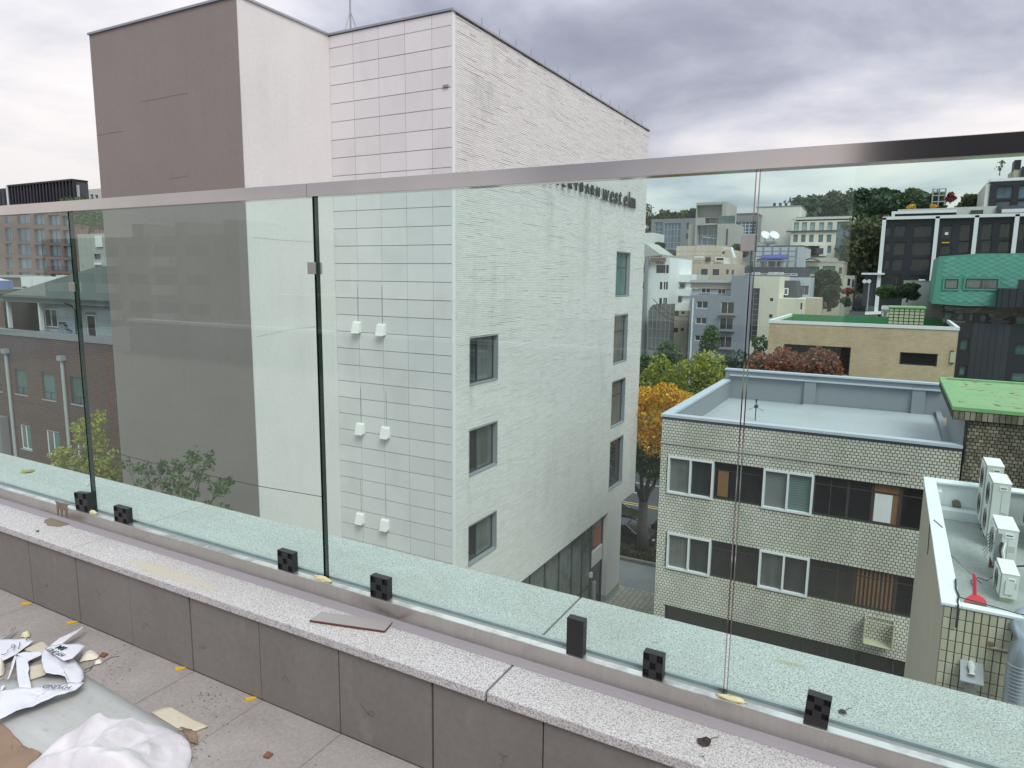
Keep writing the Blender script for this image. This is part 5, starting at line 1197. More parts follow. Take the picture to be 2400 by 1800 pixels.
# shingles laid on the diagonal, joined
zlo, zhi, xlo, xhi = b1.z - .1, P1.z, P0.x, P0.x + 11; cells = []; s_ = .62
wins_ = [rect('b', Y, 1425, 1505, 1550, 1605), rect('b', Y, 1632, 1502, 1945, 1605), rect('d', Y, 1948, 108, 2300, 300)]
def inpoly(x, z):
    if not (z > b1.z + (x - b1.x) * (b3.z - b1.z) / (b3.x - b1.x) + .0): return False
    lx = b1.x + (z - b1.z) / (P0.z - b1.z) * (P0.x - b1.x)
    if x < lx: return False
    top = P0.z + (x - P0.x) * (P4.z - P0.z) / (P4.x - P0.x) if x < P4.x else P4.z
    return z < top
n = 0; shm = None; rest = MB(); cnt = 0
i0 = int(xlo / s_) - 2
for i in range(-2, 60):
    for j in range(-2, 30):
        cx_, cz_ = xlo - 6 + i * s_ * .72, zlo + j * s_ * .36 * 1.0
        if (i + j) % 2: continue
        w_, h_ = s_ * .68, s_ * .345
        if not all(inpoly(cx_ + a, cz_ + b) for a, b in ((-w_, 0), (w_, 0), (0, h_), (0, -h_))): continue
        if any(cx_ + w_ > r[0] and cx_ - w_ < r[1] and cz_ + h_ > r[2] and cz_ - h_ < r[3] for r in wins_): continue
        pts = [(cx_ - w_, Y - .02, cz_), (cx_, Y - .026, cz_ - h_), (cx_ + w_, Y - .02, cz_), (cx_, Y - .012, cz_ + h_)]
        if cnt < 300: MB().quad(*pts).quad(pts[0], (pts[0][0], Y, pts[0][2]), (pts[1][0], Y, pts[1][2]), pts[1]).build('shingle', 'teal_shingle', t)
        else: rest.quad(*pts)
        cnt += 1
if rest.v: rest.build('shingle_field', 'teal_shingle', t, kind='stuff')
for r, cl in zip(wins_[:2], ((), (.5,))):
    MB().box(r[0] - .15, r[1] + .15, Y - .10, Y - .02, r[2] - .15, r[2]).box(r[0] - .15, r[1] + .15, Y - .10, Y - .02, r[3], r[3] + .15).box(r[0] - .15, r[0], Y - .10, Y - .02, r[2], r[3]).box(r[1], r[1] + .15, Y - .10, Y - .02, r[2], r[3]).build('window_surround', 'teal_joint', t)
    window(t, 'y', Y - .12, r, .09, .1, cl, (), 'frame_dark', 'pane_grey')
r = wins_[2]; MB().box(r[0], r[1] + 8, Y - 1.2, Y, r[2], r[3]).build('bay', 'dark_clad', t)
for k in range(8): MB().box(r[0] + .3 + k * .55, r[0] + .34 + k * .55, Y - 1.24, Y - 1.2, r[2], r[3]).build('seam', 'black_clad', t)
r2 = rect('b', Y, 2160, 1510, 2300, 1600); MB().box(r2[0], r2[1], Y - .06, Y - .02, r2[2], r2[3]).build('door_pane', 'pane_black', t)
# stone band: strips
zs1, zs0 = b3.z, at(*Q('d')(1900, 458), 'y', Y).z; xs0 = at(*Q('d')(1400, 360), 'y', Y).x
sw = [rect('d', Y + .6, 1420, 342, 1497, 412), rect('d', Y + .6, 1545, 355, 1610, 430), rect('d', Y + .6, 1672, 362, 1706, 445), rect('d', Y + .6, 1775, 372, 1832, 460), rect('d', Y + .6, 2128, 392, 2300, 478)]
mb = MB(); facade(mb, 'y', Y + .6, xs0, P1.x + 10, zs0 - .4, zs1, sw, .3); mb.build('stone_wall', 'tile_base', t)
rng = random.Random(9); st = []; z = zs1 - .02
while z > zs0 - .2:
    x = xs0 + rng.uniform(0, .3)
    while x < P1.x + 1:
        w_ = rng.uniform(.45, 1.1); a, b, e, g_ = x, x + w_ - .03, z - .17, z - .015; x += w_
        if any(a < h[1] and b > h[0] and e < h[3] and g_ > h[2] for h in sw): continue
        st.append((a, b, e, g_))
    z -= .185
for a, b, e, g_ in st[:300]: MB().box(a, b, Y + .6 - rng.uniform(.02, .07), Y + .6, e, g_, 'k').build('stone_strip', 'stone_strip', t)
for h, cl in zip(sw, ((), (), (), (), ())): window(t, 'y', Y + .6, h, .25, .08, cl, (), 'frame_dark', 'pane_green')
# lower dark cladding with standing seams
zl1 = at(*Q('d')(1600, 452), 'y', Y).z; xl0 = at(*Q('d')(1530, 600), 'y', Y).x
lw = [rect('d', Y, 1578, 605, 1655, 730), rect('d', Y, 1566, 880, 1630, 985), rect('d', Y, 2130, 655, 2290, 780), rect('d', Y, 2090, 940, 2290, 1050)]
mb = MB(); facade(mb, 'y', Y - .1, xl0 - 1.2, P1.x + 12, GZ, zl1, lw, .3); mb.build('lower_wall', 'black_clad', t)
x = xl0 - 1.2
while x < P1.x + 2:
    if not any(h[0] - .3 < x + .25 < h[1] + .1 for h in lw): MB().box(x, x + .47, Y - .135, Y - .1, GZ + 3, zl1 - .03, 'k').build('cladding_sheet', 'clad_seam', t)
    x += .5
for h in lw: window(t, 'y', Y - .1, h, .28, .1, (.5,) if h[1] - h[0] > 2 else (), (), 'frame_dark', 'pane_green')

# small pale stone building and plinths left of the teal house
t, X0, X1, Z1 = house('pale_panel_building', 'small pale panelled building with roof unit beside the teal house', 'building', 'b', 92, 1022, 1530, 1325, 8, 'pale_stone', [], z0=GZ, cap=.12, capm='concrete')
g_ = at(*Q('d')(1195, 200), 'y', 91.9); 
for i in range(4):
    for j in range(3): MB().box(g_.x + .1 + i * 1.75, g_.x + 1.78 + i * 1.75, 91.93, 92, Z1 - 1.5 - j * 1.25, Z1 - .35 - j * 1.25, 'k').build('stone_panel', 'pale_stone', t)
window(t, 'y', 91.9, rect('d', 91.9, 1270, 133, 1310, 215), .02, .08, (), (), 'frame_dark', 'pane_grey')
abx(t, 'roof_unit', 'vent_white', 'd', 93, 1165, 18, 1225, 40, 0, .8)
t, X0, X1, Z1 = house('garden_wall', 'pale retaining wall below the pines with a small canopy', 'wall', 'd', 88, 795, 285, 1235, 3, 'pale_stone', [], z0=GZ)
abx(t, 'canopy', 'white_trim', 'd', 87.8, 792, 290, 880, 320, -.6, 0)
for cx in (800, 850): abx(t, 'canopy_post', 'white_trim', 'd', 87.6, cx, 315, cx + 10, 384, -.2, 0)

# black office complex with white framing
t = thing('black_office_block', 'long black-clad office block framed by thin white fins', 'office block', (30, 132, -10))
wn = [(925, 975, 1030, 1080), (1120, 975, 1290, 1080), (920, 1140, 1025, 1265), (1105, 1135, 1280, 1265), (905, 1305, 1000, 1420), (1090, 1300, 1265, 1420), (1075, 1465, 1240, 1520), (900, 1465, 985, 1580), (1398, 972, 1487, 1100), (1580, 960, 1670, 1120), (1565, 1130, 1660, 1240), (1795, 955, 1885, 1110), (1980, 950, 2070, 1090), (1960, 1125, 2060, 1240), (2175, 950, 2215, 1120), (840, 985, 885, 1075), (835, 1140, 880, 1230), (825, 1310, 870, 1400), (1385, 1170, 1480, 1260), (1795, 1115, 1880, 1240)]
t, X0, X1, Z1 = house('', '', '', 'b', 132, 822, 918, 2600, 20, 'black_clad', [(*w, (.5,), ()) for w in wn], thing_=t, pm='pane_black', d=.35, fw=.12)
for xt, xb in ((822, 822), (1350, 1350), (1740, 1740), (2140, 2140)):
    x = at(*Q('b')(xt, 900), 'y', 132).x; MB().box(x - .28, x + .28, 131.5, 131.98, -12, Z1 + .35).build('white_fin', 'white_trim', t)
MB().box(X0 - .3, X1, 131.5, 132.2, Z1 + .02, Z1 + .5).build('white_edge', 'white_trim', t)
abx(t, 'white_notice', 'white_trim', 'b', 131.8, 1425, 1040, 1455, 1065, -.05, 0); abx(t, 'yellow_sign', 'wedge_yellow', 'b', 131.8, 1392, 1138, 1466, 1147, -.05, 0)
r = rect('b', 135, 912, 860, 1530, 925); MB().box(r[0], r[1], 135, 145, r[2], r[3]).build('penthouse', 'black_clad', t)
MB().box(r[0] - .3, r[1], 134.7, 135.2, r[3], r[3] + .45).box(r[0] - .3, r[0] + .2, 134.7, 134.95, r[2], r[3]).build('penthouse_frame', 'white_trim', t)
r = rect('b', 138, 1480, 792, 1960, 900); MB().box(r[0], r[1], 138, 150, r[2] - 1, r[3]).build('beige_storey', 'pale_stone', t)
for w in ((1482, 835, 1530, 872), (1680, 820, 1800, 880)): window(t, 'y', 137.8, rect('b', 137.8, *w), .02, .12, (), (), 'frame_dark', 'pane_dark')
r = rect('b', 138, 1940, 780, 2600, 885); MB().box(r[0], r[1], 137.5, 150, r[2], r[3]).build('terrace_storey', 'slate', t)
r = rect('b', 137, 1990, 812, 2600, 832); MB().box(r[0], r[1], 136.5, 137.4, r[2], r[3]).build('white_canopy', 'white_trim', t)
r = rect('b', 140, 955, 812, 1500, 850); MB().box(r[0], r[1], 140, 150, r[2], r[3]).build('roof_garden_wall', 'pale_stone', t)
t, X0, X1, Z1 = house('black_upper_building', 'black building with large windows stepping up behind the office block', 'building', 'b', 150, 1880, 535, 2600, 15, 'black_clad', [(1945, 582, 2092, 700), (2165, 572, 2300, 700), (1930, 728, 2075, 790), (2150, 722, 2300, 790)], z0=0, pm='pane_blue', d=.4, fw=.12, cap=.5)
abx(t, 'side_wall', 'pale_stone', 'b', 150.2, 1835, 560, 1878, 790, 0, 14)
r = rect('b', 152, 2115, 405, 2600, 520); MB().box(r[0], r[1], 152, 160, r[2] - .5, r[3]).build('roof_house', 'tan_wall', t)
r = rect('b', 151.8, 2123, 318, 2178, 408); MB().box(r[0], r[1], 151.9, 155, r[2], r[3]).build('chimney', 'black_clad', t)
r = rect('b', 151.8, 2190, 385, 2400, 480); MB().box(r[0], r[1], 151.6, 151.99, r[2], r[3]).build('dark_window', 'pane_black', t)

# ---- the hillside quarter, nearest first
house('white_corner_house', 'white house with dark rainwater pipes and glazed bay beside the white building', 'house', 'a', 96, 60, 868, 385, 12, 'white_paint',
      [(248, 940, 338, 1022, (.25, .5, .75), ()), (345, 940, 370, 1022), (283, 1108, 306, 1185), (322, 1108, 336, 1185), (344, 1108, 360, 1185), (276, 1270, 302, 1345), (318, 1268, 330, 1340), (336, 1268, 352, 1340), (118, 940, 128, 1015), (108, 1105, 120, 1180)])
t = bpy.data.objects['white_corner_house']
for x in (150, 162): q0 = at(*Q('a')(x, 860), 'y', 95.6); MB().tube([(q0.x + 2, 95.6, q0.z + .2), (q0.x, 95.5, q0.z), (q0.x, 95.6, GZ + 2)], .22, 8).build('rain_pipe', 'steel_grey', t)
abx(t, 'tiled_coping', 'pink_brown', 'a', 95.8, 195, 868, 345, 900, -.4, 0)
for i in range(5): abx(t, 'vent_slot', 'frame_dark', 'a', 95.98, 250 + i * 18, 908, 256 + i * 18, 930, -.04, 0)
r = rect('a', 94, 182, 1395, 375, 1800); X0, X1 = r[0], r[1]; bay = MB(); prof = [(X0, r[3])] + [(X0 + 1.5 - 1.5 * math.cos(a), r[3] + 1.0 * math.sin(a)) for a in [PI / 2 * k / 6 for k in range(1, 7)]] + [(X1, r[3] + 1.0), (X1, r[2]), (X0, r[2])]
bay.prism([(x, 93.6, z) for x, z in prof], (0, 2.3, 0)).build('glazed_bay', 'pane_grey', t)
bf = MB()
for k in range(6): z = r[3] - k * 1.25; bf.box(X0 - .03, X1 + .03, 93.55, 93.62, z - .06, z + .06)
for k in range(6): x = X0 + (X1 - X0) * k / 5; bf.box(x - .06, x + .06, 93.54, 93.61, r[2], r[3] + (.9 if k else 0))
bf.build('bay_frame', 'mid_grey', t)
house('beige_brick_house', 'low dull beige house with barred windows under the white slanted one', 'house', 'a', 99, 372, 1390, 565, 8, 'tan_wall', [(418, 1398, 470, 1450), (500, 1402, 530, 1430), (410, 1565, 462, 1615), (492, 1568, 522, 1600)])
t = thing('white_slanted_house', 'white rendered house with dark ribbon windows and a slanted right edge', 'house', (-20, 101, -14))
Y = 101; hs = [rect('a', Y, 380, 1117, 532, 1172), rect('a', Y, 374, 1253, 498, 1312)]
pp = [at(*Q('a')(*p), 'y', Y) for p in ((372, 1395), (560, 1395), (590, 1200), (640, 1035), (384, 1035))]
MB().prism([p + Vector((0, .3, 0)) for p in pp], (0, 8, 0)).build('wall', 'white_paint', t)
# fascia strips between the ribbons
for a, b in (((384, 1035), (640, 1112)), ((376, 1177), (590, 1250)), ((372, 1316), (570, 1395))):
    r = rect('a', Y, a[0], a[1], b[0], b[1]); MB().box(r[0], r[1], Y, Y + .3, r[2], r[3]).build('fascia', 'white_paint', t)
for h in hs: window(t, 'y', Y + .05, h, .12, .08, (.33, .66), (), 'mid_grey', 'pane_dark', pms=['pane_black', 'beige_stone', 'pane_black'])
t, X0, X1, Z1 = house('grey_blue_apartments', 'grey-blue rendered apartment house with white windows and railed balconies', 'house', 'a', 92, 590, 1238, 1150, 11, 'grey_blue',
      [(650, 1300, 760, 1375, (.5,), (), 'frame_white'), (640, 1462, 748, 1532, (.5,), (), 'frame_white'), (893, 1308, 1020, 1430, (.5,), (), 'frame_white'), (880, 1462, 1008, 1590, (.5,), (), 'frame_white'), (632, 1640, 735, 1700, (.5,), (), 'frame_white'), (868, 1650, 995, 1770, (.5,), (), 'frame_white')])
for (x0, y0, x1, y1) in ((893, 1372, 1015, 1432), (880, 1532, 1002, 1592), (868, 1715, 990, 1772)):
    rl = MB(); r = rect('a', 91.7, x0, y0, x1, y1)
    for k in range(5): z = r[2] + (r[3] - r[2]) * k / 4; rl.box(r[0], r[1], 91.68, 91.73, z, z + .05)
    rl.build('balcony_rail', 'frame_dark', t); MB().box(r[0] - .3, r[1] + .3, 91.4, 91.99, r[2] - .15, r[2]).build('balcony_slab', 'grey_blue', t)
r = rect('a', 92, 612, 1275, 630, 1800); MB().box(r[0], r[0] + .18, 91.8, 91.98, GZ + 2, r[3]).build('rain_pipe', 'frame_white', t)
r = rect('a', 92, 1000, 1045, 1150, 1240); MB().box(r[0], r[1], 92.01, 102, r[2] - .3, r[3]).build('stair_tower', 'grey_blue', t)
r = rect('a', 94, 592, 1115, 1000, 1180); MB().box(r[0], r[1], 94, 102, r[2], r[3]).build('roof_storey', 'beige_stone', t)
r = rect('a', 94.2, 600, 1180, 990, 1240); MB().box(r[0], r[1], 94.3, 102, r[2], r[3] - .01).build('set_back_wall', 'light_panel', t)
window(t, 'y', 94.2, rect('a', 94.2, 697, 1170, 790, 1222), .02, .07, (.5,), (), 'frame_white', 'pane_dark'); window(t, 'y', 94.2, rect('a', 94.2, 860, 1175, 940, 1232), .02, .07, (.5,), (), 'frame_white', 'pane_dark')
r = rect('a', 93.8, 590, 1090, 1000, 1118); MB().box(r[0], r[1], 93.5, 102, r[2], r[3]).build('roof_edge', 'light_panel', t)
t, X0, X1, Z1 = house('cream_tower_house', 'tall cream rendered house with a dark glazed stair strip', 'house', 'a', 96, 1150, 1050, 1478, 10, 'cream_wall',
      [(1165, 1170, 1246, 1700, (.5,), (.1, .2, .3, .4, .5, .6, .7, .8, .9), 'mid_grey'), (1382, 1270, 1412, 1302), (1372, 1432, 1404, 1468)])
t, X0, X1, Z1 = house('cream_low_house', 'lower cream house in front of the slate mansard', 'house', 'a', 97, 1462, 1272, 1715, 9, 'cream_wall', [(1686, 1318, 1700, 1384)])
r = rect('a', 97.5, 1715, 1272, 1848, 1400); MB().box(r[0], r[1], 100, 106, r[2] - 3, r[3]).build('side_wing', 'tan_wall', t)
t = thing('slate_mansard_house', 'dark slate mansard storey with one white window', 'house', (-6, 101, -14)); pp = [at(*Q('a')(*p), 'y', 101) for p in ((1470, 1272), (1662, 1272), (1635, 1095), (1480, 1095))]
MB().prism(pp, (0, 6, 0)).build('mansard_roof', 'slate', t); window(t, 'y', 100.7, rect('a', 100.7, 1478, 1170, 1562, 1240), .02, .12, (.5,), (), 'frame_white', 'pane_grey')
t, X0, X1, Z1 = house('small_grey_house', 'light grey boxy house with curtained window beside the slate mansard', 'house', 'a', 106, 1500, 1062, 1790, 8, 'light_panel', [(1662, 1145, 1762, 1240, (.3, .6), (), 'frame_grey')], pm='pane_grey')
t, X0, X1, Z1 = house('pink_stone_house', 'pinkish stone stepped villa with small dark windows', 'house', 'a', 118, 385, 930, 1060, 12, 'beige_stone',
      [(405, 982, 462, 1030), (516, 984, 572, 1030), (695, 980, 755, 1080), (810, 982, 872, 1042), (945, 985, 968, 1034), (1000, 990, 1018, 1036)], z0=-18)
r = rect('a', 120, 450, 752, 890, 935); MB().box(r[0], r[1], 120, 130, r[2], r[3]).build('upper_storey', 'beige_stone', t)
for k, y in enumerate((800, 845, 890)): abx(t, 'joint_line', 'tan_wall', 'a', 119.98, 452, y, 888, y + 3, -.02, 0)
for x in (500, 560, 620, 690, 760, 830): abx(t, 'joint_line', 'tan_wall', 'a', 119.97, x, 760, x + 2, 925, -.02, 0)
r = rect('a', 121, 885, 790, 1010, 935); MB().box(r[0], r[1], 121, 129, r[2], r[3]).build('side_storey', 'beige_stone', t)
for w in ((738, 862, 788, 908), (905, 805, 930, 830)): window(t, 'y', 119.7, rect('a', 119.7, *w), .02, .08, (.5,), (), 'frame_dark', 'pane_black')
window(t, 'y', 119.6, rect('a', 119.6, 838, 860, 925, 905), .02, .14, (), (), 'frame_white', 'pane_black')
for i in range(4): abx(t, 'rail_slat', 'frame_white', 'a', 119.5, 925 + i * 16, 868, 934 + i * 16, 930, -.1, 0)
sp = MB(); a_, b_ = at(*Q('a')(990, 765), 'y', 119), at(*Q('a')(1025, 870), 'y', 119); sp.tube([a_, b_], .28, 6); sp.build('white_pole', 'frame_white', t)
abx(t, 'entrance_canopy', 'frame_white', 'a', 119.4, 640, 855, 722, 868, -1, 0)
t, X0, X1, Z1 = house('blue_awning_house', 'light blue-grey panelled house with a deep blue awning', 'house', 'a', 124, 1225, 758, 1712, 12, 'light_panel', [(1370, 880, 1478, 958, (.33, .66), (), 'frame_white'), (1250, 880, 1295, 910)], z0=-18, cap=.15, capm='frame_dark')
for i, y in enumerate((800, 850, 900)): abx(t, 'joint_line', 'mid_grey', 'a', 123.97, 1232, y, 1640, y + 3, -.02, 0)
for x in (1310, 1400, 1480, 1560, 1640): abx(t, 'joint_line', 'mid_grey', 'a', 123.96, x, 765, x + 3, 958, -.02, 0)
aw = [at(*Q('a')(*p), 'y', 123.8) for p in ((1296, 838), (1548, 834))]; aw2 = [at(*Q('a')(*p), 'y', 122.4) for p in ((1292, 868), (1552, 864))]
mb = MB().quad(aw[0], aw[1], aw2[1], aw2[0]).quad(aw2[0], aw2[1], aw2[1] - Vector((0, 0, .25)), aw2[0] - Vector((0, 0, .25))); mb.build('awning', 'awning_blue', t)
r = rect('a', 126, 1230, 715, 1360, 760); MB().box(r[0], r[1], 126, 132, r[2], r[3]).build('roof_box', 'light_panel', t)
abx(t, 'roof_slab', 'mid_grey', 'a', 125, 1345, 708, 1440, 730, -1, 2)
t = thing('dark_terrace_house', 'dark grey flat-roofed storey with white roof rails below the blue awning', 'house', (-12, 112, -12)); r = rect('a', 112, 1130, 960, 1702, 1200)
MB().box(r[0], r[1], 112, 121, r[2], r[3]).build('wall', 'slate', t)
for x0, x1 in ((1208, 1283), (1366, 1440), (1444, 1518)): window(t, 'y', 111.8, rect('a', 111.8, x0, 1012, x1, 1036), .02, .1, (), (), 'frame_white', 'pane_grey')
rl = MB(); rr = rect('a', 111, 1130, 1022, 1650, 1046); rl.box(rr[0], rr[1], 111, 111.08, rr[3] - .06, rr[3]).box(rr[0], rr[1], 111, 111.08, rr[2], rr[2] + .06)
for k in range(10): x = rr[0] + (rr[1] - rr[0]) * k / 9; rl.box(x - .04, x + .04, 111, 111.08, rr[2], rr[3])
rl.build('roof_rail', 'frame_white', t)
rl = MB(); rr = rect('a', 111.5, 1190, 895, 1700, 960); rl.box(rr[0], rr[1], 111.5, 111.6, rr[3] - .08, rr[3])
for k in range(7): x = rr[0] + (rr[1] - rr[0]) * k / 6; rl.box(x - .05, x + .05, 111.5, 111.6, rr[2], rr[3])
rl.build('terrace_rail', 'frame_grey', t)
t, X0, X1, Z1 = house('tan_gable_house', 'tan villa with wide green-grey windows and a curved roof rail', 'house', 'a', 130, 1060, 915, 2108, 12, 'tan_wall',
      [(1705, 955, 1866, 1030, (.5,), ()), (1908, 950, 2030, 1008), (1785, 1052, 1852, 1128), (2070, 965, 2115, 1030), (1062, 955, 1150, 1030)], z0=-14, pm='pane_green', cap=.25, capm='concrete')
r = rect('a', 132, 1700, 868, 2030, 916); MB().box(r[0], r[1], 132, 140, r[2], r[3]).build('roof_storey', 'concrete', t)
am = MB(); ax_ = [at(*Q('a')(1705 + 175 * k / 8, 905 - 28 * math.sin(PI * k / 8)), 'y', 129.5) for k in range(9)]; am.tube(ax_, .12, 6); am.tube([ax_[0], ax_[-1]], .1, 6); am.build('roof_arch', 'frame_dark', t)
abx(t, 'brown_gate', 'pink_brown', 'a', 129.9, 1705, 1020, 1772, 1062, -.2, 0)
wl = []
for y0, y1 in ((515, 596),):
    for x0, x1 in ((1622, 1665), (1703, 1745), (1785, 1825), (1875, 1915), (1958, 2000)): wl.append((x0, y0, x1, y1, (), (), 'frame_dark', 'pane_sky'))
for y0, y1 in ((637, 712), (748, 820)):
    for x0, x1 in ((1615, 1655), (1693, 1732), (1773, 1812), (1866, 1906), (1948, 1988)): wl.append((x0, y0, x1, y1, (), (), 'frame_dark', 'pane_blue'))
wl += [(2052, 508, 2100, 1000, (), (.16, .33, .5, .66, .83), 'frame_dark', 'pane_blue'), (2130, 508, 2178, 1000, (), (.16, .33, .5, .66, .83), 'frame_dark', 'pane_blue')]
t, X0, X1, Z1 = house('white_office_building', 'white stone office building with rows of narrow windows and two dark glass strips', 'office building', 'a', 175, 1600, 492, 2215, 14, 'cream_wall', wl, z0=-12, d=.35, cap=.5, capm='pale_stone')
abx(t, 'string_line', 'frame_dark', 'a', 174.9, 1545, 601, 2050, 606, -.2, 0)
rl = MB(); rr = rect('a', 175, 1640, 462, 2200, 490); rl.box(rr[0], rr[1], 175, 175.1, rr[2], rr[3]); rl.build('roof_glass_rail', 'pane_green', t)
for x in (1768, 1842): 
    t2 = thing('far_roof_unit', 'white condenser with dark fan mounted on the white office wall, ' + ('left' if x < 1800 else 'right') + ' one', 'air conditioner', at(*Q('a')(x, 850), 'y', 174)); MB().box(t2.location.x - 2.2, t2.location.x + 2.2, 173, 174.6, t2.location.z, t2.location.z + 2.2).build('case', 'frame_white', t2); MB().box(t2.location.x - 1.5, t2.location.x + 1.5, 172.9, 172.99, t2.location.z + .4, t2.location.z + 1.7).build('fan', 'ac_dark', t2)
house('cream_blank_tower', 'tall windowless pale stone building with white roof units', 'building', 'a', 185, 1245, 372, 1684, 20, 'pale_stone', [], z0=-6, cap=.3, capm='mid_grey')
t = bpy.data.objects['cream_blank_tower']
for i in range(7): abx(t, 'roof_unit', 'frame_dark' if i % 2 == 0 else 'ac_body', 'a', 187, 1412 + i * 29, 322, 1438 + i * 29, 366, 0, 2)
for x in (1330, 1418):
    p = at(*Q('a')(x, 690), 'y', 126); t2 = thing('satellite_dish', 'white satellite dish on the blue awning house, ' + ('left' if x < 1400 else 'right') + ' one', 'satellite dish', p); mb = MB(); dd = Vector((.5, -.6, .62)).normalized(); a = dd.orthogonal().normalized(); b = dd.cross(a); cc = p + Vector((0, 0, .7))
    for r_ in range(5):
        for i in range(14): an = 2 * PI * i / 14; rr = 0.85 * r_ / 4; mb.v.append(tuple(cc + (a * math.cos(an) + b * math.sin(an)) * rr + dd * (rr * rr * .35)))
    for r_ in range(4):
        for i in range(14): mb.f.append((r_ * 14 + i, r_ * 14 + (i + 1) % 14, r_ * 14 + 14 + (i + 1) % 14, r_ * 14 + 14 + i)); mb.mi.append(0)
    mb.build('reflector', 'frame_white', t2); MB().tube([cc, p - Vector((0, 0, .6))], .08, 5).build('bracket', 'steel_grey', t2)
# raw concrete house with framed top opening
t = thing('raw_concrete_house', 'raw concrete house with a big framed opening and glass front', 'house', (-55, 152, 0))
Y = 152; r = rect('a', Y, 648, 320, 908, 1000); ho = rect('a', Y, 652, 345, 898, 462); h2 = rect('a', Y, 735, 470, 880, 522); h3 = rect('a', Y, 655, 545, 855, 740)
mb = MB(); facade(mb, 'y', Y, r[0], r[1], -14, r[3], [ho, h2, h3], 2.2); xr = at(*Q('a')(978, 350), 'x', r[1] + .0) if False else None
mb.quad((r[1], Y, -14), (r[1], Y + 11, -14), (r[1], Y + 11, r[3]), (r[1], Y, r[3])); mb.quad((r[0], Y, r[3]), (r[1], Y, r[3]), (r[1], Y + 11, r[3]), (r[0], Y + 11, r[3])); mb.quad((ho[0], Y + 2.2, ho[2]), (ho[1], Y + 2.2, ho[2]), (ho[1], Y + 2.2, ho[3]), (ho[0], Y + 2.2, ho[3])); mb.build('wall', 'concrete', t)
window(t, 'y', Y, h2, 1.6, .15, (.25, .6), (), 'frame_grey', 'pane_grey'); window(t, 'y', Y, h3, 1.4, .15, (.2, .45, .75), (.5,), 'frame_grey', 'pane_blue')
for i in range(3): abx(t, 'strip_light', 'frame_white', 'a', Y + 1.2, 715 + i * 45, 660 + i * 5, 752 + i * 45, 668 + i * 5, -.1, 0)
r = rect('a', Y - 1, 860, 530, 1002, 1000); MB().box(r[0], r[1], Y - 1, Y + 9, -14, r[3]).build('side_block', 'concrete', t); MB().box(r[0], r[1], Y - 1, Y - .9, r[3], r[3] + 1.6).build('glass_rail', 'pane_green', t)
abx(t, 'wall_slit', 'frame_dark', 'a', Y - 1.02, 948, 580, 955, 740, -.05, 0)
r = rect('a', Y + 1, 572, 535, 645, 1000); MB().box(r[0], r[1], Y + 1, Y + 8, -14, r[3]).build('low_block', 'concrete', t)
cw = [(235, 515, 305, 745, (.5,), (.2, .4, .6, .8), 'frame_grey', 'pane_blue'), (330, 525, 482, 780, (.2, .4, .6, .8), (.25, .5, .75), 'frame_grey', 'pane_blue'), (550, 520, 575, 585), (545, 628, 572, 680)]
house('grey_glazed_offices', 'grey office building with blue curtain windows below the wooded ridge', 'office building', 'a', 180, 200, 485, 660, 14, 'mid_grey', cw, z0=-8, d=.3, fw=.12)
cw = [(1062, 510, 1230, 760, (.2, .42, .62, .82), (.12, .25, .38, .5, .62, .75, .88), 'frame_white', 'pane_blue')]
t, X0, X1, Z1 = house('grey_gallery_building', 'dark grey building with a white-gridded window wall', 'building', 'a', 178, 975, 445, 1250, 14, 'mid_grey', cw, z0=-8, d=.3, fw=.12, cap=.4, capm='pink_brown')
for y in (553, 652): c = at(*Q('a')(1025, y), 'y', 177.9); MB().tube([c, c - Vector((0, .15, 0))], 1.2, 14).build('round_vent', 'slate', t)
house('small_white_shed', 'small white block at the edge of the white building, below the ridge trees', 'building', 'a', 150, 60, 622, 222, 8, 'white_paint', [], z0=-12)
t = thing('grey_hip_house', 'grey rooftop terrace with satellite dishes behind the white corner house', 'house', (-35, 112, -8)); pp = [at(*Q('a')(*p), 'y', 112) for p in ((60, 1000), (440, 1000), (440, 850), (290, 835), (200, 770), (120, 715), (60, 715))]; MB().prism(pp, (0, 8, 0)).build('wall', 'concrete', t)
t = thing('dark_roof_house', 'dark pitched roof between the concrete terrace and the pink stone villa', 'house', (-30, 125, -8)); pp = [at(*Q('a')(*p), 'y', 128) for p in ((290, 835), (450, 835), (450, 800), (400, 785), (330, 788))]; MB().prism(pp, (0, 6, 0)).build('roof', 'slate', t)
# gate pillar and house at the foot of the hill road
house('grey_gatehouse', 'small grey house with narrow windows left of the steep street', 'house', 'b', 135, 412, 1470, 525, 8, 'pale_stone', [(455, 1502, 475, 1572), (500, 1510, 518, 1590)], z0=-16)

# steep side street
mb = MB(); pts = []
for yy in range(108, 262, 6):
    q0 = hz(-5, yy) + .25; xa_ = at(*Q('d')(455, 370), 'z', q0); f_ = (yy - 108) / 150
    pts.append((yy, q0))
pl = [(at(*Q('d')(440, 372), 'y', 125), at(*Q('d')(625, 372), 'y', 125)), (at(*Q('d')(500, 250), 'y', 160), at(*Q('d')(640, 250), 'y', 160)), (at(*Q('d')(548, 160), 'y', 200), at(*Q('d')(640, 160), 'y', 200)), (at(*Q('d')(560, 135), 'y', 225), at(*Q('d')(720, 135), 'y', 225)), (at(*Q('d')(580, 20), 'y', 262), at(*Q('d')(760, 20), 'y', 262))]
for (a, b), (c, d_) in zip(pl, pl[1:]): mb.quad(a, b, d_, c)
mb.quad(pl[0][0], pl[0][0] - Vector((0, 20, 8)), pl[0][1] - Vector((0, 20, 8)), pl[0][1])
struct(mb, 'hill_street', 'asphalt')
up_ = Vector((0, 0, .05)); mb = MB()
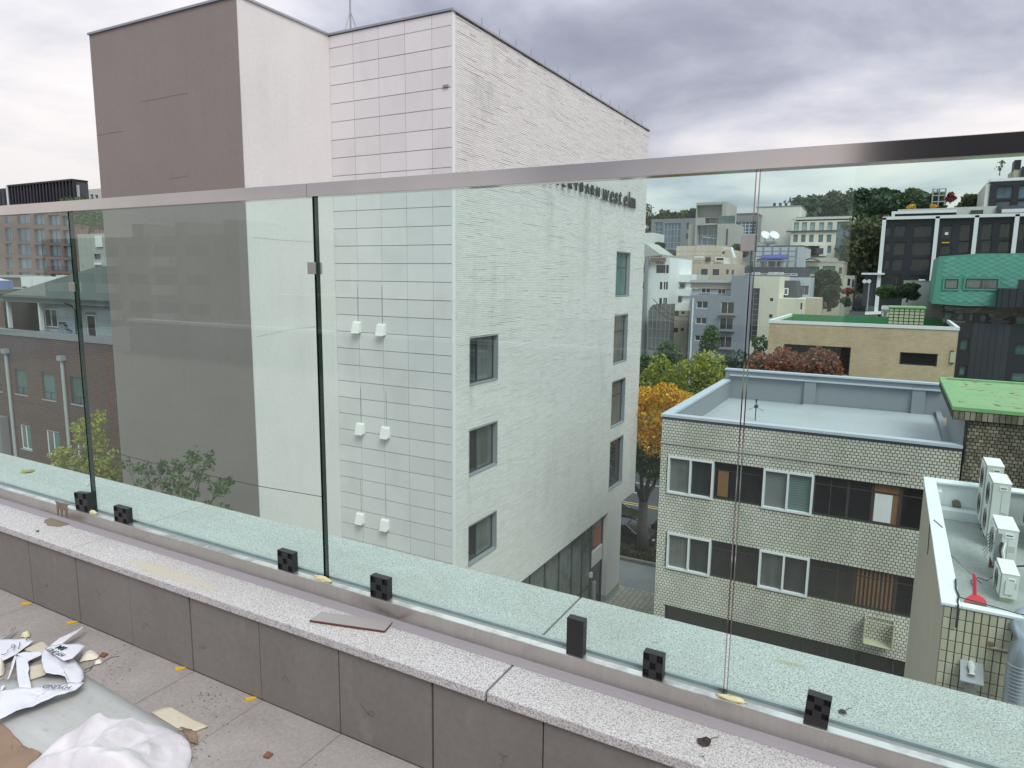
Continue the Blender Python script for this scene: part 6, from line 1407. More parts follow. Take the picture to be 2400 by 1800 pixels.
for f0 in (0.02, 0.07):
    for (a, b), (c, d_) in list(zip(pl, pl[1:]))[:3]: mb.quad(a.lerp(b, f0) + up_, a.lerp(b, f0 + .02) + up_, c.lerp(d_, f0 + .02) + up_, c.lerp(d_, f0) + up_)
struct(mb, 'street_edge_line', 'road_yellow')
mb = MB()
for (a, b), (c, d_) in list(zip(pl, pl[1:]))[:3]: mb.quad(b, b + Vector((2.6, 0, .2)), d_ + Vector((2.2, 0, .2)), d_)
struct(mb, 'hill_pavement', 'pale_stone')
def pole(name, label, crop, x, y0, y1, Y, r, cat, group=None, arms=0, mat='concrete'):
    a, b = at(*Q(crop)(x, y1), 'y', Y), at(*Q(crop)(x, y0), 'y', Y); t = thing(name, label, cat, a, group); MB().tube([a, Vector((a.x, Y, b.z))], r, 7).build('pole', mat, t)
    for k in range(arms): z = b.z - .5 - k * 1.1; MB().box(a.x - 1.3, a.x + 1.3, Y - .08, Y + .08, z, z + .16).build('crossarm', mat, t)
    return t, b
t, b = pole('street_mirror', 'round twin traffic mirror on a pole at the foot of the steep street', 'd', 645, 40, 330, 126, .09, 'traffic mirror')
for dx in (-.32, .32): MB().tube([(b.x + dx, 125.8, b.z), (b.x + dx, 125.7, b.z)], .32, 14).build('mirror', 'frame_white', t)
pole('utility_pole', 'pale utility pole with crossarms beside the steep street, left one', 'b', 665, 1335, 1640, 190, .16, 'utility pole', 'utility poles up the steep street', 2, 'concrete')
pole('utility_pole', 'taller utility pole with crossarms beside the steep street, right one', 'b', 748, 1210, 1640, 210, .22, 'utility pole', 'utility poles up the steep street', 3)
c = at(*Q('d')(672, 285), 'y', 132); t = thing('bus_shelter', 'small white-roofed dark-sided shelter on the steep street pavement', 'shelter', c); MB().box(c.x - 1.6, c.x + 1.8, 131, 134, c.z + 5.2, c.z + 5.5).build('roof', 'white_trim', t); MB().box(c.x - 1.2, c.x + 1.3, 132, 134, c.z, c.z + 5.2).build('side', 'frame_dark', t)
# scaffold and ridge details
t = thing('roof_scaffold', 'steel scaffold tower standing on the ridge behind the black offices', 'scaffold', at(*Q('b')(1360, 780), 'y', 150)); sf_ = MB()
pA, pB = at(*Q('b')(1290, 780), 'y', 150), at(*Q('b')(1435, 600), 'y', 150)
for x in (pA.x, (pA.x + pB.x) / 2, pB.x): sf_.tube([(x, 150, pA.z), (x, 150, pB.z)], .13, 5)
for f_ in (.25, .6, .8, .98): z = pA.z + (pB.z - pA.z) * f_; sf_.tube([(pA.x, 150, z), (pB.x, 150, z)], .1, 5)
sf_.build('frame', 'steel_grey', t)

# ---- trees on the hill
def hill_tree(name, label, crop, cx, ytop, rpx, Y, leafm, seed, n=900, hfac=1.7, group=None, size=.5, trunk=.25, lobes=8):
    p = at(*Q(crop)(cx, ytop), 'y', Y); k = {'a': .2351, 'b': .2351, 'c': .2351, 'd': .2351, 'p': 1}[crop]; e = at(*Q(crop)(cx + rpx, ytop), 'y', Y); r = abs(e.x - p.x); h = r * 2 * hfac
    return tree(name, label, p.x, Y, p.z - h, h * 1.05, r, leafm, n, size, seed, group, trunk, lobes, 0.25)
G_ = 'trees on the wooded ridge'
rid = [(60, 800, 420, 'leaf_olive'), (230, 480, 110, 'leaf_olive'), (330, 420, 120, 'leaf_olive'), (430, 425, 110, 'leaf_pine'), (540, 415, 120, 'leaf_olive'), (620, 405, 90, 'leaf_pine')]
for i, (cx, yt, r_, lm) in enumerate(rid[1:]): hill_tree('ridge_tree', ['olive tree at the far left end of the ridge', 'second olive tree along the ridge over the grey glazed offices', 'dark pine over the grey glazed offices', 'olive tree left of the raw concrete house', 'dark pine hard against the raw concrete house'][i], 'a', cx, yt, r_, 230, lm, 40 + i, 800, 1.0, G_, .8)
hill_tree('bare_tree', 'pale half-bare tree at the very edge of the white building', 'a', 165, 345, 90, 200, 'leaf_olive', 50, 260, 1.4, G_, .45)
for i, (cx, yt, r_, lm, lb) in enumerate(((300, 640, 170, 'leaf_olive', 'tall airy grey-green tree breaking the skyline above the white offices'), (430, 690, 150, 'leaf_pine', 'dark rounded tree right of the airy skyline tree'), (520, 680, 150, 'leaf_pine', 'dark tree second in the ridge mass'), (620, 640, 150, 'leaf_pine', 'dark tree third in the ridge mass, broad'), (720, 632, 150, 'leaf_pine', 'high dark tree at the crown of the ridge'), (830, 622, 140, 'leaf_pine', 'dark pointed tree left of the bare crown'), (930, 640, 130, 'leaf_pine', 'dark tree beside the reddish bare crown'), (1080, 625, 150, 'leaf_olive', 'brownish thin tree before the scaffold'), (1200, 660, 110, 'leaf_pine', 'dark tree left of the scaffold'), (1350, 660, 80, 'leaf_green', 'green tree inside the scaffold'), (1650, 700, 130, 'leaf_olive', 'low olive tree left of the black upper building'), (1770, 700, 70, 'leaf_olive', 'lowest olive shrub against the black upper building'))):
    hill_tree('ridge_tree' , lb, 'b', cx, yt, r_, (205 if cx < 1250 else 160) + (i % 3) * 6, lm, 60 + i, 1100, 1.1, G_, .75 if i else .5, lobes=10)
hill_tree('maple_tree', 'small bright crimson maple on the roof garden of the black offices', 'b', 1485, 655, 58, 148, 'leaf_maple', 80, 500, 1.0, None, .35, .12)
hill_tree('bare_roof_tree', 'thin leafless roof tree beside the chimney at the top right', 'b', 1985, 320, 60, 152, 'leaf_olive', 81, 50, 1.5, None, .25, .10)
for i, (cx, w_) in enumerate(((1090, 50), (1310, 35))): hill_tree('tall_grass_clump', ['wide', 'narrow'][i] + ' tawny grass clump on the roof garden', 'b', cx, 770, w_, 145, 'leaf_orange', 83 + i, 200, .5, None, .3, .05)
# wooded slope: reads as one mass
rng = random.Random(77); cm = MB(); 
for _ in range(300):
    px, py = rng.uniform(480, 800), rng.uniform(700, 1500)
    if px > 800 - (py - 880) * .06 and py > 880: continue
    Yd = 215 - (py - 700) / 800 * 60 + rng.uniform(-6, 6); c = at(*Q('b')(px, py), 'y', Yd); leaves(cm, c, (3.4, 3.4, 2.8), 70, .75, rng, .4)
for _ in range(110):
    px, py = rng.uniform(-60, 480), rng.uniform(760, 905); c = at(*Q('b')(px, py), 'y', 205 + rng.uniform(-5, 5)); leaves(cm, c, (3.4, 3.4, 2.6), 70, .75, rng, .4)
for _ in range(60):
    px, py = rng.uniform(820, 1300), rng.uniform(740, 880); c = at(*Q('b')(px, py), 'y', 190 + rng.uniform(-5, 5)); leaves(cm, c, (3.2, 3, 2.4), 60, .7, rng, .4)
o = cm.build('hillside_wood', 'leaf_pine', kind='stuff')
cm = MB()
for _ in range(90):
    px, py = rng.uniform(510, 800), rng.uniform(950, 1620)
    if px > 790 - (py - 880) * .06: continue
    c = at(*Q('b')(px, py), 'y', 150 + rng.uniform(-5, 5)); leaves(cm, c, (2.4, 2.4, 1.7), 60, .5, rng, .4)
cm.build('hillside_scrub', 'leaf_olive', kind='stuff')
# trees among the houses
hill_tree('round_conifer', 'large rounded blue-green conifer below the tan villa', 'a', 1960, 1010, 150, 112, 'leaf_pine', 90, 4200, 1.35, None, .30, .3, 12)
hill_tree('round_conifer', 'second rounded conifer in front of the large one', 'a', 1990, 1165, 120, 106, 'leaf_pine', 91, 4000, 1.1, None, .30, .3, 12)
hill_tree('rust_shrub', 'rust-tinted shrub at the kerb of the steep street', 'd', 460, 120, 75, 118, 'leaf_red', 92, 900, .55, None, .3)
hill_tree('green_shrub', 'dark green shrub under the rust-tinted one', 'd', 440, 210, 60, 114, 'leaf_green', 93, 800, .8, None, .3)
hill_tree('garden_pine', 'flat-topped bright green garden pine, left of the pair', 'd', 850, 95, 140, 90, 'leaf_green', 94, 3000, .55, 'garden pines by the teal house', .25, .12, 10)
hill_tree('garden_pine', 'taller dark garden pine, right of the pair by the teal house', 'd', 1060, 75, 135, 89, 'leaf_pine', 95, 3000, .75, 'garden pines by the teal house', .25, .12, 10)
hill_tree('courtyard_tree', 'dark shrub between the grey offices and the pink villa', 'a', 1090, 750, 90, 150, 'leaf_pine', 96, 900, .7, None, .5)
hill_tree('courtyard_tree', 'dark shrub left behind the white shed', 'a', 270, 725, 70, 148, 'leaf_pine', 97, 700, .6, None, .5)
# street trees along the far side
def px_tree(name, label, px, ytop, rpx, Y, leafm, seed, n, size, z0=None, group=None, trunk=.2, lobes=10, crown0=.3):
    p = at(px, ytop, 'y', Y); e = at(px + rpx, ytop, 'y', Y); r = abs(e.x - p.x); zb = GZ if z0 is None else z0
    return tree(name, label, p.x, Y, zb, (p.z - zb) * 1.04, r, leafm, n, size, seed, group, trunk, lobes, crown0)
SG = 'street trees across the road'
px_tree('street_tree', 'green broadleaf tree standing tall before the grey-blue apartments', 1668, 752, 42, 80, 'leaf_green', 101, 3600, .22, group=SG, crown0=.25)
px_tree('street_tree', 'green tree squeezed between the apartments and the yellow building', 1785, 775, 45, 78, 'leaf_green', 102, 2600, .22, group=SG)
px_tree('street_tree', 'dark green tree behind the lime ones at the left', 1560, 795, 48, 76, 'leaf_green', 103, 3000, .22, group=SG)
px_tree('street_tree', 'green tree in the gap beside the white building', 1512, 820, 34, 72, 'leaf_green', 104, 2200, .22, group=SG)
px_tree('street_tree', 'dark low tree left of the railing joint', 1730, 822, 55, 74, 'leaf_pine', 105, 2600, .22, group=SG)
px_tree('street_tree', 'lime-yellow tree beside the white building', 1548, 838, 66, 66, 'leaf_lime', 106, 5200, .17, group=SG, crown0=.2, lobes=12)
px_tree('street_tree', 'lime-yellow tree spreading right over the road', 1642, 832, 80, 66, 'leaf_lime', 107, 6500, .17, group=SG, crown0=.2, lobes=13)
px_tree('street_tree', 'russet tree left before the yellow brick building', 1832, 824, 98, 65, 'leaf_red', 108, 10000, .17, group=SG, crown0=.2, lobes=14)
px_tree('street_tree', 'russet tree right, reaching over the yellow brick wall', 1938, 818, 92, 64.5, 'leaf_red', 109, 10000, .17, group=SG, crown0=.2, lobes=14)
px_tree('street_tree', 'small yellow-green tree peeping over the grey roof', 1725, 872, 35, 63, 'leaf_lime', 110, 2200, .17, group=SG)
# orange tree on the near pavement: trunk forks into upright limbs
t = thing('autumn_tree', 'orange and green autumn tree with forked grey trunk on the near pavement', 'tree', (-14.2, 43.3, GZ + .2))
b0_ = at(1507, 1283, 'y', 43.3); fk = at(1508, 1175, 'y', 43.3); mb = MB(); mb.tube([b0_, at(1505, 1235, 'y', 43.3), fk], .42, 10, .30)
for px, py in ((1488, 1140), (1503, 1128), (1520, 1128), (1532, 1138)): e_ = at(px, py, 'y', 43.3 + (px % 3 - 1) * .4); mb.tube([fk - Vector((0, 0, .2)), fk.lerp(e_, .5) + Vector((0, 0, .1)), e_], .19, 8, .13); mb.tube([e_, e_ + (e_ - fk) * .9 + Vector((0, 0, 1))], .12, 6, .05)
mb.build('trunk', 'bark', t, smooth=True)
rng = random.Random(11); up_c, lo_c = MB(), MB()
for px, py, r_ in ((1510, 930, 34), (1560, 925, 38), (1600, 940, 32), (1530, 975, 48), (1580, 990, 44), (1500, 1010, 38), (1540, 1040, 44), (1600, 1010, 36), (1620, 970, 30), (1490, 960, 28)):
    for Yd in (41.5, 44.5): 
        c = at(px, py, 'y', Yd); r2_ = r_ * Yd / 1700; leaves(up_c, c, (r2_ * 1.1, r2_ * 1.2, r2_ * .8), 420, .115, rng, .45)
for px, py, r_ in ((1500, 1085, 32), (1530, 1100, 34), (1550, 1085, 34), (1515, 1060, 36), (1580, 1070, 30), (1490, 1060, 26)):
    for Yd in (42, 44.5): 
        c = at(px, py, 'y', Yd); r2_ = r_ * Yd / 1700; leaves(lo_c, c, (r2_ * 1.1, r2_ * 1.2, r2_ * .8), 420, .115, rng, .45)
up_c.build('orange_crown', 'leaf_orange', t); lo_c.build('green_crown', 'leaf_green', t)

# ---- cars
def car(label, x, y, rot, mat, seed=0):
    """saloon, 4.8 m long, nose towards +X before rotation"""
    t = thing('parked_car', label, 'car', (0, 0, 0), 'cars on the main road'); W_ = .92
    prof = [(-2.40, .45), (-2.42, .80), (-2.30, .98), (-1.55, 1.05), (1.05, .98), (2.05, .86), (2.36, .66), (2.40, .42), (2.1, .28), (-2.1, .28)]
    mb = MB(); sec = [(-W_, .93), (-W_ * .97, 1.0), (W_ * .97, 1.0), (W_, .93)]
    rings = [(-W_ + .05, .94), (-W_, 1.0), (W_, 1.0), (W_ - .05, .94)]
    n = len(prof)
    for yv, s_ in rings:
        for (px_, pz) in prof: mb.v.append((px_ * s_, yv, .62 + (pz - .62) * s_))
    for k in range(3):
        for i in range(n): j = (i + 1) % n; mb.f.append((k * n + i, k * n + j, (k + 1) * n + j, (k + 1) * n + i)); mb.mi.append(0)
    mb.f.append(tuple(range(n - 1, -1, -1))); mb.f.append(tuple(range(3 * n, 4 * n))); mb.mi += [0, 0]
    mb.build('body', mat, t, bevel=.05)
    cab = [(-1.75, 1.02), (-1.05, 1.42), (.25, 1.44), (1.05, .98)]; mb = MB(); n = 4
    for yv, dz in ((-W_ + .10, 0), (-W_ + .26, 1), (W_ - .26, 1), (W_ - .10, 0)):
        pass
    v = []
    for sgn in (-1, 1):
        v += [(cab[0][0], sgn * (W_ - .06), cab[0][1]), (cab[1][0], sgn * (W_ - .24), cab[1][1]), (cab[2][0], sgn * (W_ - .24), cab[2][1]), (cab[3][0], sgn * (W_ - .06), cab[3][1])]
    mb.v = v; mb.f = [(0, 1, 2, 3)[::-1], (4, 5, 6, 7), (0, 4, 5, 1), (2, 6, 7, 3), (1, 5, 6, 2)]; mb.mi = [0] * 5; mb.build('glasshouse', 'pane_black', t, bevel=.03)
    MB().prism([(-1.02, -W_ + .25, 1.425), (.22, -W_ + .25, 1.445), (.22, W_ - .25, 1.445), (-1.02, W_ - .25, 1.425)], (0, 0, .03)).build('roof_panel', mat, t, bevel=.01)
    pl_ = MB()
    for sgn in (-1, 1):
        for (x0, z0), (x1, z1) in ((cab[0], cab[1]), (cab[1], cab[2]), (cab[2], cab[3])): pl_.tube([(x0, sgn * (W_ - (.06 if z0 < 1.2 else .24)), z0), (x1, sgn * (W_ - (.06 if z1 < 1.2 else .24)), z1)], .035, 5)
        pl_.tube([(-.35, sgn * (W_ - .06), 1.0), (-.35, sgn * (W_ - .23), 1.43)], .035, 5)
    pl_.build('window_trim', 'frame_grey', t)
    for sgn in (-1, 1):
        MB().box(2.18, 2.37, sgn * .72 - .16, sgn * .72 + .16, .64, .76).build('headlight', 'headlight', t, bevel=.02)
        MB().box(-2.43, -2.36, sgn * .68 - .18, sgn * .68 + .18, .72, .86).build('tail_light', 'red_plastic', t)
        MB().box(.72, .9, sgn * (W_ + .06) - .08, sgn * (W_ + .06) + .08, .98, 1.12).build('mirror', mat, t, bevel=.02)
        for wx in (-1.42, 1.45):
            w = MB().tube([(wx, sgn * (W_ - .20), .33), (wx, sgn * (W_ + .012), .33)], .33, 18).build('wheel', 'rubber', t); MB().tube([(wx, sgn * (W_ + .0), .33), (wx, sgn * (W_ + .022), .33)], .21, 12).build('rim', 'frame_grey', w)
    MB().box(2.33, 2.41, -.45, .45, .42, .62).build('grille', 'ac_dark', t)
    t.location = (x, y, GZ + .01); t.rotation_euler = (0, 0, rot); return t
c = at(1537, 1262, 'y', 45.9); car('black saloon parked at the kerb behind the forked tree', c.x - 2.3, 46.1, 0.0, 'car_black')
car('dark grey car in the lane beyond the parked black saloon', c.x - 4.6, 49.6, 0.0, 'mid_grey' if False else 'car_black')
car('grey car further along the road, mostly behind the tree', c.x + 1.4, 48.9, 0.0, 'car_black')

# ================================================================== LEFT SIDE
t = thing('brown_tiled_building', 'brown mosaic-tiled building with green hipped roof and rooftop porch', 'building', (-42, 22, GZ))
Y = 21.0; pz = at(*Q('n')(300, 1465), 'y', Y).z
tw_ = [(115, 225, 235, 452), (340, 256, 470, 498), (583, 290, 725, 540), (-60, 195, 20, 420)]; lwn = [(168, 692, 270, 912), (386, 738, 512, 965), (638, 785, 760, 1010)]
hs = [rect('o', Y, *w) for w in tw_ + lwn]
mb = MB(); facade(mb, 'y', Y, -56, -33, GZ, pz, hs, .18); mb.quad((-33, Y, GZ), (-33, 34, GZ), (-33, 34, pz), (-33, Y, pz)); mb.build('wall', 'brown_tile_wall', t)
MB().box(-56, -33.2, Y + .25, 34, GZ, pz - .3).build('core', 'dark_wall', t)
MB().box(-56, -33, Y - .06, Y + .3, pz, pz + .32).build('parapet_cap', 'roof_metal', t)
for h in hs[:4]:
    MB().box(h[0] - .06, h[1] + .06, Y - .05, Y - .004, h[2] - .07, h[2]).build('sill', 'frame_grey', t); f_ = window(t, 'y', Y, h, .12, .05, (), (.27,), 'frame_dark', 'pane_green')
    MB().box((h[0] + h[1]) / 2 - .03, (h[0] + h[1]) / 2 + .03, Y + .07, Y + .10, h[2], h[2] + (h[3] - h[2]) * .27).build('mullion', 'frame_dark', f_)
for h in hs[4:]: window(t, 'y', Y, h, .08, .05, (.5,), (), 'frame_white', 'pane_grey', pms=['pane_grey', 'pane_green']); MB().box(h[0] - .06, h[1] + .06, Y - .05, Y - .004, h[2] - .07, h[2]).build('sill', 'frame_grey', t)
for (x0, y0, x1, y1) in ((55, 100, 125, 960), (522, 160, 590, 1070)):
    a, b = at(*Q('o')(x0, y0), 'y', Y - .12), at(*Q('o')(x1, y1), 'y', Y - .12); x = (a.x + b.x) / 2; MB().tube([(x, Y - .12, b.z - 3), (x, Y - .12, a.z)], .09, 10).build('rain_pipe', 'pvc_pipe', t); MB().box(x - .2, x + .2, Y - .28, Y - .01, a.z, a.z + .25).build('hopper', 'frame_grey', t)
a, b = at(*Q('o')(-40, 620), 'y', Y - .3), at(*Q('o')(60, 960), 'y', Y - .3); MB().box(a.x, b.x, Y - .5, Y - .06, b.z, a.z).build('duct_box', 'steel_grey', t)
# rooftop house: siding, porch posts, hipped roof
YR = 22.6; ez = at(*Q('n')(300, 1172), 'y', 22.1).z; P_ = lambda x, y, Yd=22.1: at(*Q('n')(x, y), 'y', Yd)
xs_ = P_(335, 1200, YR).x; sidz0, sidz1 = pz + .2, ez
hw = [rect('n', YR, 372, 1222, 490, 1385), rect('n', YR, 722, 1275, 815, 1492)]
mb = MB(); facade(mb, 'y', YR, xs_, -33, sidz0 - .4, sidz1, hw, .1); mb.quad((-33, YR, sidz0 - .4), (-33, 30, sidz0 - .4), (-33, 30, sidz1), (-33, YR, sidz1)); mb.build('siding_backing', 'mid_grey', t)
z = sidz0 - .3; 
while z < sidz1 - .05:
    segs = [(xs_, -33)]
    for h in hw:
        if z + .14 > h[2] - .05 and z < h[3] + .05: segs = [s2 for a, b in segs for s2 in ((a, min(b, h[0] - .06)), (max(a, h[1] + .06), b)) if s2[1] - s2[0] > .05 and not (b <= h[0] or a >= h[1]) or (b <= h[0] or a >= h[1]) and s2 == (a, min(b, h[0] - .06)) and False] or segs
    for a, b in segs: MB().prism([(a, YR - .03, z), (a, YR - .004, z + .13), (a, YR - .002, z)], (b - a, 0, 0)).build('siding_board', 'siding_grey', t)
    z += .14
for h, cl in zip(hw, ((.5,), ())): window(t, 'y', YR, h, .03, .06, cl, (), 'frame_white', 'pane_black')
MB().box(-50, xs_, YR + .8, YR + 1, sidz0 - .4, sidz1).box(-50, -33, YR + 1, 30, sidz0 - .4, sidz0 - .3).build('porch_back_wall', 'dark_wall', t)
for px in (83, 346): x = P_(px, 1300).x; MB().box(x - .09, x + .09, 22.0, 22.18, pz + .25, ez).build('porch_post', 'frame_white', t)
MB().box(-50, -33, 21.98, 22.2, ez - .02, ez + .16).build('eave_beam', 'siding_grey', t); MB().box(-50.3, -32.8, 21.7, 21.85, ez + .16, ez + .30).build('gutter', 'frame_dark', t)
a = P_(-10, 1130, 21.8); rz_ = P_(640, 945, 26.5); e0 = Vector((-46.9, 21.8, ez + .3)); 
x0 = P_(0, 1130, 21.8).x; rx = P_(820, 870, 27).x; rzz = P_(820, 870, 27).z
rf = MB(); rf.quad((x0, 21.8, ez + .3), (-32.6, 21.8, ez + .3), (-32.6, 27, rzz), (rx, 27, rzz)); rf.quad((x0, 21.8, ez + .3), (rx, 27, rzz), (rx, 27, rzz - .05), (x0, 32.2, ez + .3)); rf.quad((rx, 27, rzz), (-32.6, 27, rzz), (-32.6, 32.2, ez + .3), (x0, 32.2, ez + .3))
rf.quad((x0, 21.8, ez + .28), (x0, 32.2, ez + .28), (-32.6, 32.2, ez + .28), (-32.6, 21.8, ez + .28)); rf.build('hipped_roof', 'roof_green_grey', t)
dp = P_(625, 1200, 22.3); MB().tube([P_(540, 1180, 21.8), P_(600, 1205, 22.0), P_(628, 1240, 22.3), P_(640, 1475, 22.3)], .05, 8).build('downpipe', 'frame_dark', t)
rz2 = P_(655, 1260, 22.5); MB().box(P_(640, 1300, 22.5).x, P_(668, 1300, 22.5).x, 22.45, 22.58, pz + .3, ez).build('corner_board', 'siding_grey', t)
t = thing('leaning_crutches', 'bundle of grey crutches with dark tops leaning on the porch siding', 'crutches', P_(530, 1470, 22.4))
for i, (a, b) in enumerate((((480, 1465), (500, 1345)), ((500, 1465), (530, 1345)), ((515, 1465), (545, 1365)), ((535, 1465), (560, 1400)), ((548, 1465), (575, 1405)), ((560, 1466), (588, 1408)))):
    p0, p1 = P_(*a, 22.3), P_(*b, 22.5); MB().tube([p0, p1], .022, 5).build('shaft', 'steel_grey', t); MB().tube([p1 - Vector((.10, 0, 0)), p1 + Vector((.10, 0, 0.02))], .04, 6).build('arm_pad', 'rubber', t)
# pink-brown office block
wn = []
for y0, y1 in ((1010, 1235), (1320, 1505), (1600, 1790), (1885, 2080), (720, 880)):
    for x0, x1 in ((100, 220), (350, 590), (690, 890), (985, 1190), (1265, 1470)): wn.append((x0 - 20 + (y0 - 1010) * .04, y0 - 15 + (x0 - 690) * .045, x1 + 25 + (y0 - 1010) * .04, y1 + 25 + (x0 - 690) * .045, (.5,), (), 'frame_dark', 'pane_blue'))
house('pink_brown_offices', 'pinkish-brown stone office building with square blue-green windows', 'office building', 'l', 62, -700, 600, 1560, 14, 'pink_brown', wn, z0=GZ, d=.35, fw=.12)
t = thing('louvred_roof_building', 'dark louvred roof screen on the building behind the pink-brown offices', 'building', (-190, 84, 5)); Y = 84; r = rect('l', Y, 170, 130, 1525, 900); pA = at(*Q('l')(170, 120), 'y', Y)
MB().box(pA.x, r[1], Y + .5, Y + 3, GZ, pA.z - .4).build('wall', 'slate', t); MB().box(pA.x - .3, r[1] + .1, Y - .3, Y + 3, pA.z - .35, pA.z).build('roof_slab', 'black_clad', t)
x = pA.x; k = 0
while x < r[1]:
    pt = (r[1] - pA.x) / 20; MB().box(x, x + pt * .42, Y - .2, Y + .3, pA.z - 14, pA.z - .35).build('louvre_fin', 'black_clad', t); 
    if k not in (1, 3, 9, 10, 11, 12): MB().box(x + pt * .42, x + pt * .98, Y + .3, Y + .49, pA.z - 14, pA.z - 1.2).build('louvre_panel', 'light_panel', t)
    x += pt; k += 1
MB().box(pA.x - .4, pA.x, Y - .4, Y + .1, pA.z - 14, pA.z).build('corner_post', 'white_trim', t)
mb = MB(); 
for i in range(14): MB().box(pA.x - 24 + i * 1.7, pA.x - 23.2 + i * 1.7, Y + .2, Y + .8, pA.z - 14, pA.z - .5).build('louvre_fin', 'slate', t)
MB().box(pA.x - 25, pA.x - .4, Y + .8, Y + 3, GZ, pA.z - .4).build('side_wing', 'black_clad', t)
wn = [(1800, 305, 1865, 400, (), (), 'frame_grey', 'pane_blue'), (1895, 315, 1960, 400, (), (), 'frame_grey', 'pane_blue')]
for y in (660, 760, 860, 960): wn += [(1640, y, 1720, y + 60, (), (), 'frame_grey', 'pane_blue'), (1800, y, 1880, y + 60, (), (), 'frame_grey', 'pane_blue'), (1915, y, 1990, y + 60, (), (), 'frame_grey', 'pane_blue')]
t, *_r = house('pale_grey_tower', 'pale grey stone tower with blue windows at the edge of the brown wall', 'tower', 'l', 100, 1520, 225, 2300, 12, 'pale_stone', wn, z0=GZ, d=.3)
t, *_r = house('grey_terrace_block', 'plain grey rendered block with dark slots below the roof garden', 'building', 'l', 46, 1540, 1100, 2300, 8, 'concrete', [(1755, 1330, 1790, 1900), (1870, 1490, 2010, 1600), (1640, 1700, 1665, 1800), (1890, 1700, 1930, 1790)], z0=GZ)
abx(t, 'white_sill', 'white_trim', 'l', 45.9, 1910, 1665, 2030, 1705, -.2, 0); abx(t, 'white_wall_panel', 'white_paint', 'l', 45.95, 1905, 1130, 2050, 1350, -.1, 0)
p = at(*Q('l')(1760, 1050), 'y', 48); tree('roof_garden_shrub', 'leafy green roof garden bushes above the plain grey block', p.x, 48, p.z - .6, 4.4, 4.2, 'leaf_green', 2400, .16, 120, None, .08, 10, .1, cat='shrub')
p = at(*Q('m')(60, 700), 'y', 30); t = thing('water_tank', 'round blue rooftop water tank with pale lid at the left edge', 'water tank', p); x, z = p.x - 1.3, p.z
MB().tube([(x - .6, 30, z + .1), (x - .6, 30, z + .85)], 1.55, 24).build('tank', 'blue_plastic', t); MB().tube([(x - .6, 30, z + .85), (x - .6, 30, z + .95), (x - .6, 30, z + 1.12)], 1.40, 24, .5).build('lid', 'light_panel', t)
for nm, lb, x0, y0, x1, y1 in (('rooftop_cabin', 'pale green rooftop cabin with slatted vent behind the green roof', 410, 410, 905, 680), ('white_roof_box', 'white roof box poking over the green hipped roof', 1120, 380, 1560, 495)):
    r = rect('m', 36, x0, y0, x1, y1); t = thing(nm, lb, 'roof box', (r[0], 36, r[2])); MB().box(r[0], r[1], 36, 39, r[2] - 1, r[3]).build('body', 'white_paint', t)
    if nm == 'rooftop_cabin':
        for i in range(5): z = r[3] - 1.1 - i * .33; MB().box(r[0] + .2, r[0] + .9, 35.95, 35.99, z, z + .18).build('vent_slot', 'ac_dark', t)
r = rect('m', 38, -60, 420, 412, 655); t = thing('dark_carport', 'dark open-sided roof shelter behind the blue water tank', 'shelter', (r[0], 38, r[2])); MB().box(r[0], r[1], 38, 41, r[2] - .8, r[3]).build('wall', 'dark_wall', t); MB().box(r[0] - .3, r[1] + .2, 37.8, 41, r[3], r[3] + .2).box(r[0], r[1] + .2, 37.7, 37.95, r[2], r[2] + .15).build('white_rail', 'frame_grey', t)
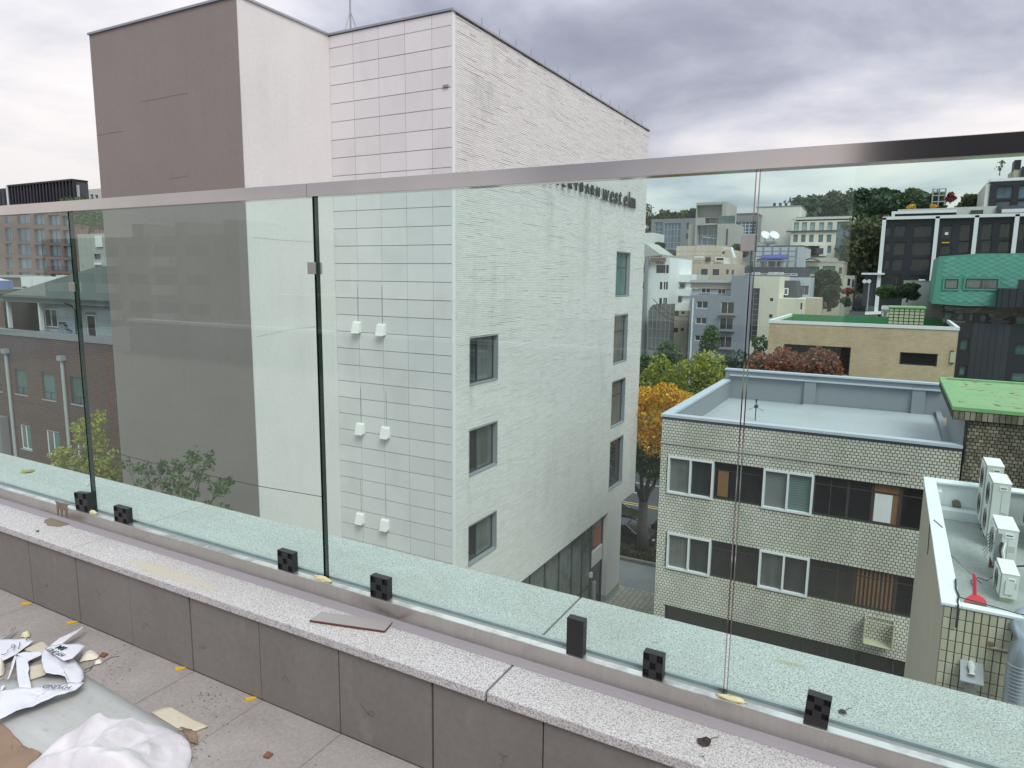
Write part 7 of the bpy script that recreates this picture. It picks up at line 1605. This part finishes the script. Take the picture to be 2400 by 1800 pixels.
# plants in the alley below the terrace
def branchy(name, label, pts, Yd, leafm, seed, n=26, size=.07, rad=.34, cat='shrub'):
    rng = random.Random(seed); ps = [at(px, py, 'y', Yd + rng.uniform(-.4, .4)) for px, py in pts]; root = at(pts[-1][0], 1400, 'y', Yd); t = thing(name, label, cat, root); tb_, lb_ = MB(), MB()
    for p in ps[:-1]:
        m_ = root.lerp(p, .55) + Vector((rng.uniform(-.3, .3), 0, .3)); tb_.tube([root, m_, p], .035, 5, .010); 
        for _ in range(4): q = p + Vector((rng.uniform(-rad, rad), rng.uniform(-rad, rad), rng.uniform(-rad * .5, rad * .7))); tb_.tube([m_.lerp(p, .8), q], .008, 4, .004); leaves(lb_, q, (rad * .45,) * 3, n // 2, size, rng, .1)
        leaves(lb_, p, (rad * .8, rad * .8, rad * .6), n, size, rng, .1)
    tb_.build('stem', 'bark', t); lb_.build('foliage', leafm, t); return t
branchy('leafy_shrub', 'dark leafy shrub rising from the alley before the brown wall', [(300, 1092), (345, 1105), (372, 1098), (390, 1120), (420, 1095), (455, 1075), (480, 1082), (430, 1130), (400, 1150), (350, 1135), (520, 1130), (515, 1150), (470, 1110), (380, 1170), (480, 1195), (520, 1195), (440, 1160), (410, 1400)], 13, 'leaf_green', 5, 26)
branchy('yellow_green_shrub', 'yellow-green shrub climbing against the brown-tiled building', [(190, 1000), (225, 985), (215, 1020), (160, 1060), (175, 1085), (235, 1040), (200, 1060), (150, 1090), (230, 1080), (250, 1100), (210, 1110), (260, 1120), (205, 1400)], 16, 'leaf_lime', 6, 60, .085, .5)
tag(MB().tube([at(270, 1062, 'y', 15), at(400, 1095, 'y', 15.2), at(610, 1140, 'y', 15.6), at(760, 1165, 'y', 17)], .012, 5).build('overhead_cable', 'rubber'), 'thin cable running past the leafy shrub to the white stucco wall', 'cable')

# service wires strung over the quarter
for lb, a, b, sag in (('service wire from the taller utility pole across to the grey gatehouse', (2058, 590), (1976, 650), .6), ('service wire from the pale utility pole down the steep street', (2036, 618), (2010, 700), .5), ('service wire along the foot of the hill past the white corner house', (1530, 700), (1612, 742), .8), ('second service wire below the first past the white corner house', (1530, 716), (1612, 752), .8)):
    Y_ = 190 if a[0] > 1900 else 92; p0, p1 = at(*a, 'y', Y_), at(*b, 'y', Y_ - (40 if a[0] > 1900 else 0)); pts = [p0.lerp(p1, k / 8) - Vector((0, 0, sag * math.sin(PI * k / 8))) for k in range(9)]
    tag(MB().tube(pts, .05, 4).build('service_wire', 'rubber'), lb, 'wire')
